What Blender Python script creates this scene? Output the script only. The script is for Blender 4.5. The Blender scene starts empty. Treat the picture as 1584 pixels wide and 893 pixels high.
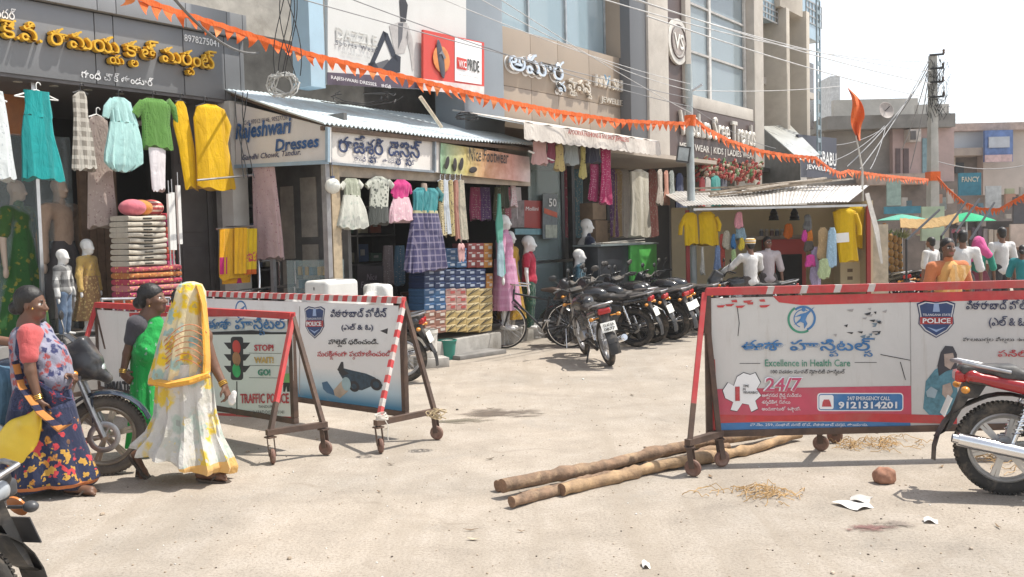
import bpy, bmesh, math, random
import numpy as np
from mathutils import Vector, Matrix, Euler
R = math.radians
SC = bpy.context.scene
COL = SC.collection
random.seed(11)
V = Vector

# ------------------------------------------------------------------ camera
PITCH, ROLL, FPX, CAMH = R(3.11), R(-1.4), 1500.0, 1.75
cam = bpy.data.cameras.new('camera')
cam.sensor_width = 36.0
cam.lens = FPX / 1584 * 36
cam.clip_start, cam.clip_end = 0.05, 2000
CAM = bpy.data.objects.new('camera', cam)
COL.objects.link(CAM)
CM = Matrix.Rotation(R(90) - PITCH, 3, 'X') @ Matrix.Rotation(ROLL, 3, 'Z')
CAM.matrix_world = Matrix.Translation((0, 0, CAMH)) @ CM.to_4x4()
SC.camera = CAM
# ------------------------------------------------------------------ sky and sun
SUN_EL = R(64)
SUN_AZ = math.atan2(0.97, 0.2)          # clockwise from +Y
w = bpy.data.worlds.new('World')
SC.world = w
w.use_nodes = True
nt = w.node_tree
sky = nt.nodes.new('ShaderNodeTexSky')
sky.sky_type = 'NISHITA'
sky.sun_disc = False
sky.sun_elevation = SUN_EL
sky.sun_rotation = SUN_AZ
sky.dust_density = 1.0
sky.air_density = 1.0
sky.ozone_density = 1.0
hs = nt.nodes.new('ShaderNodeHueSaturation')
hs.inputs['Saturation'].default_value = 0.35
hs.inputs['Value'].default_value = 1.25
nt.links.new(sky.outputs[0], hs.inputs['Color'])
nt.links.new(hs.outputs[0], nt.nodes['Background'].inputs[0])
nt.nodes['Background'].inputs[1].default_value = 0.15
sl = bpy.data.lights.new('sun', 'SUN')
sl.energy = 4.8
sl.angle = R(0.5)
sl.color = (1.0, 0.95, 0.86)
SUN = bpy.data.objects.new('sun', sl)
COL.objects.link(SUN)
sd = V((math.sin(SUN_AZ) * math.cos(SUN_EL), math.cos(SUN_AZ) * math.cos(SUN_EL), math.sin(SUN_EL)))
SUN.rotation_euler = (-sd).to_track_quat('-Z', 'Y').to_euler()
SC.view_settings.view_transform = 'Standard'
SC.view_settings.look = 'None'
SC.view_settings.gamma = 1
SC.view_settings.exposure = 0.34
SC.cycles.max_bounces = 6
SC.cycles.transparent_max_bounces = 12
SC.cycles.use_denoising = True

# ------------------------------------------------------------------ pixel -> place
def ray(px, py):
 return CM @ V(((px - 792) / FPX, (446.5 - py) / FPX, -1.0))
EYE = V((0, 0, CAMH))
def G(px, py, z=0.0):
 d = ray(px, py)
 return EYE + d * ((z - CAMH) / d.z)
def D(px, py, Y):
 d = ray(px, py)
 return EYE + d * (Y / d.y)
OB = V((-2.27, 12.06, 0))
U2 = V((0.705, 1, 0)).normalized()
V2 = V((-U2.y, U2.x, 0))
FA = math.atan2(U2.y, U2.x)
def FW(s, y, z=0.0):
 return OB + U2 * s + V2 * y + V((0, 0, z))
def FP(px, py, y=0.0):
 d = ray(px, py)
 n = V2
 t = (y - (EYE - OB).dot(n)) / d.dot(n)
 p = EYE + d * t - OB
 return p.dot(U2), p.z
def FS(px, py, s=0.0):
 d = ray(px, py)
 t = (s - (EYE - OB).dot(U2)) / d.dot(U2)
 p = EYE + d * t - OB
 return p.dot(V2), p.z

# ------------------------------------------------------------------ materials
_M = {}
def _nodes(name):
 m = bpy.data.materials.new(name)
 m.use_nodes = True
 return m, m.node_tree, m.node_tree.nodes['Principled BSDF']
def ramp(nt, fac, stops, interp='LINEAR'):
 r = nt.nodes.new('ShaderNodeValToRGB')
 r.color_ramp.interpolation = interp
 e = r.color_ramp.elements
 while len(e) < len(stops):
  e.new(0.5)
 for k, (p, c) in enumerate(stops):
  e[k].position = p
  e[k].color = (*c, 1) if len(c) == 3 else c
 nt.links.new(fac, r.inputs[0])
 return r.outputs[0]
def noise(nt, vec, scale, detail=4, rough=0.6, dist=0.0):
 n = nt.nodes.new('ShaderNodeTexNoise')
 n.inputs['Scale'].default_value = scale
 n.inputs['Detail'].default_value = detail
 n.inputs['Roughness'].default_value = rough
 n.inputs['Distortion'].default_value = dist
 if vec is not None:
  nt.links.new(vec, n.inputs['Vector'])
 return n.outputs[0]
def mixc(nt, fac, a, b, mode='MIX'):
 n = nt.nodes.new('ShaderNodeMix')
 n.data_type = 'RGBA'
 n.blend_type = mode
 for i, x in ((0, fac), (6, a), (7, b)):
  if isinstance(x, (int, float)):
   n.inputs[i].default_value = x
  elif isinstance(x, tuple):
   n.inputs[i].default_value = (*x, 1) if len(x) == 3 else x
  else:
   nt.links.new(x, n.inputs[i])
 return n.outputs[2]
def math_(nt, op, a, b=0.0):
 n = nt.nodes.new('ShaderNodeMath')
 n.operation = op
 for i, x in enumerate((a, b)):
  if isinstance(x, (int, float)):
   n.inputs[i].default_value = x
  else:
   nt.links.new(x, n.inputs[i])
 return n.outputs[0]
def coords(nt, scale=(1, 1, 1), kind='Object', rot=(0, 0, 0)):
 t = nt.nodes.new('ShaderNodeTexCoord')
 mp = nt.nodes.new('ShaderNodeMapping')
 mp.inputs['Scale'].default_value = scale
 mp.inputs['Rotation'].default_value = rot
 nt.links.new(t.outputs[kind], mp.inputs[0])
 return mp.outputs[0]
def bumpify(nt, bsdf, h, strength=0.3, dist=0.01):
 b = nt.nodes.new('ShaderNodeBump')
 b.inputs['Strength'].default_value = strength
 b.inputs['Distance'].default_value = dist
 nt.links.new(h, b.inputs['Height'])
 nt.links.new(b.outputs[0], bsdf.inputs['Normal'])
def mat(col, rough=0.7, metal=0.0, var=0.25, scale=6.0, bump=0.0, bscale=None, dirt=None, damt=0.5, spec=None, sheen=0.0, alpha=None, trans=0.0, emit=0.0, coat=0.0):
 key = ('m', col, rough, metal, var, scale, bump, bscale, dirt, damt, spec, sheen, alpha, trans, emit, coat)
 if key in _M:
  return _M[key]
 m, nt, b = _nodes('surface_%d' % len(_M))
 co = coords(nt)
 n1 = noise(nt, co, scale)
 lo = tuple(c * (1 - var) for c in col)
 hi = tuple(min(1, c * (1 + var * 0.8)) for c in col)
 c = ramp(nt, n1, [(0.3, lo), (0.7, hi)])
 if dirt:
  n2 = noise(nt, co, scale * 0.45, 6, 0.7, 0.4)
  f = ramp(nt, n2, [(0.48, (0, 0, 0)), (0.72, (damt,) * 3)])
  c = mixc(nt, f, c, dirt)
 nt.links.new(c, b.inputs['Base Color'])
 b.inputs['Roughness'].default_value = rough
 if rough > 0.12:
  rr = ramp(nt, n1, [(0.3, (rough * 0.85,) * 3), (0.7, (min(1, rough * 1.12),) * 3)])
  nt.links.new(rr, b.inputs['Roughness'])
 b.inputs['Metallic'].default_value = metal
 if spec is not None:
  b.inputs['Specular IOR Level'].default_value = spec
 if sheen:
  b.inputs['Sheen Weight'].default_value = sheen
 if coat:
  b.inputs['Coat Weight'].default_value = coat
  b.inputs['Coat Roughness'].default_value = 0.08
 if alpha is not None:
  b.inputs['Alpha'].default_value = alpha
 if trans:
  b.inputs['Transmission Weight'].default_value = trans
 if emit:
  b.inputs['Emission Color'].default_value = (*col, 1)
  b.inputs['Emission Strength'].default_value = emit
 if bump:
  bumpify(nt, b, noise(nt, co, bscale or scale * 6, 5, 0.65), bump, 0.01)
 _M[key] = m
 return m
def cloth(col, col2=None, kind='plain', scale=30.0, thr=0.5, col3=None, rough=0.85, sheer=None, band=None):
 """woven fabric: plain, check, dots, floral, stripe; band = list of (z_lo, z_hi, colour) in object space"""
 key = ('c', col, col2, kind, scale, thr, col3, rough, sheer, str(band))
 if key in _M:
  return _M[key]
 m, nt, b = _nodes('fabric_%d' % len(_M))
 co = coords(nt)
 n1 = noise(nt, co, 5.0)
 base = ramp(nt, n1, [(0.3, tuple(c * 0.88 for c in col)), (0.7, tuple(min(1, c * 1.08) for c in col))])
 c = base
 sep = nt.nodes.new('ShaderNodeSeparateXYZ')
 nt.links.new(co, sep.inputs[0])
 if kind == 'check' and col2:
  w1 = math_(nt, 'GREATER_THAN', math_(nt, 'SINE', math_(nt, 'MULTIPLY', math_(nt, 'ADD', sep.outputs[0], sep.outputs[1]), scale)), thr)
  w2 = math_(nt, 'GREATER_THAN', math_(nt, 'SINE', math_(nt, 'MULTIPLY', sep.outputs[2], scale)), thr)
  c = mixc(nt, math_(nt, 'MULTIPLY', w1, 0.6), c, col2)
  c = mixc(nt, math_(nt, 'MULTIPLY', w2, 0.6), c, col2)
 elif kind == 'stripe' and col2:
  w1 = math_(nt, 'GREATER_THAN', math_(nt, 'SINE', math_(nt, 'MULTIPLY', sep.outputs[2], scale)), thr)
  c = mixc(nt, w1, c, col2)
 elif kind == 'vstripe' and col2:
  w1 = math_(nt, 'GREATER_THAN', math_(nt, 'SINE', math_(nt, 'MULTIPLY', math_(nt, 'ADD', sep.outputs[0], sep.outputs[1]), scale)), thr)
  c = mixc(nt, w1, c, col2)
 elif kind == 'dots' and col2:
  v = nt.nodes.new('ShaderNodeTexVoronoi')
  v.inputs['Scale'].default_value = scale
  v.inputs['Randomness'].default_value = 0.4
  nt.links.new(co, v.inputs['Vector'])
  c = mixc(nt, math_(nt, 'LESS_THAN', v.outputs['Distance'], thr), c, col2)
 elif kind == 'floral' and col2:
  v = nt.nodes.new('ShaderNodeTexVoronoi')
  v.inputs['Scale'].default_value = scale
  dn = nt.nodes.new('ShaderNodeVectorMath')
  nt.links.new(co, dn.inputs[0])
  nn = nt.nodes.new('ShaderNodeTexNoise')
  nn.inputs['Scale'].default_value = scale * 2
  nt.links.new(co, nn.inputs['Vector'])
  sc_ = nt.nodes.new('ShaderNodeVectorMath')
  sc_.operation = 'SCALE'
  sc_.inputs['Scale'].default_value = 0.9 / scale
  nt.links.new(nn.outputs['Color'], sc_.inputs[0])
  nt.links.new(sc_.outputs[0], dn.inputs[1])
  nt.links.new(dn.outputs[0], v.inputs['Vector'])
  hit = ramp(nt, v.outputs['Distance'], [(thr * .72, (1, 1, 1)), (thr * 1.12, (0, 0, 0))])
  pick = nt.nodes.new('ShaderNodeSeparateColor')
  nt.links.new(v.outputs['Color'], pick.inputs[0])
  fl = ramp(nt, pick.outputs[0], [(0.0, col2), (0.5, col3 or col2)], 'CONSTANT')
  c = mixc(nt, math_(nt, 'MULTIPLY', hit, math_(nt, 'GREATER_THAN', pick.outputs[1], 0.25)), c, fl)
  core = math_(nt, 'LESS_THAN', v.outputs['Distance'], thr * 0.35)
  c = mixc(nt, math_(nt, 'MULTIPLY', core, 0.6), c, tuple(x * 0.5 for x in col))
 for bd in (band or []):
  lo, hi, bc = bd[:3]
  f = math_(nt, 'MULTIPLY', math_(nt, 'GREATER_THAN', sep.outputs[2], lo), math_(nt, 'LESS_THAN', sep.outputs[2], hi))
  if len(bd) > 3:
   n3 = noise(nt, co, bd[3], 2)
   f = math_(nt, 'MULTIPLY', f, math_(nt, 'GREATER_THAN', n3, bd[4]))
  c = mixc(nt, f, c, bc)
 nt.links.new(c, b.inputs['Base Color'])
 b.inputs['Roughness'].default_value = rough
 b.inputs['Specular IOR Level'].default_value = 0.25
 b.inputs['Sheen Weight'].default_value = 0.15
 if sheer:
  b.inputs['Alpha'].default_value = sheer
 wr = noise(nt, coords(nt, (1, 1, .4), 'Object', (.25, .1, 0)), 11, 4, .55, 1.2)
 bumpify(nt, b, math_(nt, 'ADD', math_(nt, 'MULTIPLY', noise(nt, co, 70, 3), .12), wr), 0.55, 0.035)
 _M[key] = m
 return m
def glass(col=(0.8, 0.9, 0.95), rough=0.03, alpha=0.3):
 key = ('g', col, rough, alpha)
 if key in _M:
  return _M[key]
 m, nt, b = _nodes('glass_%d' % len(_M))
 b.inputs['Base Color'].default_value = (*col, 1)
 b.inputs['Roughness'].default_value = rough
 b.inputs['Specular IOR Level'].default_value = 0.8
 b.inputs['Alpha'].default_value = alpha
 _M[key] = m
 return m

# ------------------------------------------------------------------ objects
def tag(o, label=None, cat=None, group=None, kind=None):
 if label: o['label'] = label
 if cat: o['category'] = cat
 if group: o['group'] = group
 if kind: o['kind'] = kind
 return o
def thing(name, label, cat, loc=(0, 0, 0), rotz=0.0, group=None):
 o = bpy.data.objects.new(name, None)
 o.empty_display_size = 0.1
 COL.objects.link(o)
 o.location = loc
 o.rotation_euler = (0, 0, rotz)
 return tag(o, label, cat, group)
def copy_tree(o, parent=None):
 c = o.copy()
 COL.objects.link(c)
 c.parent = parent
 for ch in list(o.children):
  copy_tree(ch, c)
 return c
def link_mesh(name, vs, fs, mats, parent=None, loc=(0, 0, 0), rotz=0.0, mi=None, smooth=True, bevel=0.0, sharp=38):
 me = bpy.data.meshes.new(name)
 me.from_pydata(vs, [], fs)
 if not isinstance(mats, (list, tuple)):
  mats = [mats]
 for m in mats:
  me.materials.append(m)
 if mi is not None:
  me.polygons.foreach_set('material_index', mi)
 if bevel or sharp:
  bm = bmesh.new()
  bm.from_mesh(me)
  if bevel:
   bmesh.ops.remove_doubles(bm, verts=bm.verts, dist=1e-6)
   ed = [e for e in bm.edges if len(e.link_faces) == 2 and e.calc_face_angle(0) > R(50)]
   bmesh.ops.bevel(bm, geom=ed, offset=bevel, segments=2, profile=0.6, affect='EDGES', clamp_overlap=True)
  if smooth:
   for f in bm.faces:
    f.smooth = True
   for e in bm.edges:
    if len(e.link_faces) == 2 and e.calc_face_angle(0) > R(sharp):
     e.smooth = False
  bm.to_mesh(me)
  bm.free()
 elif smooth:
  me.polygons.foreach_set('use_smooth', [True] * len(me.polygons))
 me.update()
 o = bpy.data.objects.new(name, me)
 COL.objects.link(o)
 o.location = loc
 o.rotation_euler = (0, 0, rotz)
 o.parent = parent
 return o
def perp(d):
 a = V((0, 0, 1)) if abs(d.z) < 0.9 else V((1, 0, 0))
 x = d.cross(a).normalized()
 return x, x.cross(d).normalized()
class MB:
 def __init__(s):
  s.v, s.f, s.m = [], [], []
 def add(s, vs, fs, mi=0):
  o = len(s.v)
  s.v += [tuple(p) for p in vs]
  s.f += [tuple(i + o for i in f) for f in fs]
  s.m += [mi] * len(fs)
  return s
 def box(s, c, size, rot=None, mi=0):
  h = [x / 2 for x in size]
  vs = [V((sx * h[0], sy * h[1], sz * h[2])) for sx in (-1, 1) for sy in (-1, 1) for sz in (-1, 1)]
  if rot is not None:
   m = rot if isinstance(rot, Matrix) else Euler(rot).to_matrix()
   vs = [m @ p for p in vs]
  c = V(c)
  return s.add([p + c for p in vs], [(0, 1, 3, 2), (4, 6, 7, 5), (0, 4, 5, 1), (2, 3, 7, 6), (0, 2, 6, 4), (1, 5, 7, 3)], mi)
 def bb(s, a, b, mi=0):
  return s.box([(x + y) / 2 for x, y in zip(a, b)], [abs(x - y) for x, y in zip(a, b)], None, mi)
 def beam(s, p, q, wx, wz, mi=0, up=(0, 0, 1)):
  p, q = V(p), V(q)
  d = (q - p)
  L = d.length
  d.normalize()
  u = V(up)
  x = d.cross(u)
  if x.length < 1e-4:
   x = d.cross(V((1, 0, 0)))
  x.normalize()
  z = x.cross(d)
  m = Matrix((x, d, z)).transposed()
  return s.box((p + q) / 2, (wx, L, wz), m, mi)
 def cyl(s, p, q, r1, r2=None, n=12, mi=0, cap=True):
  p, q = V(p), V(q)
  r2 = r1 if r2 is None else r2
  x, y = perp((q - p).normalized())
  vs = []
  for c, r in ((p, r1), (q, r2)):
   for k in range(n):
    a = 2 * math.pi * k / n
    vs.append(c + x * (r * math.cos(a)) + y * (r * math.sin(a)))
  fs = [(k, (k + 1) % n, n + (k + 1) % n, n + k) for k in range(n)]
  if cap:
   fs += [tuple(range(n - 1, -1, -1)), tuple(range(n, 2 * n))]
  return s.add(vs, fs, mi)
 def tube(s, pts, r, n=8, mi=0, closed=False, cap=True):
  pts = [V(p) for p in pts]
  N = len(pts)
  rs = r if isinstance(r, (list, tuple)) else [r] * N
  vs = []
  x = None
  for i, p in enumerate(pts):
   a = pts[(i - 1) % N] if (closed or i > 0) else p
   b = pts[(i + 1) % N] if (closed or i < N - 1) else p
   d = (b - a)
   d = d.normalized() if d.length > 1e-9 else V((0, 0, 1))
   if x is None:
    x, y = perp(d)
   x = (x - d * x.dot(d))
   x = x.normalized() if x.length > 1e-6 else perp(d)[0]
   y = d.cross(x)
   for k in range(n):
    t = 2 * math.pi * k / n
    vs.append(p + x * (rs[i] * math.cos(t)) + y * (rs[i] * math.sin(t)))
  fs = []
  for i in range(N if closed else N - 1):
   j = (i + 1) % N
   for k in range(n):
    fs.append((i * n + k, i * n + (k + 1) % n, j * n + (k + 1) % n, j * n + k))
  if cap and not closed:
   fs += [tuple(range(n - 1, -1, -1)), tuple((N - 1) * n + k for k in range(n))]
  return s.add(vs, fs, mi)
 def torus(s, c, axis, Rr, r, n=32, k=10, mi=0, a0=0, a1=360, sq=1.0):
  axis = V(axis).normalized()
  x, y = perp(axis)
  c = V(c)
  full = abs(a1 - a0) >= 360
  N = n if full else n + 1
  vs = []
  for i in range(N):
   t = R(a0 + (a1 - a0) * i / n)
   d = x * math.cos(t) + y * math.sin(t)
   for j in range(k):
    u = 2 * math.pi * j / k
    vs.append(c + d * (Rr + r * math.cos(u)) + axis * (r * sq * math.sin(u)))
  fs = []
  for i in range(n):
   i2 = (i + 1) % N
   for j in range(k):
    fs.append((i * k + j, i2 * k + j, i2 * k + (j + 1) % k, i * k + (j + 1) % k))
  return s.add(vs, fs, mi)
 def lathe(s, prof, c=(0, 0, 0), n=16, mi=0, sx=1, sy=1):
  vs = []
  for r, z in prof:
   for k in range(n):
    a = 2 * math.pi * k / n
    vs.append((c[0] + sx * r * math.cos(a), c[1] + sy * r * math.sin(a), c[2] + z))
  fs = []
  for i in range(len(prof) - 1):
   for k in range(n):
    fs.append((i * n + k, i * n + (k + 1) % n, (i + 1) * n + (k + 1) % n, (i + 1) * n + k))
  fs += [tuple(range(n - 1, -1, -1)), tuple((len(prof) - 1) * n + k for k in range(n))]
  return s.add(vs, fs, mi)
 def loft(s, rings, mi=0, cap=True, closed=True):
  n = len(rings[0])
  vs = [p for r in rings for p in r]
  fs = []
  for i in range(len(rings) - 1):
   for k in range(n if closed else n - 1):
    fs.append((i * n + k, i * n + (k + 1) % n, (i + 1) * n + (k + 1) % n, (i + 1) * n + k))
  if cap and closed:
   fs += [tuple(range(n - 1, -1, -1)), tuple((len(rings) - 1) * n + k for k in range(n))]
  return s.add(vs, fs, mi)
 def sheet(s, grid, th=0.004, mi=0):
  """a sheet of points grid[i][j] given a small thickness (closed shell)"""
  n, m = len(grid), len(grid[0])
  P = [[V(p) for p in r] for r in grid]
  nrm = [[None] * m for _ in range(n)]
  for i in range(n):
   for j in range(m):
    a = P[min(i + 1, n - 1)][j] - P[max(i - 1, 0)][j]
    b = P[i][min(j + 1, m - 1)] - P[i][max(j - 1, 0)]
    c = a.cross(b)
    nrm[i][j] = c.normalized() if c.length > 1e-9 else V((0, 0, 1))
  top = [P[i][j] + nrm[i][j] * th / 2 for i in range(n) for j in range(m)]
  bot = [P[i][j] - nrm[i][j] * th / 2 for i in range(n) for j in range(m)]
  fs = []
  o = n * m
  for i in range(n - 1):
   for j in range(m - 1):
    a, b, c, d = i * m + j, i * m + j + 1, (i + 1) * m + j + 1, (i + 1) * m + j
    fs += [(d, c, b, a), (o + a, o + b, o + c, o + d)]
  for i in range(n - 1):
   a, d = i * m, (i + 1) * m
   fs.append((a, o + a, o + d, d))
   a, d = i * m + m - 1, (i + 1) * m + m - 1
   fs.append((a, d, o + d, o + a))
  for j in range(m - 1):
   a, b = j, j + 1
   fs.append((a, b, o + b, o + a))
   a, b = (n - 1) * m + j, (n - 1) * m + j + 1
   fs.append((a, o + a, o + b, b))
  return s.add(top + bot, fs, mi)
 def prism(s, poly, a, b, axis='y', mi=0):
  """polygon of (x,z) pulled along y from a to b (axis y), or (x,y) along z (axis z), or (y,z) along x"""
  n = len(poly)
  def P(p, t):
   return {'y': (p[0], t, p[1]), 'z': (p[0], p[1], t), 'x': (t, p[0], p[1])}[axis]
  vs = [P(p, a) for p in poly] + [P(p, b) for p in poly]
  fs = [(k, (k + 1) % n, n + (k + 1) % n, n + k) for k in range(n)] + [tuple(range(n - 1, -1, -1)), tuple(range(n, 2 * n))]
  return s.add(vs, fs, mi)
 def sphere(s, c, r, n=14, m=9, mi=0, rot=None):
  r = (r, r, r) if isinstance(r, (int, float)) else r
  c = V(c)
  vs = [V((0, 0, r[2]))]
  for i in range(1, m):
   t = math.pi * i / m
   for k in range(n):
    a = 2 * math.pi * k / n
    vs.append(V((r[0] * math.sin(t) * math.cos(a), r[1] * math.sin(t) * math.sin(a), r[2] * math.cos(t))))
  vs.append(V((0, 0, -r[2])))
  if rot is not None:
   mm = Euler(rot).to_matrix()
   vs = [mm @ p for p in vs]
  vs = [p + c for p in vs]
  fs = [(0, 1 + k, 1 + (k + 1) % n) for k in range(n)]
  for i in range(m - 2):
   for k in range(n):
    a, b = 1 + i * n + k, 1 + i * n + (k + 1) % n
    fs.append((a, a + n, b + n, b))
  L = len(vs) - 1
  for k in range(n):
   fs.append((L, 1 + (m - 2) * n + (k + 1) % n, 1 + (m - 2) * n + k))
  return s.add(vs, fs, mi)
 def build(s, name, mats, parent=None, loc=(0, 0, 0), rotz=0.0, smooth=True, bevel=0.0, sharp=38):
  one = not isinstance(mats, (list, tuple)) or len(mats) == 1
  return link_mesh(name, s.v, s.f, mats, parent, loc, rotz, None if (one or bevel) else s.m, smooth, bevel, sharp)
def structure(o):
 o['kind'] = 'structure'
 return o

# ------------------------------------------------------------------ smooth solids: signed distance + surface nets
class Blob:
 def __init__(s, vox=0.01):
  s.p, s.vox = [], vox
 def cap(s, a, b, ra, rb=None, k=0.02, t=0, sub=False):
  s.p.append(('c', np.array(a, float), np.array(b, float), ra, ra if rb is None else rb, k, t, sub))
  return s
 def ell(s, c, r, k=0.02, t=0, rot=None, sub=False):
  s.p.append(('e', np.array(c, float), np.array(r, float), None if rot is None else np.array(rot), 0, k, t, sub))
  return s
 def rbox(s, c, h, r=0.01, k=0.01, t=0, rot=None, sub=False):
  s.p.append(('b', np.array(c, float), np.array(h, float), None if rot is None else np.array(rot), r, k, t, sub))
  return s
 def build(s, name, mats, parent=None, loc=(0, 0, 0), rotz=0.0, wobble=None):
  vx = s.vox
  bb = []
  for q in s.p:
   if q[0] == 'c':
    m = max(q[3], q[4])
    bb.append((np.minimum(q[1], q[2]) - m, np.maximum(q[1], q[2]) + m))
   else:
    m = np.linalg.norm(q[2]) if q[3] is not None else q[2]
    bb.append((q[1] - m, q[1] + m))
  lo = np.min([b[0] for b in bb], 0) - 4 * vx
  hi = np.max([b[1] for b in bb], 0) + 4 * vx
  n = np.ceil((hi - lo) / vx).astype(int) + 1
  F = np.full(n, 0.5, np.float32)
  T = np.zeros(n, np.uint8)
  ax = [lo[i] + vx * np.arange(n[i]) for i in range(3)]
  for q, b in zip(s.p, bb):
   k = q[5]
   mg = k + 4 * vx
   i0 = np.clip(np.floor((b[0] - mg - lo) / vx).astype(int), 0, n - 1)
   i1 = np.clip(np.ceil((b[1] + mg - lo) / vx).astype(int) + 1, 1, n)
   X = ax[0][i0[0]:i1[0], None, None]
   Y = ax[1][None, i0[1]:i1[1], None]
   Z = ax[2][None, None, i0[2]:i1[2]]
   if q[0] == 'c':
    ba = q[2] - q[1]
    L = max(ba @ ba, 1e-12)
    dx, dy, dz = X - q[1][0], Y - q[1][1], Z - q[1][2]
    t = np.clip((dx * ba[0] + dy * ba[1] + dz * ba[2]) / L, 0, 1)
    d = np.sqrt((dx - t * ba[0]) ** 2 + (dy - t * ba[1]) ** 2 + (dz - t * ba[2]) ** 2) - (q[3] + t * (q[4] - q[3]))
   else:
    dx, dy, dz = X - q[1][0], Y - q[1][1], Z - q[1][2]
    if q[3] is not None:
     m = q[3]
     dx, dy, dz = (m[0, 0] * dx + m[1, 0] * dy + m[2, 0] * dz, m[0, 1] * dx + m[1, 1] * dy + m[2, 1] * dz, m[0, 2] * dx + m[1, 2] * dy + m[2, 2] * dz)
    if q[0] == 'e':
     r = q[2]
     k0 = np.sqrt((dx / r[0]) ** 2 + (dy / r[1]) ** 2 + (dz / r[2]) ** 2)
     k1 = np.sqrt((dx / r[0] ** 2) ** 2 + (dy / r[1] ** 2) ** 2 + (dz / r[2] ** 2) ** 2)
     d = k0 * (k0 - 1) / np.maximum(k1, 1e-6)
    else:
     h, r = q[2], q[4]
     ex, ey, ez = np.abs(dx) - (h[0] - r), np.abs(dy) - (h[1] - r), np.abs(dz) - (h[2] - r)
     d = np.sqrt(np.maximum(ex, 0) ** 2 + np.maximum(ey, 0) ** 2 + np.maximum(ez, 0) ** 2) + np.minimum(np.maximum(np.maximum(ex, ey), ez), 0) - r
   sl_ = (slice(i0[0], i1[0]), slice(i0[1], i1[1]), slice(i0[2], i1[2]))
   f = F[sl_]
   if q[7]:
    F[sl_] = np.maximum(f, -d)
    continue
   own = d < f - (0 if q[6] == 0 else -0.002)
   T[sl_][own] = q[6]
   hh = np.maximum(k - np.abs(f - d), 0) / max(k, 1e-6)
   F[sl_] = np.minimum(f, d) - hh * hh * k * 0.25
  if wobble:
   amp, wl = wobble
   X, Y, Z = ax[0][:, None, None], ax[1][None, :, None], ax[2][None, None, :]
   F = F + amp * (np.sin(X * wl + 3 * np.sin(Z * wl * .31)) * np.sin(Y * wl * 1.13 + 1) * np.sin(Z * wl * .77 + 2)).astype(np.float32)
  S = F < 0
  c = [S[i:n[0] - 1 + i, j:n[1] - 1 + j, k:n[2] - 1 + k] for i in (0, 1) for j in (0, 1) for k in (0, 1)]
  cnt = sum(x.astype(np.int8) for x in c)
  act = (cnt > 0) & (cnt < 8)
  ids = np.argwhere(act)
  idx = np.full(act.shape, -1, np.int64)
  idx[act] = np.arange(len(ids))
  acc = np.zeros((len(ids), 3))
  num = np.zeros(len(ids))
  cor = [(i, j, k) for i in (0, 1) for j in (0, 1) for k in (0, 1)]
  vals = {o: F[ids[:, 0] + o[0], ids[:, 1] + o[1], ids[:, 2] + o[2]] for o in cor}
  for o in cor:
   for a in range(3):
    if o[a] == 0:
     e = list(o)
     e[a] = 1
     e = tuple(e)
     x, y = vals[o], vals[e]
     cr = (x < 0) != (y < 0)
     t = np.where(cr, x / np.where(cr, x - y, 1), 0)
     pt = np.tile(np.array(o, float), (len(ids), 1))
     pt[:, a] += t
     acc[cr] += pt[cr]
     num += cr
  P = lo + (ids + acc / num[:, None]) * vx
  faces, tags = [], []
  for a in range(3):
   b, c2 = (a + 1) % 3, (a + 2) % 3
   sh = [slice(None)] * 3
   s0, s1 = list(sh), list(sh)
   s0[a], s1[a] = slice(0, n[a] - 1), slice(1, n[a])
   A, Bq = S[tuple(s0)], S[tuple(s1)]
   for g, flip in ((A & ~Bq, False), (~A & Bq, True)):
    e = np.argwhere(g)
    e = e[(e[:, b] > 0) & (e[:, c2] > 0)]
    if not len(e):
     continue
    def at(db, dc):
     q = e.copy()
     q[:, b] -= db
     q[:, c2] -= dc
     return idx[q[:, 0], q[:, 1], q[:, 2]]
    qd = np.stack([at(1, 1), at(0, 1), at(0, 0), at(1, 0)], 1)
    if flip:
     qd = qd[:, ::-1]
    ok = (qd >= 0).all(1)
    faces.append(qd[ok])
    tags.append(T[e[ok, 0], e[ok, 1], e[ok, 2]])
  fc = np.concatenate(faces)
  tg = np.concatenate(tags)
  return link_mesh(name, P.tolist(), fc.tolist(), mats, parent, loc, rotz, tg.astype(int).tolist() if isinstance(mats, (list, tuple)) and len(mats) > 1 else None, True, 0.0, 0)

# ------------------------------------------------------------------ lettering
_TEL = range(0x0C00, 0x0C80)
def _glyphs(s, size, extrude, offset, shear, spacing=1.0):
 c = bpy.data.curves.new('lettering', 'FONT')
 c.body = s
 c.size = size
 c.extrude = extrude
 c.bevel_depth = offset
 c.bevel_resolution = 0
 c.fill_mode = 'FRONT' if not extrude else 'BOTH'
 c.shear = shear
 c.space_character = spacing
 c.resolution_u = 2
 o = bpy.data.objects.new('lettering', c)
 me = bpy.data.meshes.new_from_object(o)
 zk = 1.0 if extrude else 0.15
 vs = [(v.co.x, v.co.y, v.co.z * zk) for v in me.vertices]
 fs = [tuple(p.vertices) for p in me.polygons]
 bpy.data.objects.remove(o)
 bpy.data.meshes.remove(me)
 bpy.data.curves.remove(c)
 return vs, fs
def _adv(s, size, sp):
 v, _ = _glyphs(s + '|', size, 0, 0, 0, sp)
 v2, _ = _glyphs('|', size, 0, 0, 0, sp)
 return max(p[0] for p in v) - max(p[0] for p in v2)
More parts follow.
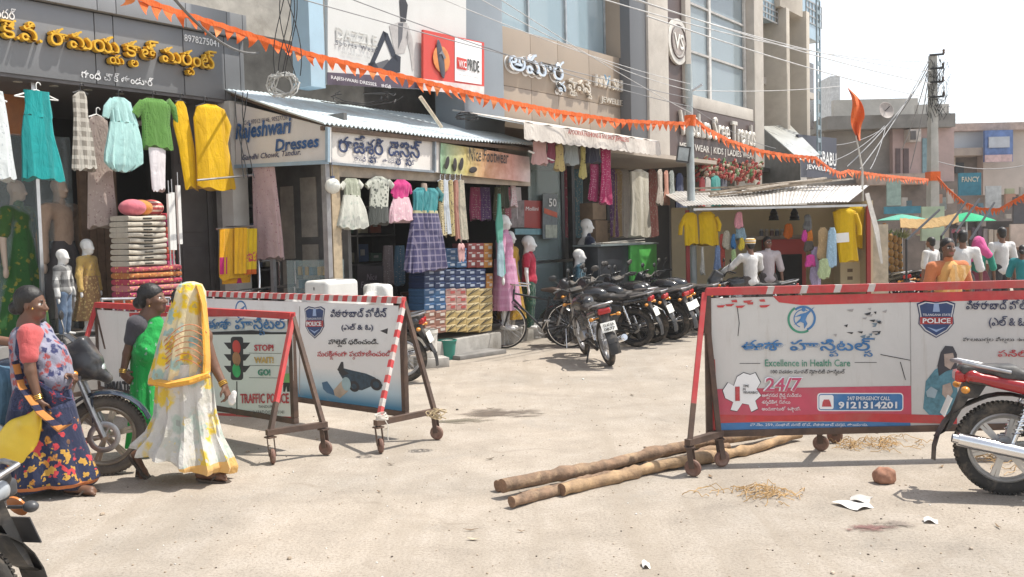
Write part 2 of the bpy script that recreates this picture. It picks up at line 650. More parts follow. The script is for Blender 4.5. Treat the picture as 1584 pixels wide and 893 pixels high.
def letters(s, size=1.0, bold=0.0, extrude=0.0, shear=0.0, spacing=1.0):
 """vertices (x, y, z) and faces of a line of writing, conjunct letters set small below the line"""
 main, subs, i = '', [], 0
 while i < len(s):
  ch = s[i]
  if ch == '\u0c4d' and i + 1 < len(s) and ord(s[i + 1]) in _TEL:
   subs.append((len(main), s[i + 1]))
   i += 2
   continue
  main += ch
  i += 1
 vs, fs = _glyphs(main, size, extrude, bold * size, shear, spacing)
 out_v, out_f = list(vs), list(fs)
 for k, ch in subs:
  x = _adv(main[:k], size, spacing)
  v, f = _glyphs(ch, size * 0.56, extrude, bold * size * 0.8, shear)
  wv = max(p[0] for p in v)
  o = len(out_v)
  out_v += [(p[0] + x - wv * 0.75, p[1] - size * 0.42, p[2]) for p in v]
  out_f += [tuple(q + o for q in g) for g in f]
 # overlapping letters: lift each island a hair so that no two faces share a plane
 par = list(range(len(out_v)))
 def find(a):
  while par[a] != a:
   par[a] = par[par[a]]
   a = par[a]
  return a
 for f in out_f:
  r0 = find(f[0])
  for q in f[1:]:
   par[find(q)] = r0
 seen = {}
 res = []
 for j, p in enumerate(out_v):
  r0 = find(j)
  q = seen.setdefault(r0, len(seen))
  res.append((p[0], p[1], p[2] + (q % 5) * 0.0006))
 return res, out_f
def text(parent, s, mat_, p0, width=None, height=None, bold=0.0, extrude=0.0, shear=0.0, frame=None, name='lettering', align='l', size=None, slope=0.0, spacing=1.0):
 """writing as one part of a sign: frame = (origin, xdir, ydir) in the parent's space, p0 = place on that frame"""
 if any(ord(q) in _TEL for q in s):
  bold *= .6
 vs, fs = letters(s, 1.0, bold, extrude, shear, spacing)
 x0, x1 = min(v[0] for v in vs), max(v[0] for v in vs)
 y0, y1 = min(v[1] for v in vs), max(v[1] for v in vs)
 if width and height:
  kx, ky = width / (x1 - x0), height / (y1 - y0)
 elif width:
  kx = ky = width / (x1 - x0)
 elif height:
  kx = ky = height / (y1 - y0)
 else:
  kx = ky = size
 o, xd, yd = [V(q) for q in (frame or ((0, 0, 0), (1, 0, 0), (0, 0, 1)))]
 n = xd.cross(yd).normalized()
 ax_ = {'l': x0, 'c': (x0 + x1) / 2, 'r': x1}[align]
 out = []
 for v in vs:
  a, b = (v[0] - ax_) * kx, (v[1] - y0) * ky
  out.append(tuple(o + xd * (p0[0] + a) + yd * (p0[1] + b + slope * a) + n * (v[2] + 0.003)))
 return link_mesh(name, out, fs, mat_, parent, smooth=False, sharp=0)

STEEL = dict(rough=0.3, metal=1.0)
def m_chrome(): return mat((0.75, 0.75, 0.76), 0.16, 1.0, 0.08)
def m_steel(): return mat((0.55, 0.55, 0.56), 0.35, 1.0, 0.15)
def m_rubber(): return mat((0.03, 0.029, 0.028), 0.85, 0, 0.3, 20, 0.3)
def m_blackmetal(): return mat((0.03, 0.03, 0.032), 0.45, 0.2, 0.3)
def m_white(): return mat((0.78, 0.77, 0.74), 0.55, 0, 0.06)
# ================================================================== ground
def ground_mat():
 m, nt, b = _nodes('dusty_road')
 co = coords(nt, kind='Object')
 big = noise(nt, co, 0.35, 6, 0.6, 0.6)
 mid = noise(nt, co, 2.2, 8, 0.7, 0.3)
 fine = noise(nt, co, 55, 6, 0.75)
 c = ramp(nt, mid, [(0.32, (0.25, 0.212, 0.172)), (0.5, (0.365, 0.315, 0.258)), (0.70, (0.47, 0.415, 0.36))])
 c2 = ramp(nt, big, [(0.38, (0.29, 0.265, 0.235)), (0.62, (0.435, 0.375, 0.315))])
 c = mixc(nt, 0.5, c, c2)
 sp = ramp(nt, fine, [(0.32, (0.5, 0.49, 0.48)), (0.5, (1, 1, 1)), (0.68, (1.2, 1.18, 1.16))])
 c = mixc(nt, 0.8, c, sp, 'MULTIPLY')
 # drifted dust and tyre streaks along the street
 tr = noise(nt, coords(nt, (2.6, .16, 1), 'Object', (0, 0, R(-38))), 1.4, 5, .6, .3)
 c = mixc(nt, ramp(nt, tr, [(0.5, (0, 0, 0)), (0.66, (0.5, 0.5, 0.5))]), c, (0.30, 0.255, 0.205))
 pt = noise(nt, co, 0.9, 9, .75, .8)
 c = mixc(nt, ramp(nt, pt, [(0.57, (0, 0, 0)), (0.64, (0.38, 0.38, 0.38))]), c, (0.30, 0.275, 0.245))
 # cracked, worn patches of the old paving
 v = nt.nodes.new('ShaderNodeTexVoronoi')
 v.feature = 'DISTANCE_TO_EDGE'
 v.inputs['Scale'].default_value = 0.45
 dist = coords(nt, (1, 1, 1))
 nn = nt.nodes.new('ShaderNodeTexNoise')
 nn.inputs['Scale'].default_value = 1.5
 nn.inputs['Detail'].default_value = 6
 nt.links.new(dist, nn.inputs['Vector'])
 vm = nt.nodes.new('ShaderNodeVectorMath')
 vm.operation = 'MULTIPLY_ADD'
 nt.links.new(nn.outputs['Color'], vm.inputs[0])
 vm.inputs[1].default_value = (1.3, 1.3, 0)
 nt.links.new(dist, vm.inputs[2])
 nt.links.new(vm.outputs[0], v.inputs['Vector'])
 crack = ramp(nt, v.outputs['Distance'], [(0.0, (1, 1, 1)), (0.012, (0, 0, 0))])
 gate = ramp(nt, noise(nt, co, 0.8, 3), [(0.5, (0, 0, 0)), (0.62, (0.55, 0.55, 0.55))])
 c = mixc(nt, math_(nt, 'MULTIPLY', crack, gate), c, (0.25, 0.21, 0.17))
 # scattered dark grit
 v2 = nt.nodes.new('ShaderNodeTexVoronoi')
 v2.inputs['Scale'].default_value = 9
 nt.links.new(co, v2.inputs['Vector'])
 dot = math_(nt, 'LESS_THAN', v2.outputs['Distance'], 0.06)
 c = mixc(nt, math_(nt, 'MULTIPLY', dot, 0.6), c, (0.22, 0.17, 0.13))
 nt.links.new(c, b.inputs['Base Color'])
 b.inputs['Roughness'].default_value = 0.92
 b.inputs['Specular IOR Level'].default_value = 0.2
 h = math_(nt, 'ADD', math_(nt, 'MULTIPLY', fine, 0.5), math_(nt, 'MULTIPLY', mid, 1.2))
 bumpify(nt, b, h, 0.7, 0.014)
 return m
g = MB()
xs = [-220, -60, -20, -8, 0, 8, 20, 60, 220]
ys = [-60, -10, 2, 8, 14, 20, 40, 90, 400]
g.add([(x, y, 0) for y in ys for x in xs], [(j * 9 + i, j * 9 + i + 1, (j + 1) * 9 + i + 1, (j + 1) * 9 + i) for j in range(8) for i in range(8)])
tag(g.build('ground', ground_mat(), smooth=False), 'dusty pale concrete street surface', None, None, 'structure')
# ================================================================== builders for figures
SKIN = (0.20, 0.095, 0.055)
def m_skin(t=SKIN): return mat(t, 0.5, 0, 0.12, 14, 0.1, 90)
def m_hair(): return mat((0.012, 0.010, 0.009), 0.42, 0, 0.4, 40, 0.4, 120)
def yawm(a):
 return Matrix.Rotation(a, 3, 'Z')
def head(B, c, yaw, s=1.0, face=True, pitch=0.0):
 """head with face; local x forward; tags 1 eye white, 2 dark (brow, iris), 3 lips"""
 m = yawm(yaw) @ Matrix.Rotation(-pitch, 3, 'Y')
 c = V(c)
 P = lambda x, y, z: tuple(c + m @ (V((x, y, z)) * s))
 ro = np.array(m)
 E = lambda p, r, k=0.02, t=0, sub=False: B.ell(P(*p), [q * s for q in r], k * s, t, ro, sub)
 E((-.014, 0, .034), (.094, .074, .086))
 E((.028, 0, -.028), (.062, .057, .084), .03)
 E((.048, 0, -.082), (.036, .036, .026), .025)
 B.cap(P(-.022, 0, -.05), P(-.034, 0, -.165), .05 * s, .054 * s, .03 * s)
 B.cap(P(.086, 0, .006), P(.106, 0, -.034), .008 * s, .014 * s, .014 * s)
 for sy in (-1, 1):
  E((.096, sy * .013, -.037), (.012, .009, .008), .008)
  E((-.004, sy * .074, -.012), (.017, .008, .030), .006)
  E((.06, sy * .036, -.02), (.026, .022, .02), .02)
  if face:
   E((.078, sy * .031, .002), (.012, .017, .012), .004, 0, True)
   E((.073, sy * .031, .003), (.012, .0125, .0062), .001, 1)
   E((.0795, sy * .031, .003), (.0065, .0066, .0066), .001, 2)
   B.cap(P(.090, sy * .014, .023), P(.080, sy * .046, .023), .0045 * s, .003 * s, .002, 2)
 if face:
  E((.083, 0, -.059), (.012, .023, .0055), .003, 3)
  E((.082, 0, -.069), (.011, .019, .006), .003, 3)
def hair_short(c, yaw, s, name, parent, mat_, vox=.009, beard=False):
 B = Blob(vox)
 m = yawm(yaw)
 ro = np.array(m)
 P = lambda x, y, z: tuple(V(c) + m @ (V((x, y, z)) * s))
 B.ell(P(-.024, 0, .048), [q * s for q in (.098, .081, .088)], .01, 0, ro)
 B.ell(P(-.055, 0, -.02), [q * s for q in (.06, .07, .07)], .02, 0, ro)
 B.ell(P(.095, 0, -.02), [q * s for q in (.065, .085, .075)], .0, 0, ro, True)
 if beard:
  B.cap(P(.1, .014, -.05), P(.1, -.014, -.05), .006 * s, .006 * s, .005)
 return B.build(name, mat_, parent, wobble=(.0022, 160))
def hair_bun(c, yaw, s, parent, mat_, vox=.007, bun=True, flowers=None):
 B = Blob(vox)
 m = yawm(yaw)
 ro = np.array(m)
 P = lambda x, y, z: tuple(V(c) + m @ (V((x, y, z)) * s))
 B.ell(P(-.026, 0, .046), [q * s for q in (.100, .081, .088)], .01, 0, ro)
 B.ell(P(-.062, 0, -.015), [q * s for q in (.058, .070, .062)], .02, 0, ro)
 if bun:
  B.ell(P(-.118, 0, -.022), [q * s for q in (.046, .052, .048)], .012, 0, ro)
 B.ell(P(.108, 0, -.012), [q * s for q in (.07, .09, .082)], .0, 0, ro, True)
 return B.build('hair', mat_, parent, wobble=(.0022, 190))
def hand(B, wrist, d, palm_n, s=1.0, side=1, curl=0.5, k=.006):
 """palm, four unequal bent fingers and a thumb; d = direction wrist->fingers, palm_n = out of the palm"""
 d = V(d).normalized()
 n = V(palm_n)
 n = (n - d * n.dot(d)).normalized()
 x = d.cross(n) * side
 w_ = V(wrist)
 ro = np.array(Matrix((d, x, n)).transposed())
 B.rbox(tuple(w_ + d * .048 * s), (.046 * s, .038 * s, .013 * s), .012 * s, .012, 0, ro)
 for i, (off, L) in enumerate(((-.029, .066), (-.0095, .076), (.0095, .072), (.028, .056))):
  b = w_ + d * .088 * s + x * off * s
  a1 = 0.35 + curl * 0.8 + .08 * i
  a2 = a1 + curl * 1.0
  m1 = b + (d * math.cos(a1) + n * math.sin(a1) + x * off * 2.0) * L * .52 * s
  m2 = m1 + (d * math.cos(a2) + n * math.sin(a2)) * L * .5 * s
  B.cap(tuple(b - d * .012 * s), tuple(m1), .0092 * s, .0082 * s, k)
  B.cap(tuple(m1), tuple(m2), .0082 * s, .0065 * s, .003)
 tb = w_ + d * .022 * s - x * .034 * s
 t1 = tb + (d * .6 - x * .65 + n * .45).normalized() * .038 * s
 t2 = t1 + (d * .85 + n * .5 + x * .1).normalized() * .030 * s
 B.cap(tuple(tb), tuple(t1), .0125 * s, .0102 * s, .010)
 B.cap(tuple(t1), tuple(t2), .0102 * s, .0075 * s, .004)
def figure(name, label, cat, loc, rotz, h, group=None, skin=None, shirt=None, pants=None, skirt=None, hair='short', vox=.012, face=True,
     arms=None, sleeve=.55, child=False, legs=None, shoes=True, hands=True, vest=None, hairmat=None, shirt_hem=.47, mannequin=False, headyaw=0, lean=0.0, skirt_rows=None, scarf=None):
 """standing person or shop figure, facing local -Y"""
 T = thing(name, label, cat, loc, rotz, group)
 sk = skin or m_skin()
 hs = (.175 if child else .134) * h / .235
 hz = h - .122 * hs
 sh = (.79 if child else .818) * h
 sw = (.105 if child else .112) * h
 hip = (.47 if child else .515) * h
 yw = -math.pi / 2 + headyaw
 B = Blob(vox)
 hc = (0, -lean * .5 - .012, hz)
 head(B, hc, yw, hs, face and not mannequin)
 arms = arms or {}
 A = {}
 for sx in (-1, 1):
  e, w_ = arms.get(sx, ((sx * (sw + .045 * h), .0, sh - .185 * h), (sx * (sw + .055 * h), -.03, sh - .345 * h)))
  A[sx] = (V((sx * sw, 0, sh - .02 * h)), V(e), V(w_))
 t = h / 1.7
 B.cap((0, .0, sh - .05 * h), (0, 0, hip + .1 * h), .105 * t, .095 * t, .05)
 B.cap((-.06 * h, 0, sh - .03 * h), (.06 * h, 0, sh - .03 * h), .062 * t, .062 * t, .04)
 B.ell((0, 0, hip + .03 * h), (.15 * t, .105 * t, .11 * t), .05)
 for sx in (-1, 1):
  a, e, w_ = A[sx]
  B.cap((sx * .05 * h, 0, sh - .005 * h), tuple(a), .045 * t, .05 * t, .03)
  B.cap(tuple(a), tuple(e), .046 * t, .036 * t, .02)
  B.cap(tuple(e), tuple(w_), .036 * t, .024 * t, .015)
  if hands:
   hand(B, w_, w_ - e, (-sx, 0, 0.0), t * (1.0 if not child else 1.05), sx, .45)
  else:
   B.ell(tuple(w_ + (w_ - e).normalized() * .07 * t), (.035 * t, .025 * t, .06 * t), .02)
 L = legs or {}
 LJ = {}
 for sx in (-1, 1):
  kn, an = L.get(sx, ((sx * .052 * h, -.01, .275 * h), (sx * .05 * h, .01, .05 * h)))
  LJ[sx] = (V((sx * .052 * h, 0, hip)), V(kn), V(an))
  a, k_, n_ = LJ[sx]
  B.cap(tuple(a), tuple(k_), .08 * t, .052 * t, .03)
  B.cap(tuple(k_), tuple(n_), .054 * t, .034 * t, .02)
  B.cap(tuple(n_ + V((0, .03 * t, -.035 * t))), tuple(n_ + V((sx * .015, -.14 * t, -.05 * t))), .036 * t, .028 * t, .015)
 # keep the soles on the ground
 B.build('body', [sk, mat((.75, .72, .68), .4), mat((.02, .015, .012), .6), mat((.26, .09, .075), .5)], T)
 if hair == 'short':
  hair_short(hc, yw, hs, 'hair', T, hairmat or m_hair(), max(.009, vox * .9))
 elif hair == 'bun':
  hair_bun(hc, yw, hs, T, hairmat or m_hair(), max(.008, vox * .8))
 if shirt:
  S = Blob(vox)
  g = .014 * t + .004
  S.cap((0, 0, sh - .06 * h), (0, .0, hip + .06 * h), .112 * t + g, .108 * t + g, .05)
  S.cap((-.068 * h, 0, sh - .035 * h), (.068 * h, 0, sh - .035 * h), .06 * t + g, .06 * t + g, .04)
  S.ell((0, 0, shirt_hem * h + .05 * h), (.158 * t + g, .115 * t + g, .09 * t), .06)
  S.rbox((0, 0, shirt_hem * h - .08 * h), (.4, .4, .08 * h), .0, .0, 0, None, True)
  for sx in (-1, 1):
   a, e, w_ = A[sx]
   S.cap((sx * .05 * h, 0, sh - .012 * h), tuple(a), .046 * t + g, .052 * t + g, .03)
   if sleeve <= 1:
    S.cap(tuple(a), tuple(a.lerp(e, min(1, sleeve + .2))), .052 * t + g, .05 * t + g, .02)
   else:
    S.cap(tuple(a), tuple(e), .05 * t + g, .042 * t + g, .02)
    S.cap(tuple(e), tuple(e.lerp(w_, .93)), .042 * t + g, .033 * t + g, .02)
  S.cap((0, -.01, sh + .005 * h), (0, -.015, sh + .03 * h), .06 * t, .056 * t, .015)
  S.build('shirt', shirt, T, wobble=(.005, 38))
 if vest:
  S = Blob(vox)
  g = .030 * t
  S.cap((0, 0, sh - .06 * h), (0, .0, hip + .08 * h), .112 * t + g, .112 * t + g, .05)
  S.cap((-.055 * h, 0, sh - .03 * h), (.055 * h, 0, sh - .03 * h), .058 * t + g, .058 * t + g, .03)
  S.build('vest', vest, T)
 if pants:
  S = Blob(vox)
  g = .014 * t + .003
  S.ell((0, 0, hip + .035 * h), (.152 * t + g, .11 * t + g, .12 * t), .04)
  for sx in (-1, 1):
   a, k_, n_ = LJ[sx]
   S.cap(tuple(a), tuple(k_), .083 * t + g, .058 * t + g, .03)
   S.cap(tuple(k_), tuple(n_ + V((0, 0, .0))), .058 * t + g, .045 * t + g, .02)
  S.build('trousers', pants, T, wobble=(.005, 34))
 if skirt:
  rows = skirt_rows or [(.60, .085, .07), (.5, .12, .09), (.3, .15, .12), (.12, .17, .14)]
  rg = []
  n = 48
  for i, (z, rx, ry) in enumerate(rows):
   rg.append([(rx * h * math.cos(2 * math.pi * k / n) * (1 + .05 * i * .5 * math.sin(9 * 2 * math.pi * k / n)), ry * h * math.sin(2 * math.pi * k / n) * (1 + .05 * i * .5 * math.sin(9 * 2 * math.pi * k / n + 1)), z * h) for k in range(n)])
  MB().loft(rg).build('skirt', skirt, T)
 if shoes and shoes is not True:
  S = Blob(vox)
  for sx in (-1, 1):
   n_ = LJ[sx][2]
   S.cap(tuple(n_ + V((0, .03 * t, -.04 * t))), tuple(n_ + V((sx * .015, -.15 * t, -.05 * t))), .045 * t, .036 * t, .02)
  S.build('shoes', shoes, T)
 return T

# ------------------------------------------------------------------ hanging garments, outlined on a plane of the shop front
def fold_loft(rows, n=40, folds=9, amp=.06, seed=0, flat=.3, mind=.025, maxd=.085):
 """rows of (z, x_left, x_right) -> rings"""
 rr = random.Random(seed)
 ph = rr.uniform(0, 6)
 out = []
 zs = []
 for i in range(len(rows) - 1):
  st = 5
  for q in range(st):
   t = q / st
   zs.append([rows[i][c] * (1 - t) + rows[i + 1][c] * t for c in range(3)])
 zs.append(list(rows[-1]))
 z0, z1 = zs[0][0], zs[-1][0]
 for z, a, b in zs:
  t = (z - z0) / (z1 - z0)
  hx = (b - a) / 2
  hy = min(maxd, max(mind, hx * flat))
  ring = []
  for k in range(n):
   th = 2 * math.pi * k / n
   f = 1 + amp * (0.25 + t) * math.sin(folds * th + ph + .8 * t) + amp * .5 * (0.3 + t) * math.sin((folds * 2 + 1) * th + 2 * ph)
   c, s_ = math.cos(th), math.sin(th)
   ring.append(((a + b) / 2 + hx * .10 * t * math.sin(2.6 * t + ph) + hx * (abs(c) ** .85) * math.copysign(1, c) * (1 + (f - 1) * .35), hy * (abs(s_) ** .85) * math.copysign(1, s_) * (1 + (f - 1) * 2.2), z + .014 * t * math.sin(folds * th + ph) + .02 * t * math.sin(th * 2 + ph)))
  out.append(ring)
 return out
def garment(name, label, cat, y, pieces, group=None, sleeves=(), hanger=None, extra=None, frame='P', hook=None, folds=9, amp=.09, flat=.2):
 """pieces: [(part name, material, rows of (py, x_left, x_right) in picture pixels on the plane y)]"""
 F = FP if frame == 'P' else FS
 rows0 = pieces[-1][2]
 sb, zb = F((rows0[-1][1] + rows0[-1][2]) / 2, rows0[-1][0], y)
 if frame == 'P':
  T = thing(name, label, cat, FW(sb, y, zb), FA, group)
 else:
  T = thing(name, label, cat, FW(y, sb, zb), FA + math.pi / 2, group)
 def L(px, py):
  a, b = F(px, py, y)
  return a - sb, b - zb
 for i, (pn, m, rows) in enumerate(pieces):
  rr = []
  for r in rows:
   a, za = L(r[1], r[0])
   b, zb_ = L(r[2], r[0])
   if frame == 'S':
    a, b = b, a
    a, b = min(a, b), max(a, b)
   rr.append(((za + zb_) / 2, min(a, b), max(a, b)))
  MB().loft(fold_loft(rr, 44, folds, amp, sum(map(ord, label)) % 97 + i, flat)).build(pn, m, T)
 for (pts, r0, r1, m) in sleeves:
  q = [L(*p) for p in pts]
  k = abs(L(100 + r0, 300)[0] - L(100, 300)[0])
  M_ = MB()
  rings = []
  N = len(q)
  for i, (x, z) in enumerate(q):
   rad = (r0 + (r1 - r0) * i / (N - 1)) / r0 * k
   d = V((q[min(i + 1, N - 1)][0] - q[max(i - 1, 0)][0], 0, q[min(i + 1, N - 1)][1] - q[max(i - 1, 0)][1])).normalized()
   nx = V((-d.z, 0, d.x))
   rings.append([V((x, 0, z)) + nx * rad * math.cos(2 * math.pi * t / 16) * (1 + .06 * math.sin(5 * i + t)) + V((0, 1, 0)) * rad * .55 * math.sin(2 * math.pi * t / 16) for t in range(16)])
  M_.loft(rings).build('sleeve', m, T)
 if hanger:
  (cx, cy), half, hm = hanger
  x0, z0 = L(cx, cy)
  hx = abs(L(cx + half, cy)[0] - x0)
  h2 = hx * .38
  H = MB()
  H.tube([(x0 - hx, 0, z0 - h2), (x0, 0, z0), (x0 + hx, 0, z0 - h2)], .009, 8)
  H.tube([(x0 - hx, 0, z0 - h2), (x0 + hx, 0, z0 - h2)], .007, 8)
  H.tube([(x0, 0, z0), (x0, 0, z0 + .05)] + [(x0 + .025 - .025 * math.cos(a), 0, z0 + .05 + .03 * math.sin(a)) for a in (.6, 1.2, 1.8, 2.4, 3.0)], .006, 6)
  H.build('hanger', hm, T)
 if extra:
  extra(T, L)
 return T

# ------------------------------------------------------------------ motorcycles
def make_bike(label, group=None, body=(0.02, 0.02, 0.022), rim=(0.05, 0.05, 0.052), cat='motorcycle', spokes='alloy', plate=None, cowl=False, fast=True, tailcol=None, windscreen=False, seatcol=(.025, .024, .024), fine=False, tyre=(.04, .037, .034)):
 T = thing('motorcycle', label, cat, (0, 0, 0), 0, group)
 mb = mat(body, .25, 0, .1, 4, 0, None, (.35, .28, .2), .35, coat=.6)
 mt_ = mat(tailcol, .25, 0, .1, 4, coat=.6, dirt=(.35, .28, .2), damt=.2) if tailcol else mb
 blk = mat((.022, .022, .023), .5, 0, .3, 12, dirt=(.3, .24, .18), damt=.4)
 met = mat((.42, .42, .43), .38, 1.0, .3, 10)
 chrome, rub = m_chrome(), m_rubber()
 rimm = mat(rim, .35, .6, .15)
 nt_, kt = (72, 18) if fine else (40, 10)
 def wheel(x, name, disc):
  W = MB()
  W.torus((0, 0, 0), (0, 1, 0), .215, .017, 40, 8, 0, sq=1.9)
  W.torus((0, 0, 0), (0, 1, 0), .199, .008, 40, 8, 0, sq=1.6)
  W.cyl((0, -.05, 0), (0, .05, 0), .04, n=16)
  if spokes == 'alloy':
   for k in range(6):
    a = k * math.pi / 3 + .2
    for off in (-.07, .07):
     W.beam((.03 * math.cos(a + off * 3), 0, .03 * math.sin(a + off * 3)), (.207 * math.cos(a + off), 0, .207 * math.sin(a + off)), .022, .022, up=(0, 1, 0))
  else:
   for k in range(32):
    a = k * math.pi / 16
    b_ = a + (.5 if k % 2 else -.5)
    yy = .035 if (k // 2) % 2 else -.035
    W.cyl((.037 * math.cos(b_), yy, .037 * math.sin(b_)), (.203 * math.cos(a), 0, .203 * math.sin(a)), .0022, n=5, cap=False)
  wo = W.build('wheel', rimm, T, (x, 0, .303))
  Y = MB()
  Y.torus((0, 0, 0), (0, 1, 0), .259, .044, nt_, kt, 0, sq=.88)
  if fine:
   for k in range(64):
    a = 2 * math.pi * k / 64
    for sy in (-1, 1):
     Y.box((.297 * math.cos(a + sy * .02), sy * .022, .297 * math.sin(a + sy * .02)), (.014, .022, .017), (sy * .25, -a, 0))
  Y.build('tyre', mat(tyre, .88, 0, .25, 18, .3, 60, (.25, .2, .15), .75), wo)
  Z = MB()
  if disc:
   Z.torus((0, -.075, 0), (0, 1, 0), .098, .021, 40, 6, 0, sq=.13)
   for k in range(6):
    a = k * math.pi / 3
    Z.beam((.03 * math.cos(a), -.072, .03 * math.sin(a)), (.082 * math.cos(a), -.075, .082 * math.sin(a)), .012, .004, up=(0, 1, 0))
   Z.build('brake_disc', met, wo)
  else:
   Z.cyl((0, -.055, 0), (0, .03, 0), .075, n=24)
   Z.torus((0, .045, 0), (0, 1, 0), .075, .006, 30, 6)
   Z.build('brake_drum', met, wo)
  return wo
 wheel(0, 'rear', False)
 wheel(1.27, 'front', True)
 f = MB()
 for sy in (-1, 1):
  f.tube([(.0, sy * .11, .303), (.25, sy * .10, .33), (.46, sy * .09, .36)], .018, 8)
  f.tube([(.46, sy * .09, .36), (.40, sy * .1, .62), (.05, sy * .11, .70), (-.22, sy * .10, .74)], .014, 8)
  f.tube([(.46, sy * .09, .30), (.80, sy * .09, .27), (.90, sy * .05, .45), (.98, 0, .80)], .016, 8)
  f.tube([(.42, sy * .08, .66), (.75, sy * .06, .74), (1.0, 0, .86)], .018, 8)
  f.tube([(.42, sy * .15, .34), (.42, sy * .24, .335)], .012, 8)
  f.tube([(.20, sy * .14, .40), (.16, sy * .22, .395)], .011, 8)
 f.tube([(.84, -.19, .33), (.92, -.24, .5), (.88, -.14, .64), (.88, .14, .64), (.92, .24, .5), (.84, .19, .33)], .011, 8)
 f.build('frame', blk, T)
 e = MB()
 e.box((.60, 0, .40), (.34, .20, .20))
 e.cyl((.52, -.17, .38), (.52, .17, .38), .10, n=20)
 e.cyl((.68, -.15, .37), (.68, .15, .37), .085, n=20)
 for k in range(7):
  e.box((.70 + k * .012, 0, .475 + k * .026), (.17, .19, .012), (0, .35, 0))
 e.box((.73, 0, .56), (.11, .13, .2), (0, .35, 0))
 e.build('engine', met, T, bevel=.006)
 x = MB()
 x.tube([(.80, -.09, .47), (.87, -.12, .36), (.80, -.15, .22), (.5, -.16, .20), (.30, -.17, .25)], .019, 10)
 x.tube([(.34, -.175, .245), (.26, -.178, .262), (-.22, -.185, .36), (-.30, -.186, .376)], [.02, .042, .047, .042], 18)
 x.cyl((-.30, -.186, .376), (-.335, -.187, .383), .03, .028, 14)
 x.build('exhaust', chrome, T)
 for sy in (-1, 1):
  sh = MB()
  sh.tube([(.02, sy * .125, .33), (.14, sy * .12, .66)], .016, 10)
  pts = []
  for k in range(70):
   t = k / 69
   a = t * 2 * math.pi * 8
   pts.append((.045 + .075 * t + .026 * math.cos(a), sy * .123 + .026 * math.sin(a), .40 + .2 * t))
  sh.tube(pts, .0055, 5)
  sh.build('shock_absorber', chrome, T)
 B = Blob(.009)
 B.ell((.70, 0, .835), (.26, .135, .105), .04)
 B.ell((.80, 0, .80), (.16, .15, .11), .05)
 B.rbox((.66, 0, .77), (.20, .10, .04), .03, .04)
 B.build('tank', mb, T)
 B = Blob(.009)
 B.rbox((.26, 0, .775), (.30, .115, .035), .03, .02)
 B.rbox((-.10, 0, .81), (.17, .10, .034), .03, .06)
 B.rbox((.44, 0, .80), (.10, .09, .03), .03, .04)
 B.build('seat', mat(seatcol, .55, 0, .2, 20, .2, 150, (.3, .25, .2), .3), T)
 for sy in (-1, 1):
  B = Blob(.009)
  B.rbox((.30, sy * .115, .60), (.13, .018, .085), .02, .02, 0, np.array(Euler((0, -.15, 0)).to_matrix()))
  B.build('side_panel', mb, T)
 B = Blob(.009)
 for sy in (-1, 1):
  B.cap((.12, sy * .105, .70), (-.20, sy * .085, .765), .045, .035, .02)
 B.cap((-.2, .07, .77), (-.2, -.07, .77), .045, .045, .03)
 B.build('tail_fairing', mt_, T)
 B = Blob(.008)
 B.rbox((-.265, 0, .765), (.035, .085, .038), .02, .01)
 B.build('tail_light', mat((.42, .015, .015), .15, 0, .1, coat=.5), T)
 g_ = MB()
 g_.tube([(.02, -.12, .80), (-.12, -.15, .83), (-.26, -.13, .86), (-.31, 0, .865), (-.26, .13, .86), (-.12, .15, .83), (.02, .12, .80)], .012, 8)
 g_.build('grab_rail', met, T)
 fd = MB()
 rings = []
 for a in range(60, 196, 12):
  ca, sa = math.cos(R(a)), math.sin(R(a))
  rr_ = .345 + max(0, (a - 120) / 75.) * .09
  rings.append([(rr_ * ca + (.0), -.07, .303 + rr_ * sa), ((rr_ + .015) * ca, 0, .303 + (rr_ + .015) * sa), (rr_ * ca, .07, .303 + rr_ * sa)])
 fd.sheet(rings, .006)
 fd.prism([(-.42, .36), (-.36, .40), (-.235, .735), (-.10, .73), (-.16, .63), (-.22, .62), (-.33, .42)], -.055, .055)
 fd.build('rear_mudguard', blk, T)
 pl = MB()
 pl.box((-.345, 0, .565), (.006, .20, .13), (0, .38, 0))
 po = pl.build('number_plate', mat((.78, .77, .72), .5, 0, .06), T)
 if plate:
  o = V((-.3485, 0, .565))
  n_ = V((math.cos(.38), 0, -math.sin(.38)))
  up = V((math.sin(.38), 0, math.cos(.38)))
  for j, ln in enumerate(plate):
   text(po, ln, mat((.02, .02, .02), .6), (0, .008 - j * .055 if len(plate) > 1 else -.02), width=.15, height=.036, bold=.02, frame=(o - n_ * .0025, (0, -1, 0), up), align='c', name='plate_writing')
 for sx, x_, z_ in ((0, -.24, .69), (1, 1.08, .80)):
  for sy in (-1, 1):
   I = MB()
   I.cyl((x_, sy * .08, z_), (x_ + (.02 if sx else -.01), sy * .16, z_), .008, n=8)
   I.sphere((x_ + (.02 if sx else -.015), sy * .185, z_), (.028, .035, .024))
   I.build('indicator', mat((.62, .25, .03), .2, 0, .1, coat=.4), T)
 fk = MB()
 for sy in (-1, 1):
  fk.cyl((1.27, sy * .085, .303), (1.16, sy * .085, .60), .026, n=14)
  fk.cyl((1.16, sy * .085, .60), (1.045, sy * .085, .93), .017, n=12)
 fk.box((1.06, 0, .90), (.06, .21, .03))
 fk.box((1.10, 0, .76), (.06, .21, .035))
 fk.build('fork', met, T)
 mg = MB()
 rings = []
 for a in range(20, 172, 12):
  ca, sa = math.cos(R(a)), math.sin(R(a))
  rings.append([(1.27 + .335 * ca, -.072, .303 + .325 * sa), (1.27 + .352 * ca, -.04, .303 + .345 * sa), (1.27 + .352 * ca, .04, .303 + .345 * sa), (1.27 + .335 * ca, .072, .303 + .325 * sa)])
 mg.sheet(rings, .007)
 for sy in (-1, 1):
  mg.beam((1.2, sy * .078, .60), (1.2, sy * .083, .42), .008, .05)
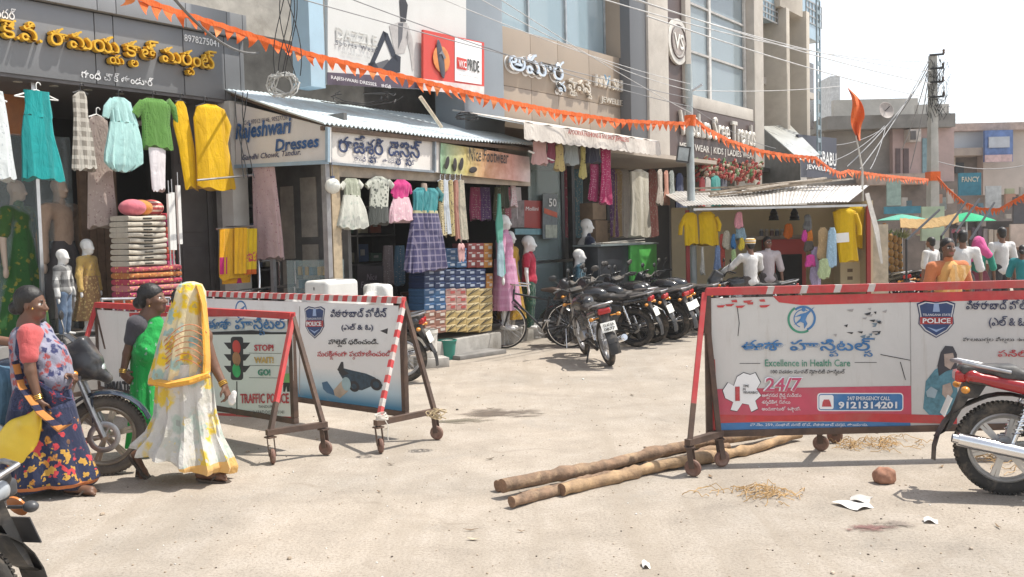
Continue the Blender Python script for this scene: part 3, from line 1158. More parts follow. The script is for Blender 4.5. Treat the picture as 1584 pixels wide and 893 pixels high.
 mg.build('front_mudguard', mb, T)
 B = Blob(.008)
 if cowl:
  B.ell((1.15, 0, .84), (.13, .115, .11), .03)
  B.rbox((1.13, 0, .93), (.10, .105, .12), .04, .05, 0, np.array(Euler((0, -.55, 0)).to_matrix()))
  B.cap((1.22, .05, .80), (1.30, .0, .74), .06, .03, .04)
  B.cap((1.22, -.05, .80), (1.30, 0, .74), .06, .03, .04)
  B.build('headlight_cowl', mat((.035, .037, .042), .38, 0, .15, 6, dirt=(.3, .26, .22), damt=.5, coat=.2), T)
  Hl = MB().sphere((1.262, 0, .82), (.03, .08, .05))
  Hl.build('headlight', mat((.75, .78, .8), .08, .4, .05, coat=1), T)
  Wd = MB()
  Wd.sheet([[(1.20 - .05 * j - .04 * (abs(i - 3) / 3) ** 2, (i - 3) / 3 * (.10 - .008 * j), .96 + .045 * j) for j in range(4)] for i in range(7)], .005)
  Wd.build('visor', mat((.03, .032, .036), .15, 0, .1, coat=.7), T)
 else:
  B.ell((1.12, 0, .82), (.075, .09, .09), .02)
  B.rbox((1.08, 0, .92), (.07, .09, .04), .03, .04)
  B.build('headlight_shell', mb, T)
  MB().sphere((1.165, 0, .82), (.045, .08, .08)).build('headlight', mat((.75, .78, .8), .08, .4, .05, coat=1), T)
 hb = MB()
 hb.tube([(1.0, 0, .95), (1.0, -.1, .97), (.97, -.2, 1.03), (.93, -.26, 1.04), (.86, -.36, 1.02)], .011, 8)
 hb.tube([(1.0, 0, .95), (1.0, .1, .97), (.97, .2, 1.03), (.93, .26, 1.04), (.86, .36, 1.02)], .011, 8)
 hb.box((1.02, 0, .98), (.09, .17, .05), (0, -.5, 0))
 h = hb.build('handlebar', blk, T)
 for sy in (-1, 1):
  gr = MB()
  gr.cyl((.925, sy * .265, 1.039), (.855, sy * .37, 1.018), .017, n=10)
  gr.tube([(.95, sy * .22, 1.035), (.96, sy * .28, 1.015), (.90, sy * .37, 1.0)], .006, 6)
  gr.build('grip', rub, h)
 for sy in (-1, 1):
  mi = MB()
  mi.tube([(.955, sy * .21, 1.04), (.96, sy * .24, 1.12), (.93, sy * .30, 1.20)], .006, 6)
  mi.sphere((.93, sy * .315, 1.225), (.016, .062, .04))
  mi.build('mirror', blk, T)
 c = MB()
 c.tube([(.0, .13, .36), (.46, .13, .42), (.50, .13, .36), (.46, .13, .31), (.0, .13, .255), (-.06, .13, .30), (.0, .13, .36)], .02, 8)
 c.tube([(.40, .13, .26), (.34, .24, .02)], .012, 8)
 c.box((.335, .25, .012), (.06, .05, .012))
 c.build('chain_guard_and_stand', blk, T)
 return T
def place(o, p, rz, lean=0.0):
 o.location = p
 o.rotation_euler = (lean, 0, rz)
 o.rotation_mode = 'XYZ'
 return o
# ================================================================== shop row along the left side of the street
OFF = {}
def fthing(name, label, cat, s, y, z=0.0, group=None):
 T = thing(name, label, cat, FW(s, y, z), FA, group)
 OFF[T.name] = (s, y, z)
 return T
class FB(MB):
 def put(s, name, mats, T, **k):
  o = OFF[T.name]
  s.v = [(p[0] - o[0], p[1] - o[1], p[2] - o[2]) for p in s.v]
  return s.build(name, mats, T, **k)
def ptext(T, s, m, y, x0, x1, yb, yt, bold=0.0, extrude=0.0, shear=0.0, name='lettering', stand=0.012, spacing=1.0, host=None):
 """writing on the plane y between picture columns x0 and x1, from row yb (foot) to yt (top) at x0"""
 s0, z0 = FP(x0, yb, y)
 s1, _ = FP(x1, yb, y)
 _, zt = FP(x0, yt, y)
 o = OFF[T.name]
 fr = (V((s0 - o[0], y - stand - o[1], z0 - o[2])), (1, 0, 0), (0, 0, 1))
 return text(host or T, s, m, (0, 0), width=s1 - s0, height=zt - z0, bold=bold, extrude=extrude, shear=shear, frame=fr, name=name, spacing=spacing)
def board(T, name, m, y, c, th=.05, frame=None, fw=.05):
 """board from four picture corners (tl, tr, br, bl) on the plane y"""
 q = [FP(*p, y) for p in c]
 b = FB()
 o = OFF[T.name]
 b.add([(p[0], y, p[1]) for p in q] + [(p[0], y + th, p[1]) for p in q], [(3, 2, 1, 0), (4, 5, 6, 7), (0, 1, 5, 4), (1, 2, 6, 5), (2, 3, 7, 6), (3, 0, 4, 7)])
 r = b.put(name, m, T, smooth=False)
 if frame:
  f = FB()
  P = [V((p[0], y - .012, p[1])) for p in q]
  for i in range(4):
   f.beam(P[i], P[(i + 1) % 4], .05, fw, up=(0, 1, 0))
  f.put('frame', frame, T)
 return r
GREY = mat((.20, .205, .215), .38, .1, .05, 2)
GREYD = mat((.10, .102, .108), .45, .1, .1, 3)
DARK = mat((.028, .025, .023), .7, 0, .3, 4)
STONE = mat((.22, .21, .20), .7, 0, .25, 5, .2, dirt=(.12, .10, .085))
CONC = mat((.40, .38, .35), .85, 0, .25, 3, .3, 40, dirt=(.16, .145, .125), damt=.8)
PLAST = mat((.62, .60, .56), .8, 0, .12, 2, .1, dirt=(.38, .34, .29), damt=.5)
WOOD = mat((.20, .11, .06), .55, 0, .3, 8)
GOLD = mat((.72, .42, .03), .35, .1, .08)
WHITEL = mat((.82, .82, .82), .5, 0, .03)
# ---- cloth shop with the grey fascia
T1 = fthing('cloth_shop', 'grey panelled cloth shop with gold raised lettering and garments hung along its front', 'shop building', -3, 1.7)
b = FB()
seams = sorted([FP(x, 90, 1.7)[0] for x in (148, 177, 284, 347, 371)])
edges = [-8.0, -5.6, -4.3] + seams + [.22]
for a, c in zip(edges[:-1], edges[1:]):
 b.bb((a + .006, 1.7, 3.64), (c - .006, 1.9, 4.46))
b.bb((-8, 1.72, 3.66), (.21, 1.88, 4.44))
b.put('fascia', GREY, T1, bevel=.004)
b = FB()
for a, c in zip(edges[:-1], edges[1:]):
 b.bb((a + .005, 1.62, 4.475), (c - .005, 1.95, 4.78))
b.put('parapet', mat((.27, .275, .285), .4, .1, .05, 2), T1, bevel=.004)
b = FB()
b.bb((-8, 2.0, 4.7), (-.72, 6, 8.4))
b.put('upper_wall', GREY, T1)
b = FB()
for a, c in ((-3.0, -2.2), (-2.14, -1.45), (-1.4, -.9)):
 b.bb((a, 1.96, 4.84), (c, 2.03, 6.2))
b.put('window', mat((.35, .42, .46), .06, .3, .3, 1.2), T1)
b = FB()
b.bb((-8, 1.72, 3.60), (.2, 5, 3.645))
b.put('ceiling', mat((.14, .13, .13), .6), T1)
for k in range(9):
 b = FB()
 b.cyl((-3.6 + k * .42, 1.95, 3.594), (-3.6 + k * .42, 1.95, 3.61), .05, n=14)
 b.put('ceiling_lamp', mat((.5, .48, .42), .4), T1)
b = FB()
b.bb((-8, 1.55, .0), (.0, 6, .70))
b.bb((-8, 1.15, 0), (.0, 1.55, .36))
b.put('plinth', STONE, T1, bevel=.01)
b = FB()
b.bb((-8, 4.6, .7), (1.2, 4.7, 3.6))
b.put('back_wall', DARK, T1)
b = FB()
b.bb((-8, 2.9, 3.12), (-1.95, 3.0, 3.60))
b.put('wood_pelmet', mat((.46, .17, .05), .4, 0, .2, 5), T1)
b = FB()
s0 = FP(128, 400, 2.5)[0]
s1 = FP(186, 400, 2.5)[0]
for k in range(5):
 w_ = (s1 - s0) / 5
 b.bb((s0 + k * w_ + .004, 2.5, .7), (s0 + (k + 1) * w_ - .004, 2.56, 3.1))
b.put('wood_panel', mat((.15, .095, .06), .6, 0, .35, 7), T1)
b = FB()
for a, c in ((272, 322), (322, 346)):
 sa, sb_ = FP(a, 350, 2.1)[0], FP(c, 350, 2.1)[0]
 b.bb((sa + .01, 2.1, .7), (sb_ - .01, 2.16, 3.6))
 for z in (1.0, 1.9, 2.8):
  b.bb((sa + .08, 2.085, z), (sb_ - .08, 2.1, z + .7))
b.put('folding_door', mat((.11, .10, .095), .55, 0, .15), T1, bevel=.004)
b = FB()
sa, sb_ = FP(344, 350, 1.85)[0], FP(364, 350, 1.85)[0]
b.bb((sa, 1.85, .7), (sb_, 1.95, 3.6))
b.put('grey_wall', mat((.27, .255, .24), .7), T1)
b = FB()
sa, sb_ = FP(362, 350, 1.62)[0], FP(386, 350, 1.62)[0]
b.bb((sa, 1.62, .5), (sb_, 1.9, 3.62))
b.put('pilaster', PLAST, T1)
b = FB()
b.bb((-8, 2.62, .72), (s0 - .02, 2.635, 3.1))
b.put('display_glass', glass((.5, .6, .62), .02, .16), T1)
b = FB()
sa = FP(62, 350, 1.9)[0]
b.bb((sa - .02, 1.9, .70), (sa + .02, 1.94, 3.6))
b.put('glazing_post', m_steel(), T1)
b = FB()
for z in (1.25, 1.8, 2.35, 2.85):
 b.bb((-8, 3.6, z), (-2.2, 4.5, z + .03))
b.put('shelving', mat((.10, .08, .065), .6), T1)
ptext(T1, 'కె.వి. రామయ్య క్లాత్ మర్చంట్', [GOLD], 1.7, -3, 328, 76, 25, bold=.018, extrude=.03, name='lettering', stand=.05)
b_ = ptext(T1, 'కె.వి. రామయ్య క్లాత్ మర్చంట్', mat((.02, .02, .02), .6), 1.7, -4, 327, 77, 26, bold=.035, name='lettering_backing', stand=.004)
ptext(T1, 'గాంధీ చౌక్ తాండూర్', WHITEL, 1.7, 125, 236, 122, 106, bold=.012)
ptext(T1, '8978275041', WHITEL, 1.7, 284, 337, 64, 53, bold=.012)
ptext(T1, 'సుందర్', WHITEL, 1.7, -25, 24, 24, 6, bold=.012)
# things stacked on the shelves inside
cols = [(.55, .08, .10), (.60, .25, .05), (.30, .05, .25), (.05, .22, .35), (.50, .42, .25), (.08, .30, .16), (.65, .55, .45), (.4, .06, .07)]
rr = random.Random(4)
for k in range(20):
 s_ = -5.3 + (k % 10) * .33
 z = (1.28, 1.83)[k // 10]
 c = cols[rr.randrange(8)]
 T = fthing('folded_cloth', 'folded %s cloth bundle, number %s along the %s shop shelf' % (['crimson', 'orange', 'purple', 'blue', 'khaki', 'green', 'pale', 'dark red'][cols.index(c)], ['one', 'two', 'three', 'four', 'five', 'six', 'seven', 'eight', 'nine', 'ten'][k % 10], ['lower', 'upper'][k // 10]), 'cloth', s_, 3.8, z, 'cloth bundles on the shop shelves')
 for q in range(4):
  FB().bb((s_ - .13 + rr.uniform(-.01, .01), 3.68, z + .002 + q * .08), (s_ + .13, 3.98, z + .074 + q * .08)).put('fold', cloth(c), T, bevel=.02)

# ---- fabric packs on the step
def pack_label(i, n):
 w_ = ['topmost', 'second', 'third', 'fourth', 'fifth', 'sixth', 'seventh', 'eighth', 'ninth', 'tenth', 'eleventh', 'twelfth']
 return w_[i] if i < n - 1 else 'lowest'
yk = 1.5
sa, sb_ = FP(185, 370, yk)[0], FP(243, 370, yk)[0]
for i in range(9):
 z1_ = FP(214, 334 + i * 8.6, yk)[1]
 z0_ = FP(214, 334 + (i + 1) * 8.6, yk)[1] + .003
 T = fthing('cloth_pack', 'cream folded cloth pack with a dark handle slot, %s of its stack' % pack_label(i, 9), 'cloth pack', (sa + sb_) / 2, yk, z0_, 'cream cloth packs')
 hz = (z1_ - z0_) / 2
 rings = []
 jx = rr.uniform(-.012, .012)
 for t in np.linspace(-1, 1, 13):
  sg = .010 * math.sin(t * 3 + i) - .012 * (1 - t * t)
  rings.append([((sb_ - sa) / 2 * t + jx, .19 * math.copysign(abs(math.cos(a)) ** .35, math.cos(a)), hz + sg * .5 + hz * .97 * math.copysign(abs(math.sin(a)) ** .6, math.sin(a))) for a in np.linspace(0, 2 * math.pi, 20, endpoint=False)])
 MB().loft(rings).build('pack', cloth((.52, .47, .39)), T)
 MB().box((0, -.193, hz * .9), (.11, .012, hz * .5)).build('handle_slot', DARK, T)
sa, sb_ = FP(187, 450, yk)[0], FP(268, 450, yk)[0]
for i in range(9):
 z1_ = FP(225, 411 + i * 9.6, yk)[1]
 z0_ = FP(225, 411 + (i + 1) * 9.6, yk)[1] + .002
 c = [(.50, .10, .12), (.45, .16, .05), (.42, .05, .09), (.52, .18, .20), (.34, .04, .10), (.55, .12, .05), (.30, .06, .14), (.48, .10, .16), (.40, .05, .06)][i]
 nm = ['red', 'rust', 'crimson', 'rose', 'maroon', 'orange red', 'plum', 'pink red', 'dark red'][i]
 T = fthing('folded_cloth', 'folded %s patterned cloth, %s of the stack below the cream packs' % (nm, pack_label(i, 9)), 'cloth', (sa + sb_) / 2, yk, z0_, 'patterned cloths stacked by the shop door')
 hz = (z1_ - z0_) / 2
 rings = []
 for t in np.linspace(-1, 1, 17):
  rings.append([((sb_ - sa) / 2 * t, .19 * math.copysign(abs(math.cos(a)) ** .4, math.cos(a)), hz + hz * .99 * (1 + .04 * math.sin(9 * t + i)) * math.copysign(abs(math.sin(a)) ** .7, math.sin(a))) for a in np.linspace(0, 2 * math.pi, 20, endpoint=False)])
 MB().loft(rings).build('cloth', cloth(c, (.70, .45, .15), 'floral', 26, .35, (.15, .03, .08)), T)
sa = FP(245, 370, yk + .1)[0]
for i in range(8):
 za, zb_ = FP(250, 330 + i * 10.5, yk)[1], FP(250, 330 + (i + 1) * 10.5, yk)[1]
 T = fthing('folded_cloth', 'small folded red cloth behind the cream packs, %s of its stack' % pack_label(i, 8), 'cloth', sa + .06, yk + .12, zb_, 'red cloths behind the cream packs')
 FB().bb((sa - .02, yk - .02, zb_ + .003), (sa + .15, yk + .3, za)).put('cloth', cloth([(.55, .06, .08), (.42, .05, .16), (.6, .14, .08)][i % 3], (.7, .5, .4), 'floral', 30, .3), T, bevel=.018)
for i, (x0, x1, c, nm, kind) in enumerate(((187, 222, (.60, .16, .20), 'pink', 'plain'), (208, 236, (.62, .24, .06), 'orange', 'plain'), (226, 258, (.55, .10, .10), 'red striped', 'stripe'))):
 s0_, z0_ = FP(x0, 334, yk)
 s1_, z1_ = FP(x1, 308, yk)
 T = fthing('cloth_roll', 'rolled %s cloth lying on top of the cream packs' % nm, 'cloth', (s0_ + s1_) / 2, yk, z0_ - .005)
 B = Blob(.012)
 B.ell((0, .06 * i, (z1_ - z0_) / 2), ((s1_ - s0_) / 2, .16, (z1_ - z0_) / 2), .02)
 B.build('cloth', cloth(c, (.8, .6, .5), kind, 120, .3), T)
# ---- steel display stands and railing
for i, (x, yt, yb) in enumerate(((261, 300, 387), (266, 298, 387), (275, 287, 378))):
 s_, z1_ = FP(x, yt, 1.35)
 z0_ = FP(x, yb, 1.35)[1]
 T = fthing('display_stand', 'slim white metal garment stand, %s of the three beside the stacked cloths' % ['nearest the cloths', 'middle one', 'nearest the door'][i], 'display stand', s_, 1.35, .36, 'white display stands')
 FB().bb((s_ - .022, 1.33, z0_), (s_ + .022, 1.37, z1_)).put('panel', m_white(), T)
 FB().cyl((s_, 1.35, z1_), (s_, 1.35, z1_ + .16), .006).cyl((s_, 1.37, .37), (s_, 1.37, z0_ + .2), .012).cyl((s_, 1.37, .36), (s_, 1.37, .375), .12).put('rod', m_steel(), T)
yr = 1.25
T = fthing('handrail', 'polished steel handrail in front of the cloth shop and dress shop', 'railing', FP(330, 452, yr)[0], yr, 0)
b = FB()
pts = [FP(252, 464, yr), FP(330, 456, yr), FP(458, 441, yr)]
b.tube([(p[0], yr, p[1]) for p in pts], .026, 10)
for x in (258, 330, 400, 456):
 s_, z_ = FP(x, 464 - (x - 252) * .113, yr)
 b.cyl((s_, yr, 0), (s_, yr, z_), .02, n=10)
b.put('rail', m_chrome(), T)
b = FB()
q = [FP(400, 404, yr), FP(456, 402, yr)]
b.tube([(q[0][0], yr, FP(400, 450, yr)[1]), (q[0][0], yr, q[0][1]), (q[1][0], yr, q[1][1]), (q[1][0], yr, FP(456, 445, yr)[1])], .022, 10)
s_ = FP(433, 440, yr)[0]
b.cyl((s_, yr, FP(433, 445, yr)[1]), (s_, yr, FP(433, 405, yr)[1]), .014, n=8)
b.put('gate_frame', m_chrome(), T)
T = fthing('steel_bracket', 'thin steel arm holding garments out below the yellow kurtas', 'bracket', FP(392, 271, 1.1)[0], 1.1, FP(392, 271, 1.1)[1])
pa, pb = FP(305, 279, 1.1), FP(392, 271, 1.1)
FB().tube([(pa[0], 1.1, pa[1]), (pb[0], 1.1, pb[1]), (pb[0], 1.62, pb[1])], .013, 8).put('arm', m_steel(), T)
# barred metal gate low in front of the step
T = fthing('railing', 'low dark iron railing behind the fabric stall step', 'railing', FP(200, 480, 1.2)[0], 1.2)
b = FB()
for x in range(158, 262, 17):
 s_, z_ = FP(x, 462, 1.2)
 b.cyl((s_, 1.2, 0), (s_, 1.2, z_), .012, n=8)
a, c = FP(156, 463, 1.2), FP(262, 461, 1.2)
b.tube([(a[0], 1.2, a[1]), (c[0], 1.2, c[1])], .018, 8)
a, c = FP(156, 512, 1.2), FP(262, 505, 1.2)
b.tube([(a[0], 1.2, a[1]), (c[0], 1.2, c[1])], .014, 8)
b.put('bars', m_steel(), T)

# ---- garments hung under the grey fascia
GY = 1.42
wh, bk = m_white(), m_blackmetal()
teal = cloth((.01, .30, .30), (.01, .23, .23), 'vstripe', 26, .5)
garment('frock', 'white tiered frock hanging at the far end of the rail', 'dress', GY, [('dress', cloth((.62, .66, .66), (.45, .5, .52), 'floral', 22, .25), [(140, -30, 4), (170, -32, 10), (215, -40, 17), (278, -48, 25)])], 'garments hung below the grey fascia', hanger=((-14, 146), 24, wh), amp=.08)
garment('dress', 'sleeveless teal dress on a white plastic hanger', 'dress', GY, [('skirt', teal, [(180, 36, 80), (205, 33, 83), (245, 32, 92), (278, 31, 98)]), ('bodice', teal, [(139, 37, 47), (141, 36, 76), (160, 38, 77), (182, 36, 80)])], 'garments hung below the grey fascia', hanger=((56, 139), 33, wh), folds=8, amp=.07)
garment('dress', 'grey and cream checked long dress hanging sideways', 'dress', GY, [('dress', cloth((.22, .20, .17), (.55, .52, .46), 'check', 60, .3), [(142, 121, 130), (150, 112, 134), (180, 114, 136), (215, 114, 144), (262, 112, 150)])], 'garments hung below the grey fascia', hanger=((124, 140), 12, bk))
garment('dress', 'long faded mauve printed dress hanging behind the checked one', 'dress', 1.75, [('dress', cloth((.36, .29, .26), (.20, .12, .12), 'floral', 26, .25, (.5, .42, .36)), [(180, 143, 155), (186, 138, 166), (240, 137, 172), (352, 133, 181)])], 'garments hung below the grey fascia', hanger=((149, 177), 12, wh), folds=7, amp=.05)
aqua = cloth((.38, .62, .60), (.48, .70, .68), 'floral', 16, .2)
garment('frock', 'pale aqua net frock with puffed sleeves', 'dress', GY, [('skirt', aqua, [(190, 170, 212), (215, 166, 218), (240, 163, 221), (254, 164, 222), (263, 172, 209)]), ('bodice', aqua, [(151, 176, 192), (157, 169, 202), (175, 170, 207), (192, 170, 211)])], 'garments hung below the grey fascia', sleeves=[([(176, 158), (166, 168), (163, 182)], 8, 6, aqua)], hanger=((183, 150), 14, bk), folds=11, amp=.12)
grn = cloth((.10, .24, .05), (.05, .13, .03), 'dots', 30, .22)
garment('kurta_set', 'green printed child kurta hanging over white trousers', 'clothes', GY, [('trousers', cloth((.72, .68, .70)), [(226, 229, 256), (260, 233, 256), (294, 236, 256)]), ('kurta', grn, [(153, 226, 252), (160, 214, 264), (190, 219, 262), (229, 218, 266)])], 'garments hung below the grey fascia', sleeves=[([(222, 160), (213, 170), (208, 178)], 8, 8, grn), ([(258, 158), (268, 168), (277, 200)], 8, 5, grn)], hanger=((236, 152), 14, bk), amp=.04)
yel = cloth((.72, .43, .005), (.62, .36, .005), 'vstripe', 18, .6)
garment('kurta', 'narrow yellow kurta seen edge-on', 'kurta', GY, [('kurta', yel, [(157, 274, 283), (165, 270, 288), (192, 268, 294), (230, 277, 302), (292, 286, 306)])], 'garments hung below the grey fascia', hanger=((279, 155), 8, bk), folds=5, amp=.05)
garment('kurta', 'wide yellow kurta with a long sleeve falling over its front', 'kurta', GY - .08, [('kurta', yel, [(162, 318, 334), (167, 304, 345), (185, 299, 347), (230, 302, 352), (292, 307, 365)])], 'garments hung below the grey fascia', sleeves=[([(340, 172), (351, 196), (346, 222), (333, 248)], 9, 8, yel)], hanger=((316, 160), 14, bk), folds=6, amp=.05)
def saree_extra(T, L):
 for i, (x0, x1, y0, y1, c) in enumerate(((338, 357, 356, 425, (.72, .35, .01)), (373, 392, 354, 425, (.74, .50, .02)), (356, 374, 353, 424, (.78, .42, .02)))):
  bd = [(L(350, 424)[1], L(350, 398)[1], (.45, .02, .14))] if i == 0 else [(L(380, 425)[1], L(380, 417)[1], (.6, .12, .02)), (L(380, 405)[1], L(380, 390)[1], (.55, .08, .10), 30, .5)] if i == 1 else None
  rings = []
  for q in range(12):
   yy = y0 + (y1 - y0) * q / 11
   a, c_ = L(x0, yy), L(x1, yy)
   rings.append([(a[0] + (c_[0] - a[0]) * t / 8, -.03 - .03 * i + .008 * math.sin(t * 2.2 + q * .2), a[1]) for t in range(9)])
  MB().sheet(rings, .012).build('panel', cloth(c, band=bd), T)
 rings = []
 for q in range(6):
  yy = 418 + 22 * q / 5
  a, c_ = L(345, yy), L(389, yy - 3)
  rings.append([(a[0] + (c_[0] - a[0]) * t / 8, .02 + .01 * math.sin(t * 2 + q), a[1]) for t in range(9)])
 MB().sheet(rings, .012).build('lower_fold', cloth((.62, .30, .02), (.45, .02, .14), 'vstripe', 20, .7), T)
garment('saree', 'folded yellow and magenta bordered saree hung on a steel rod', 'saree', 1.1, [('back_fold', cloth((.60, .32, .02)), [(354, 340, 390), (430, 342, 388)])], extra=saree_extra, folds=4)
T = fthing('garment_rod', 'steel rod carrying the folded yellow saree beside the pillar', 'rod', FP(392, 352, 1.1)[0], 1.1, FP(392, 352, 1.1)[1])
a, c = FP(335, 356, 1.1), FP(393, 351, 1.1)
FB().tube([(a[0], 1.1, a[1] + .01), (c[0], 1.1, c[1] + .01), (c[0], 1.65, c[1] + .01)], .012, 8).put('rod', m_steel(), T)

# ---- shop figures of the cloth shop
MANN = mat((.70, .69, .66), .35, 0, .04)
MANNC = mat((.55, .42, .33), .4, 0, .04)
def mann(label, y, hx, hy, fy, child=False, **k):
 s_, zt = FP(hx, hy, y)
 z0 = FP(hx, fy, y)[1]
 return figure('mannequin', label, 'mannequin', FW(s_, y, z0), FA + k.pop('turn', 0.3), zt - z0, k.pop('group', 'shop mannequins'), k.pop('skin', MANN), hair=None, vox=.014, child=child, mannequin=True, hands=False, **k)
mann('child mannequin in a black and white plaid shirt and blue jeans', 1.75, 95, 385, 520, True, shirt=cloth((.62, .62, .6), (.02, .02, .025), 'check', 34, .1), sleeve=1.5, pants=cloth((.11, .16, .24)), turn=.5)
mann('child mannequin in a mustard top and long flowered skirt', 1.85, 133, 369, 514, True, shirt=cloth((.46, .31, .10), (.3, .2, .16), 'dots', 22, .16), sleeve=1.5, skirt=cloth((.25, .15, .07), (.52, .38, .16), 'floral', 34, .4, (.42, .30, .12)), skirt_rows=[(.60, .10, .09), (.5, .12, .1), (.3, .15, .12), (.13, .19, .15)], turn=.4)
mann('tall mannequin draped in a sheer beige blouse', 2.7, 90, 275, 520, False, skin=MANNC, shirt=cloth((.48, .34, .25), sheer=None), sleeve=1.5, skirt=cloth((.10, .09, .09)), turn=.3)
mann('tall mannequin draped in a green and gold saree behind the glass', 2.75, 24, 278, 530, False, skin=MANNC, shirt=cloth((.05, .12, .03), (.25, .2, .03), 'floral', 14, .3), skirt=cloth((.035, .12, .03), (.22, .24, .03), 'floral', 10, .35, (.3, .26, .05)), skirt_rows=[(.80, .07, .06), (.62, .10, .085), (.5, .12, .09), (.3, .15, .12), (.03, .2, .15)], turn=.5)
# ================================================================== dress shop with the corrugated awning
TIN = mat((.66, .75, .79), .5, .1, .12, 3, .15, 30, dirt=(.40, .33, .26), damt=.5)
T2 = fthing('dress_shop', 'open fronted dress and shoe shop under a pale blue corrugated awning', 'shop building', 2.2, 0)
b = FB()
b.bb((.0, -.05, 0), (3.55, 4, .27))
b.bb((3.55, .25, 0), (4.9, 4, .26))
b.put('plinth', CONC, T2, bevel=.012)
b = FB()
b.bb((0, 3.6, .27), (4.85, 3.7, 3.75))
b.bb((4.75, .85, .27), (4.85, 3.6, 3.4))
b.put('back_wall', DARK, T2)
b = FB()
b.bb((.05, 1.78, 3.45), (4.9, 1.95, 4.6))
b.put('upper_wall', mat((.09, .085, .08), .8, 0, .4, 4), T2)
b = FB()
b.bb((.6, .25, .27), (.66, 1.75, 3.4))
b.put('side_wall', mat((.12, .115, .11), .6), T2)
b = FB()
for (a, c, z0, z1) in ((.35, .62, 1.1, 1.75), (.35, .62, 1.85, 2.6), (.8, 1.1, .9, 1.7), (.8, 1.1, 1.8, 2.6), (1.25, 1.5, .9, 2.5)):
 b.bb((.585, a, z0), (.602, c, z1))
b.put('door_panels', mat((.38, .34, .29), .6), T2)
b = FB()
sa, sb_ = FP(513, 300, 0)[0], FP(526, 300, 0)[0]
b.bb((sa, 0, .27), (sb_, .10, 2.75))
b.put('door_post', mat((.42, .33, .22), .6, 0, .25, 12), T2)
b = FB()
b.bb((-.02, -.02, .27), (.05, .06, 3.2))
b.bb((-.02, 1.0, .27), (.03, 1.06, 2.8))
b.put('steel_post', mat((.30, .29, .29), .5, .4), T2)
b = FB()
b.bb((sb_, .05, 2.55), (4.6, .12, 2.72))
b.put('lintel', mat((.40, .33, .26), .7, 0, .25, 6), T2)
b = FB()
for z in (.8, 1.3, 1.8, 2.3):
 b.bb((.9, 3.0, z), (4.6, 3.55, z + .03))
for s_ in (.9, 1.8, 2.7, 3.6, 4.55):
 b.bb((s_, 3.0, .27), (s_ + .03, 3.55, 2.7))
b.put('shelving', mat((.10, .09, .085), .6), T2)
# awning
aw = FB()
grid = []
for i in range(9):
 t = i / 8
 row = []
 for j in range(380):
  s_ = -.12 + j * .0127
  row.append((s_, 1.78 - 1.9 * t, 3.80 - .625 * t + .016 * math.sin(s_ * 2 * math.pi / .076) - .012 * math.sin(t * 3.1) + .01 * math.sin(s_ * 1.7) - .018 * t * math.sin(s_ * 1.1)))
 grid.append(row)
aw.sheet(grid, .006)
aw.put('awning', TIN, T2)
b = FB()
for s_ in (0, 1.1, 2.2, 3.3, 4.5):
 b.beam((s_, 1.75, 3.74), (s_, -.08, 3.135), .05, .05)
b.beam((-.1, -.06, 3.12), (4.68, -.06, 3.12), .05, .05)
b.put('awning_frame', mat((.16, .11, .08), .7, .3, .3, 8), T2)
b = FB()
b.bb((-.1, .05, 3.05), (4.7, 1.7, 3.08))
# ---- sign boards
BLUE = mat((.03, .10, .26), .5)
NAVY = mat((.02, .03, .10), .5)
SW = mat((.68, .64, .60), .6, 0, .06, 3, dirt=(.5, .42, .34), damt=.35)
PALEB = mat((.32, .42, .50), .55, .1, .1)
# side sign (turned towards the left end of the street)
sgn = thing('sign_board', 'white side sign with blue hand painted shop name under the awning end', 'sign', FW(-.06, .8, 2.7), FA - math.pi / 2)
# local x runs from y=1.65 (far) to y=-.05 (near) ; local y = into the shop
def SL(px, py):
 y_, z_ = FS(px, py, -.06)
 return V((.8 - y_, 0, z_ - 2.7))
q = [SL(364, 160), SL(508, 197), SL(508, 251), SL(365, 258)]
b = MB()
b.add([tuple(p) for p in q] + [(p.x, .05, p.z) for p in q], [(3, 2, 1, 0), (4, 5, 6, 7), (0, 1, 5, 4), (1, 2, 6, 5), (2, 3, 7, 6), (3, 0, 4, 7)])
b.build('panel', SW, sgn, smooth=False)
f = MB()
for i in range(1, 4):
 f.beam(q[i] + V((0, -.012, 0)), q[(i + 1) % 4] + V((0, -.012, 0)), .045, .04, up=(0, 1, 0)) if i != 3 else None
f.build('frame', PALEB, sgn)
def stext(s, m, x0, x1, yb, yt, **k):
 a, c, t_ = SL(x0, yb), SL(x1, yb), SL(x0, yt)
 up = V((0, 0, 1))
 text(sgn, s, m, (0, 0), width=(c - a).x, height=(t_ - a).z, frame=(a + V((0, -.012, 0)), (1, 0, 0), up), **k)
stext('Rajeshwari', BLUE, 366, 453, 224, 192, bold=.03, shear=.18)
stext('Dresses', BLUE, 427, 495, 235, 216, bold=.03, shear=.15)
stext('Gandhi Chowk, Tandur.', NAVY, 376, 467, 250, 240, bold=.012, shear=.25)
stext('Cell 9701210146, 9052772816', NAVY, 379, 452, 195, 187, bold=.005, shear=.1)
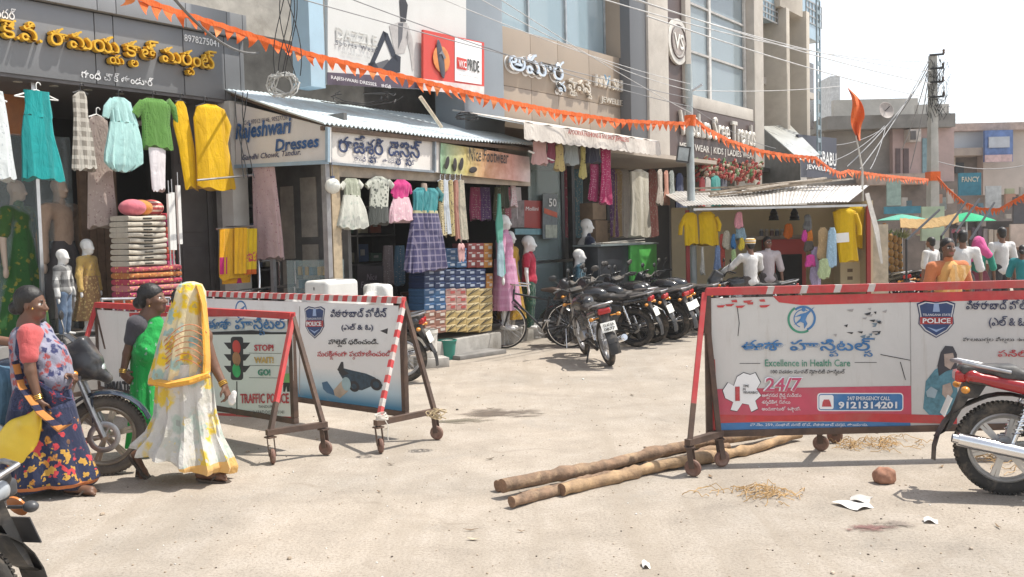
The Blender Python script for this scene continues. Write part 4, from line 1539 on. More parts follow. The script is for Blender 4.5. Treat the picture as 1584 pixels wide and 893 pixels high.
# front sign
T = fthing('sign_board', 'white front sign with dark blue Telugu shop name in a grey frame', 'sign', 1.1, -.03, 2.7)
board(T, 'panel', SW, -.03, [(511, 193), (671, 216), (671, 266), (511, 253)], .05)
b = FB()
c4 = [FP(*p, -.045) for p in [(511, 193), (671, 216), (671, 266), (511, 253)]]
for (p, w_) in (((c4[3], c4[2]), .05), ((c4[1], c4[2]), .07), ((c4[0], c4[3]), .03)):
 b.beam((p[0][0], -.045, p[0][1]), (p[1][0], -.045, p[1][1]), .03, w_, up=(0, 1, 0))
b.put('frame', mat((.22, .25, .28), .6), T)
ptext(T, 'రాజేశ్వరి డ్రెస్సెస్', mat((.015, .03, .10), .5), -.03, 523, 652, 250, 206, bold=.028)
ptext(T, 'గాంధీ చౌక్,   తాండూర్   ఫోన్', NAVY, -.03, 547, 640, 250, 241, bold=.006)
ptext(T, 'శ్రీ రాజరాజేశ్వరి', mat((.4, .25, .15), .6), -.03, 515, 546, 205, 198)
b = FB()
# footwear banner
def banner_mat():
 m, nt, b = _nodes('printed_banner')
 co = coords(nt, kind='Generated')
 sp = nt.nodes.new('ShaderNodeSeparateXYZ')
 nt.links.new(co, sp.inputs[0])
 c = ramp(nt, sp.outputs[0], [(0, (.12, .36, .20)), (.25, (.52, .42, .10)), (.5, (.60, .25, .10)), (.78, (.62, .25, .20)), (1.0, (.66, .55, .55))])
 n = noise(nt, coords(nt), 7, 4)
 c = mixc(nt, .25, c, ramp(nt, n, [(.3, (.2, .15, .1)), (.7, (.9, .8, .7))]))
 nt.links.new(c, b.inputs['Base Color'])
 b.inputs['Roughness'].default_value = .5
 return m
T = fthing('banner', 'green to orange printed footwear banner with shoes below the awning', 'banner', 3.4, -.05, 2.6)
g = FB()
P4 = [FP(*p, -.05) for p in [(682, 221), (819, 243), (819, 282), (682, 268)]]
rows = []
for i in range(7):
 t = i / 6
 rows.append([((P4[0][0] * (1 - u_) + P4[1][0] * u_) * (1 - t) + (P4[3][0] * (1 - u_) + P4[2][0] * u_) * t, -.05 + .012 * math.sin(u_ * 9 + t * 3), (P4[0][1] * (1 - u_) + P4[1][1] * u_) * (1 - t) + (P4[3][1] * (1 - u_) + P4[2][1] * u_) * t) for u_ in [k / 20 for k in range(21)]])
g.sheet(rows, .004)
g.put('sheet', banner_mat(), T)
ptext(T, 'Nice Footwear', mat((.02, .02, .02), .5), -.06, 723, 785, 249, 228, bold=.008, shear=.2, stand=.02)
blk = mat((.03, .025, .025), .6)
for i, (x, y_, a) in enumerate(((691, 252, .35), (703, 255, .1), (713, 254, .3), (731, 263, 1.4))):
 s_, z_ = FP(x, y_, -.07)
 MB().sphere((s_ - 3.4, -.03, z_ - 2.6), (.045, .006, .10), 14, 8, rot=(0, a, 0)).build('printed_shoe', blk, T)
T = fthing('fascia_board', 'plain white strip of board between the two shop signs', 'sign', FP(677, 240, -.02)[0], -.02, 2.7)
board(T, 'panel', SW, -.02, [(672, 219), (682, 221), (682, 268), (672, 266)], .04)

# ---- big sportswear hoarding and the slipper sign above the awning
T = fthing('hoarding', 'pale sportswear hoarding with an athlete standing above the awning', 'hoarding', 2.2, .6, 3.8)
board(T, 'panel', mat((.60, .60, .585), .5, 0, .04, 2, dirt=(.45, .42, .38), damt=.25), .6, [(507, -160), (721, -120), (721, 141), (507, 130)], .06)
board(T, 'base_strip', mat((.09, .07, .10), .5), .595, [(507, 112), (721, 125), (721, 141), (507, 131)], .01)
ptext(T, 'RAJESHWARI DRESSES    కాలేజి', WHITEL, .59, 511, 603, 124, 116, bold=.01)
ptext(T, 'Sports Wear', mat((.12, .12, .14), .5), .6, 518, 582, 72, 62, bold=.01, spacing=1.35)
ptext(T, 'DAZZLE', mat((.52, .52, .50), .5), .6, 519, 582, 60, 42, bold=.02)
ptext(T, '040 2456 2987 1166', mat((.4, .4, .4), .5), .6, 527, 571, 83, 79)
# athlete print: sitting figure in dark trousers, as flat printed shapes
def printed(T, name, m, y, polys):
 o = OFF[T.name]
 b = MB()
 for po in polys:
  q = [FP(*p, y) for p in po]
  b.prism([(a - o[0], z - o[2]) for a, z in q], y - o[1], y - o[1] + .003)
 return b.build(name, m, T, smooth=False)
printed(T, 'printed_figure_clothes', mat((.02, .025, .04), .5), .592, [[(593, 48), (599, 54), (583, 90), (576, 104), (571, 101)], [(593, 48), (600, 52), (612, 84), (616, 96), (606, 88), (596, 62)], [(600, 96), (612, 84), (620, 88), (619, 112), (608, 114), (592, 106)], [(570, 98), (580, 96), (586, 106), (571, 106)]])
printed(T, 'printed_figure_skin', mat((.42, .40, .39), .5), .594, [[(602, 40), (618, 34), (630, 36), (632, 60), (626, 82), (612, 84), (606, 60)], [(632, 40), (638, 60), (642, 106), (638, 110), (634, 80), (628, 58)]])
printed(T, 'printed_figure_hair', mat((.03, .03, .035), .5), .5915, [[(618, 0), (626, -4), (631, 8), (628, 34), (620, 34)]])
printed(T, 'printed_shadow', mat((.10, .10, .11), .5), .5925, [[(616, 36), (624, 36), (622, 60), (616, 76)], [(582, 98), (600, 92), (606, 100), (596, 110), (584, 108)]])
T = fthing('sign_board', 'red bordered white slipper brand sign fixed over the hoarding corner', 'sign', 3.4, .5, 4.0)
RED = mat((.58, .06, .045), .45, 0, .04)
board(T, 'panel', RED, .5, [(655, 46), (749, 66), (749, 141), (655, 130)], .04)
board(T, 'white_field', WHITEL, .49, [(704, 58), (745, 67), (745, 131), (704, 125)], .01)
board(T, 'lower_strip', mat((.66, .56, .54), .5), .488, [(655, 122), (749, 134), (749, 148), (655, 140)], .012)
board(T, 'brand_block', RED, .482, [(707, 88), (722, 92), (722, 109), (707, 106)], .006)
ptext(T, 'VKC', WHITEL, .476, 709, 721, 104, 93, bold=.02, stand=.004)
ptext(T, 'PRIDE', mat((.05, .05, .05), .5), .488, 723, 741, 109, 91, bold=.02, stand=.004)
ptext(T, 'the spirit of Today', mat((.4, .4, .4), .5), .488, 708, 740, 117, 113, stand=.004)
o = OFF[T.name]
s_, z_ = FP(683, 92, .48)
MB().sphere((s_ - o[0], -.02, z_ - o[2]), (.20, .006, .20), 24, 8).build('printed_disc', mat((.62, .22, .06), .5), T)
MB().sphere((s_ - o[0] - .02, -.024, z_ - o[2]), (.075, .012, .29), 16, 10, rot=(0, -.18, 0)).build('printed_slipper', mat((.07, .07, .09), .5), T)
printed(T, 'slipper_strap', mat((.2, .2, .22), .5), .455, [[(679, 84), (684, 78), (690, 90), (687, 92), (684, 84)]])

# ---- old stained building behind, with a jutting sunshade
T = fthing('old_building', 'weather stained old building with a jutting concrete sunshade behind the signs', 'building', 1.0, 3.0)
b = FB()
b.bb((-.7, 2.9, 3.7), (4.9, 9, 8.5))
b.put('wall', CONC, T)
b = FB()
b.add([(-.75, 2.0, 4.55), (3.4, 2.0, 4.55), (3.4, 2.9, 4.85), (-.75, 2.9, 4.85), (-.75, 2.0, 4.45), (3.4, 2.0, 4.45), (3.4, 2.9, 4.7), (-.75, 2.9, 4.7)], [(0, 1, 2, 3), (7, 6, 5, 4), (0, 4, 5, 1), (1, 5, 6, 2), (2, 6, 7, 3), (3, 7, 4, 0)])
b.bb((-.75, 1.96, 4.40), (3.4, 2.06, 4.62))
b.put('sunshade', mat((.62, .58, .52), .9, 0, .3, 4, .3, 30, dirt=(.2, .18, .16), damt=.9), T)
b = FB()
b.bb((.40, .62, 3.76), (.66, .95, 8.0))
b.put('blue_column', mat((.36, .50, .60), .6, 0, .08, 2), T)
# ---- side curtain and showcase seen through the end of the shop
garment('curtain', 'sheer pink flowered cloth hung in the side doorway', 'cloth', -.03, [('cloth', cloth((.50, .36, .36), (.30, .12, .16), 'floral', 24, .22), [(258, 390, 425), (330, 391, 432), (400, 393, 438)])], frame='S', folds=10, amp=.09, flat=.12)
T = fthing('glass_showcase', 'glass counter showcase with small goods in the side doorway', 'showcase', .3, .55)
b = FB()
b.bb((.08, .2, .27), (.5, .9, .95))
b.put('base', mat((.10, .13, .13), .5), T)
b = FB()
b.bb((.1, .22, .96), (.48, .88, 1.5))
b.put('glass', glass((.55, .7, .7), .03, .25), T)
b = FB()
for i in range(3):
 for j in range(6):
  b.box((.25 + rr.uniform(-.05, .05), .28 + j * .1, 1.02 + i * .17), (.12, .06, .11), mi=rr.randrange(3))
b.put('goods', [mat((.4, .25, .08), .6), mat((.08, .15, .2), .6), mat((.35, .3, .28), .6)], T)
T = fthing('lantern', 'white crinkled paper globe lantern hanging at the shop corner', 'lantern', FP(515, 300, -.1)[0], -.1, FP(515, 300, -.1)[1])
B = Blob(.008)
k = .095
B.ell((0, 0, k), (k, k, k), .01)
B.build('globe', mat((.68, .68, .62), .6, 0, .05, 20, .2, 60), T, wobble=(.003, 110))
MB().cyl((0, 0, 2 * k - .01), (0, 0, .45), .004, n=6).cyl((0, 0, 2 * k - .015), (0, 0, 2 * k + .03), .03, n=10).build('cord', mat((.1, .12, .2), .5), T)
# ---- children's clothes over the counter
cr = cloth((.52, .52, .46), (.40, .44, .38), 'floral', 16, .3)
GG = 'children clothes in the dress shop opening'
garment('frock', 'cream net frock with a full skirt and puffed sleeves', 'dress', -.02, [('skirt', cr, [(302, 531, 556), (325, 527, 565), (352, 524, 571)]), ('bodice', cloth((.34, .36, .28), (.5, .5, .42), 'floral', 20, .3), [(276, 536, 551), (282, 531, 556), (304, 532, 556)])], GG, sleeves=[([(533, 284), (527, 291)], 6, 6, cr), ([(553, 282), (560, 289)], 7, 6, cr)], amp=.1)
prt = cloth((.45, .46, .40), (.07, .08, .07), 'floral', 20, .4, (.2, .22, .18))
garment('shirt_set', 'black and white printed child shirt over dark shorts', 'clothes', -.02, [('shorts', cloth((.05, .055, .05)), [(320, 571, 600), (346, 570, 602)]), ('shirt', prt, [(273, 580, 591), (279, 572, 602), (300, 573, 601), (322, 573, 601)])], GG, sleeves=[([(574, 281), (567, 289)], 6, 7, prt), ([(600, 280), (607, 289)], 6, 7, prt)], amp=.03)
garment('frock', 'small frock with a hot pink top and pale pink skirt', 'dress', -.02, [('skirt', cloth((.62, .40, .45), (.7, .6, .6), 'floral', 18, .3), [(305, 609, 632), (325, 603, 638), (343, 600, 641)]), ('bodice', cloth((.55, .04, .20)), [(278, 614, 626), (285, 608, 634), (306, 608, 632)])], GG, sleeves=[([(609, 287), (606, 300)], 5, 4, cloth((.55, .04, .20))), ([(633, 287), (636, 300)], 5, 4, cloth((.55, .04, .20)))], amp=.08)
def neck(T, L):
 a = L(656, 293)
 MB().lathe([(.05, -.03), (.045, .02), (.04, .08), (.0, .085)], (a[0], 0, a[1])).build('neck_form', MANNC, T)
z_1, z_2 = FP(655, 378, -.05)[1], FP(655, 361, -.05)[1]
zb = FP(660, 418, -.05)[1]
lh = cloth((.055, .05, .12), (.25, .22, .30), 'check', 70, .75, band=[(-.02, .105, (.38, .36, .22)), (.105, .125, (.05, .12, .06)), (.14, .155, (.05, .12, .06)), (z_1 - zb - .05, z_2 - zb + .05, (.50, .15, .18), 40, .5)])
garment('lehenga_set', 'teal blouse with a long navy bordered skirt on a half figure', 'dress', -.05, [('skirt', lh, [(326, 639, 676), (345, 636, 680), (385, 632, 688), (418, 629, 692)]), ('blouse', cloth((.05, .25, .27), (.4, .3, .12), 'dots', 9, .09), [(291, 645, 672), (298, 638, 677), (328, 640, 675)])], GG, sleeves=[([(675, 294), (683, 303), (681, 312)], 8, 7, cloth((.03, .16, .17)))], folds=12, amp=.09, extra=neck)
for i, (x, w_, yb, c, c2, kd, nm) in enumerate(((681, 7, 365, (.50, .42, .25), (.1, .08, .06), 'dots', 'cream and black dotted'), (688, 8, 362, (.50, .54, .58), (.4, .45, .5), 'vstripe', 'pale blue'), (696, 7, 364, (.42, .34, .16), (.06, .05, .05), 'floral', 'mustard printed'), (704, 7, 370, (.34, .16, .12), (.2, .08, .06), 'vstripe', 'brick red'), (712, 10, 372, (.40, .36, .28), (.22, .26, .2), 'floral', 'beige flowered'))):
 garment('scarf', 'long %s scarf on the crowded hanger rail' % nm, 'scarf', -.03 - .01 * i, [('cloth', cloth(c, c2, kd, 30, .3), [(279, x - w_ * .35, x + w_ * .5), (320, x - w_ * .5 + 1, x + w_ * .6 + 2), (yb, x - w_ * .4 + 3, x + w_ * .7 + 5)])], 'scarves on the hanger rail', folds=4, amp=.12, hanger=((x, 278), 5, m_chrome()))
# ---- shoe boxes
BK = {}
def shoebox(s0, s1, z0, z1, y, kind):
 key = kind
 w_, h = s1 - s0, z1 - z0
 if key not in BK:
  b = MB()
  b.bb((-w_ / 2, 0, 0), (w_ / 2, .29, h * .72))
  bd = b.build('shoe_box', [KM[kind][0]], None, bevel=.003)
  me1 = bd.data
  l = MB().bb((-w_ / 2 - .002, -.003, h * .66), (w_ / 2 + .002, .293, h * .98)).build('lid', [KM[kind][1]], None, bevel=.003)
  n = MB()
  if kind == 'yellow':
   n.beam((-w_ * .42, -.0045, h * .1), (w_ * .42, -.0045, h * .86), .004, .018, up=(0, 1, 0))
   n.beam((-w_ * .42, -.0045, h * .1), (w_ * .1, -.0045, h * .86), .004, .008, up=(0, 1, 0))
  else:
   n.bb((-w_ * .05, -.0045, h * .25), (w_ * .38, -.0032, h * .62))
   n.bb((-w_ * .40, -.0045, h * .74), (w_ * .0, -.0032, h * .86))
  p = n.build('printed_label', [KM[kind][2]], None)
  BK[key] = (me1, l.data, p.data, w_, h)
  for q in (bd, l, p):
   bpy.data.objects.remove(q)
 return BK[key]
KM = {'navy': (mat((.025, .04, .10), .5), mat((.03, .05, .13), .5), mat((.35, .40, .48), .5)),
   'blue': (mat((.04, .10, .20), .5), mat((.05, .12, .25), .5), mat((.35, .40, .48), .5)),
   'brown': (mat((.28, .13, .09), .6), mat((.33, .17, .13), .6), mat((.55, .48, .42), .5)),
   'pink': (mat((.42, .26, .22), .6), mat((.50, .36, .32), .6), mat((.40, .08, .07), .5)),
   'yellow': (mat((.52, .38, .16), .6), mat((.60, .48, .26), .6), mat((.03, .03, .03), .5)),
   'orange': (mat((.50, .22, .05), .6), mat((.55, .27, .07), .6), mat((.55, .48, .42), .5)),
   'red': (mat((.25, .05, .045), .6), mat((.30, .07, .06), .6), mat((.6, .58, .55), .5))}
ORD = ['first', 'second', 'third', 'fourth', 'fifth', 'sixth', 'seventh', 'eighth']
def stack(x0, x1, y0, y1, nc, nr, kind, where, y=.02):
 for r in range(nr):
  for c in range(nc):
   xa, xb = x0 + (x1 - x0) * c / nc, x0 + (x1 - x0) * (c + 1) / nc
   ya, yb_ = y0 + (y1 - y0) * r / nr, y0 + (y1 - y0) * (r + 1) / nr
   sa, z1 = FP(xa, ya, y)
   sb, _ = FP(xb, ya, y)
   z0 = FP((xa + xb) / 2, yb_, y)[1]
   z1 = FP((xa + xb) / 2, ya, y)[1]
   m1, m2, m3, w_, h = shoebox(sa, sb, z0, z1, y, kind)
   T = thing('shoe_box', '%s shoe box, %s column, %s row of the %s' % (kind, ORD[c], ORD[r], where), 'shoe box', FW((sa + sb) / 2 + rr.uniform(-.003, .003), y + rr.uniform(0, .012), z0), FA + rr.uniform(-.012, .012), 'shoe boxes stacked at the shop front')
   T.scale = ((sb - sa - .004) / w_, 1, (z1 - z0 - .002) / h)
   for nm, me in (('box', m1), ('lid', m2), ('printed_label', m3)):
    o = bpy.data.objects.new(nm, me)
    COL.objects.link(o)
    o.parent = T
stack(690, 722, 480, 513, 2, 3, 'yellow', 'low yellow pile')
stack(722, 762, 446, 513, 2, 6, 'yellow', 'tall yellow pile')
stack(690, 722, 446, 480, 2, 3, 'pink', 'pinkish pile above yellow ones')
stack(657, 690, 446, 480, 2, 3, 'blue', 'blue pile behind the bucket')
stack(657, 690, 480, 515, 2, 3, 'brown', 'brown pile under the blue one')
stack(657, 752, 416, 446, 6, 3, 'navy', 'long navy tier')
stack(753, 763, 423, 446, 1, 2, 'orange', 'orange end of the navy tier')
stack(724, 749, 376, 414, 2, 3, 'red', 'red pile on the navy tier')
stack(749, 762, 376, 414, 1, 3, 'orange', 'orange pile on the navy tier')
stack(690, 722, 384, 414, 2, 3, 'blue', 'blue pile on the navy tier')
s_, z_ = FP(714, 404, -.12)
T = fthing('slipper_pair', 'pair of pale pink slippers hanging in front of the blue boxes', 'slippers', s_, -.12, z_)
B = Blob(.007)
for sx in (-.035, .035):
 B.ell((sx, 0, .10), (.042, .014, .12), .01)
 B.ell((sx, 0, .19), (.045, .014, .07), .02)
B.build('soles', mat((.62, .36, .34), .6), T)
MB().tube([(-.06, -.018, .14), (-.035, -.03, .20), (0, -.018, .15), (.035, -.03, .20), (.06, -.018, .14)], .008, 6).tube([(0, -.012, .25), (0, -.01, .36)], .003, 5).build('straps', mat((.55, .3, .3), .6), T)
# dark interior goods
T = fthing('notice_board', 'dark board with the shoe shop name standing inside the doorway', 'sign', FP(573, 450, 1.2)[0], 1.2, .27)
board(T, 'panel', mat((.05, .04, .045), .6), 1.2, [(553, 411), (593, 411), (593, 462), (553, 462)], .03)
ptext(T, 'Nice', mat((.25, .2, .24), .6), 1.2, 566, 582, 434, 424, shear=.2, bold=.01)
ptext(T, 'Footwear', mat((.25, .2, .24), .6), 1.2, 557, 590, 446, 436, shear=.2, bold=.01)
T = fthing('stool', 'brown metal legged stool inside the shoe shop', 'stool', FP(636, 440, 1.0)[0], 1.0, .27)
MB().cyl((0, 0, .62), (0, 0, .66), .17, n=20).build('seat', mat((.12, .05, .03), .5), T)
for k in range(4):
 a = math.pi / 4 + k * math.pi / 2
 MB().cyl((.14 * math.cos(a), .14 * math.sin(a), .62), (.2 * math.cos(a), .2 * math.sin(a), 0), .013, n=8).build('leg', m_steel(), T)
for i, (x, c, nm) in enumerate(((600, (.25, .2, .2), 'grey'), (618, (.1, .18, .25), 'blue'), (735, (.3, .06, .12), 'maroon'), (750, (.12, .06, .16), 'violet'), (772, (.1, .1, .06), 'olive'), (788, (.3, .1, .12), 'rose'), (798, (.5, .45, .45), 'pale spotted'))):
 garment('clothing', '%s garment hanging deep inside the open shop' % nm, 'clothes', 1.3 if x < 700 else .7, [('cloth', cloth(c, (.5, .45, .4), 'dots', 26, .2), [(290 if x > 700 else 380, x - 7, x + 7), (325 if x > 700 else 430, x - 9, x + 9), (340 if x > 700 else 440, x - 8, x + 9)])], 'dim garments inside the shop', amp=.1)
# white plastic goods in front of the side doorway
T = fthing('plastic_bin', 'white plastic tub standing behind the barricade top', 'tub', FP(513, 452, -.35)[0], -.35, 0)
xa, xb = FP(488, 440, -.35)[0], FP(538, 440, -.35)[0]
zt = FP(512, 433, -.35)[1]
B = Blob(.012)
B.rbox((0, 0, zt / 2), ((xb - xa) / 2, .2, zt / 2), .05, .02)
B.rbox((0, 0, zt + .02), ((xb - xa) / 2 - .06, .14, .15), .03, .02, 0, None, True)
B.build('tub', mat((.62, .61, .58), .5, 0, .08), T)
T = fthing('covered_bundle', 'bundle wrapped in white sheeting with a raised corner', 'bundle', FP(570, 452, -.4)[0], -.4, 0)
xa, xb = FP(548, 440, -.4)[0], FP(604, 440, -.4)[0]
zt = FP(590, 433, -.4)[1]
B = Blob(.014)
B.rbox(((xb - xa) * .26, 0, zt * .5), ((xb - xa) * .15, .2, zt * .46), .06, .05)
B.cap((-(xb - xa) * .35, 0, zt * .72), ((xb - xa) * .15, 0, zt * .88), .05, .08, .1)
B.rbox((0, 0, zt * .36), ((xb - xa) * .42, .2, zt * .36), .05, .05)
B.build('sheet', cloth((.64, .63, .60)), T, wobble=(.010, 22))
T = fthing('covered_bundle', 'low grey sheeted bundle beside the white tub', 'bundle', FP(470, 455, -.1)[0], -.1, 0)
B = Blob(.014)
B.rbox((0, 0, .5), (.26, .2, .5), .06, .05)
B.cap((-.2, 0, .98), (.2, 0, 1.02), .1, .08, .1)
B.build('sheet', cloth((.46, .44, .42)), T, wobble=(.010, 22))
# buckets, block and slab by the plinth
p = G(662, 568)
T = thing('paint_bucket', 'white plastic paint bucket standing on a concrete block', 'bucket', (p.x, p.y, .13))
s_ = p.y / 1500
MB().lathe([(.002, 0), (.125, 0), (.14, .33), (.15, .335), (.15, .38), (.143, .38), (.138, .34), (.13, .02), (.001, .02)], n=28).build('pail', mat((.62, .60, .55), .5, 0, .1, 6, dirt=(.4, .35, .3), damt=.4), T)
MB().tube([(.147 * math.cos(a), -.147 * abs(math.sin(a)) * .4 - .05, .34 - .16 * math.sin(a)) for a in np.linspace(0, math.pi, 14)], .003, 5).build('handle', m_steel(), T)
T = thing('concrete_block', 'rough concrete block under the white paint bucket', 'block', (p.x, p.y, 0), .4)
MB().box((.05, 0, .065), (.42, .30, .13)).build('block', CONC, T, bevel=.012)
p = G(693, 556)
T = thing('bucket', 'small green plastic bucket beside the white one', 'bucket', (p.x, p.y, 0))
MB().lathe([(.002, 0), (.09, 0), (.125, .26), (.135, .262), (.135, .285), (.125, .285), (.085, .02), (.001, .02)], n=26).build('pail', mat((.03, .22, .17), .4, 0, .1, 6), T)
MB().tube([(.13 * math.cos(a), -.03, .27 - .13 * math.sin(a)) for a in np.linspace(0, math.pi, 14)], .003, 5).build('handle', m_steel(), T)
p = G(745, 548)
T = thing('stone_slab', 'flat grey stone slab lying against the shop plinth', 'slab', (p.x - .1, p.y - .2, 0), FA - .15)
MB().box((0, 0, .03), (.95, .40, .06)).build('slab', STONE, T, bevel=.008)
# ================================================================== fashion store with chrome lettering
YA = .8
T3 = fthing('fashion_store', 'beige panelled fashion store with chrome lettering and an upper show window', 'shop building', 7.8, YA)
TAN = mat((.33, .265, .205), .5, .05, .07, 1.5)
CREAM = mat((.52, .48, .43), .75, 0, .1, 2, dirt=(.33, .29, .25), damt=.65)
BGREY = mat((.25, .285, .32), .5, .05, .08, 1.5)
DGREY = mat((.13, .135, .145), .5, .05, .1, 1.5)
b = FB()
b.bb((3.75, YA - .1, 3.4), (4.84, YA + .5, 9))
b.put('grey_pilaster', BGREY, T3, bevel=.01)
b = FB()
zg = 5.30
xs_ = [FP(x, 100, YA)[0] for x in (775, 821, 863, 911, 958, 985)]
for a, c in zip(xs_[:-1], xs_[1:]):
 for z0, z1 in ((3.35, 4.3), (4.3, zg)):
  b.bb((a + .005, YA, z0 + .004), (c - .005, YA + .1, z1 - .004))
b.bb((xs_[0], YA + .03, 3.3), (xs_[-1], YA + .3, zg))
b.put('sign_panels', TAN, T3, bevel=.003)
b = FB()
b.bb((xs_[0], YA + .35, zg), (xs_[4], YA + .37, 9))
b.put('show_window', glass((.45, .60, .68), .03, .42), T3)
b = FB()
for s_ in (xs_[0] + .02, FP(840, 40, YA)[0], FP(897, 40, YA)[0], xs_[4]):
 b.bb((s_ - .02, YA + .3, zg), (s_ + .02, YA + .34, 9))
b.bb((xs_[0], YA + .28, zg), (xs_[4], YA + .34, zg + .05))
b.put('window_frame', mat((.45, .47, .48), .4, .6), T3)
b = FB()
b.bb((xs_[4], YA - .03, zg), (xs_[5], YA + .5, 9))
b.put('tan_jamb', TAN, T3)
b = FB()
b.bb((4.9, YA + 2.6, 3.3), (11, YA + 2.7, 9))
b.bb((4.9, YA + .3, 5.0), (10, YA + 2.6, 5.06))
b.put('inner_wall', mat((.30, .30, .29), .7, 0, .2, 1), T3)
b = FB()
for x, w_, z in ((890, .9, 5.9), (925, .5, 6.4), (800, .8, 5.8)):
 s_ = FP(x, 60, YA + 1)[0]
 b.bb((s_ - w_ / 2, YA + 1.0, 5.07), (s_ + w_ / 2, YA + 1.3, z))
for x, z1 in ((884, 6.5), (905, 6.9), (930, 6.3)):
 s_ = FP(x, 60, YA + .7)[0]
 FB().lathe([(.30, 5.07), (.26, 5.4), (.16, 5.9), (.10, z1 - .4), (.14, z1 - .2), (.05, z1)], (s_, YA + .75, 0), 20).put('display_gown', cloth((.62, .60, .60)), T3)
b.put('display_racks', mat((.28, .22, .20), .6, 0, .5, 9), T3)
sa, sb_ = FP(975, 90, YA - .25)[0], FP(1000, 90, YA - .25)[0]
b = FB()
b.bb((sa, YA - .25, 3.35), (sb_, YA + .4, 9))
b.put('dark_column', DGREY, T3, bevel=.01)
b = FB()
sc_ = FP(1036, 200, YA - .3)[0]
b.bb((sb_ + .002, YA - .3, 3.32), (sc_, YA + .6, 9.5))
b.put('cream_column', CREAM, T3, bevel=.012)
b = FB()
b.bb((4.9, .25, 0), (11.8, 6, .26))
b.put('plinth', STONE, T3, bevel=.01)
b = FB()
b.bb((4.85, -.1, 3.22), (11.8, 4, 3.30))
b.put('soffit', mat((.42, .36, .30), .7, 0, .1), T3)
b = FB()
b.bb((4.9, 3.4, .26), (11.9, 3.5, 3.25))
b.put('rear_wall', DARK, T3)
b = FB()
for x in (868, 884, 938):
 s_ = FP(x, 330, .75)[0]
 b.bb((s_ - .05, .7, .26), (s_ + .05, .8, 3.22))
b.put('door_frame', mat((.05, .05, .052), .5, .3), T3)
b = FB()
sa, sb_ = FP(822, 420, .7)[0], FP(886, 420, .7)[0]
b.bb((sa, .70, .26), (sb_, .715, 1.25))
b.bb((sa, .72, 1.30), (FP(870, 420, .72)[0], .735, 3.2))
b.put('front_glass', glass((.35, .45, .45), .04, .35), T3)
b = FB()
b.bb((sa, .69, 1.25), (sb_, .73, 1.30))
b.put('glass_rail', m_steel(), T3)
CHR = mat((.62, .64, .66), .18, 1.0, .1)
ptext(T3, 'అపూర్వ', CHR, YA, 781, 868, 128, 75, bold=.035, extrude=.03, stand=.06)
ptext(T3, 'అపూర్వ', mat((.75, .75, .74), .4), YA, 780, 869, 131, 74, bold=.05, name='lettering_edge', stand=.008)
ptext(T3, 'ఫ్యాషన్స్', mat((.62, .56, .48), .3, .4), YA, 875, 912, 148, 117, bold=.03, extrude=.02, stand=.03)
ptext(T3, 'NVI SHOP', mat((.66, .60, .52), .3, .4), YA, 917, 977, 134, 115, bold=.03, extrude=.02, stand=.03)
ptext(T3, 'JEWELLERS', mat((.66, .60, .52), .3, .4), YA, 926, 968, 161, 149, bold=.02, extrude=.015, stand=.025)
ptext(T3, 'V', mat((.1, .25, .4), .3), YA, 930, 940, 131, 116, bold=.04, stand=.065)
# white canvas awning
CAN = cloth((.60, .55, .50), rough=.8)
T = fthing('canvas_awning', 'white scalloped canvas awning with red lettering under the chrome sign', 'awning', 5.7, .1, 3.2)
b = FB()
rows = []
for i in range(5):
 t = i / 4
 rows.append([(3.5 + 4.5 * j / 40, .75 - 1.35 * t, 3.75 - .32 * t + .02 * math.sin(j * 1.3) * t) for j in range(41)])
b.sheet(rows, .006)
b.put('canopy', CAN, T)
b = FB()
N = 180
rows = []
for i in range(4):
 rows.append([(3.5 + 4.5 * j / N, -.60 - .02 * math.sin(j * .22) * i / 3, 3.43 - (.235 + .022 * abs(math.sin(j * math.pi * 22 / N))) * i / 3) for j in range(N + 1)])
b.sheet(rows, .005)
b.put('valance', CAN, T)
ptext(T, 'APOORVA FASHIONS & NVI SHOP JEWELLERS', mat((.42, .10, .08), .6), -.62, 876, 970, 210, 200, bold=.02, stand=.03)
b = FB()
for s_ in (3.55, 5.0, 6.5, 7.95):
 b.cyl((s_, .78, 3.75), (s_, -.58, 3.42), .016, n=8)
b.cyl((3.5, -.58, 3.42), (8.0, -.58, 3.42), .018, n=8)
b.put('awning_frame', m_steel(), T)
T = fthing('wooden_pole', 'slanting bamboo prop between the two awnings', 'pole', FP(694, 205, .3)[0], .3, 3.3)
a, c = FP(650, 150, .3), FP(683, 197, .3)
FB().cyl((a[0], .3, a[1]), (c[0], .3, c[1]), .03, .025, 10).put('pole', mat((.5, .42, .32), .7, 0, .2, 12), T)
a, c = FP(818, 234, -.3), FP(864, 252, -.3)
T = fthing('wooden_pole', 'short white stick jutting out past the footwear banner', 'pole', a[0], -.3, a[1])
FB().cyl((a[0], -.3, a[1]), (c[0], -.3, c[1]), .016, n=8).put('pole', m_white(), T)
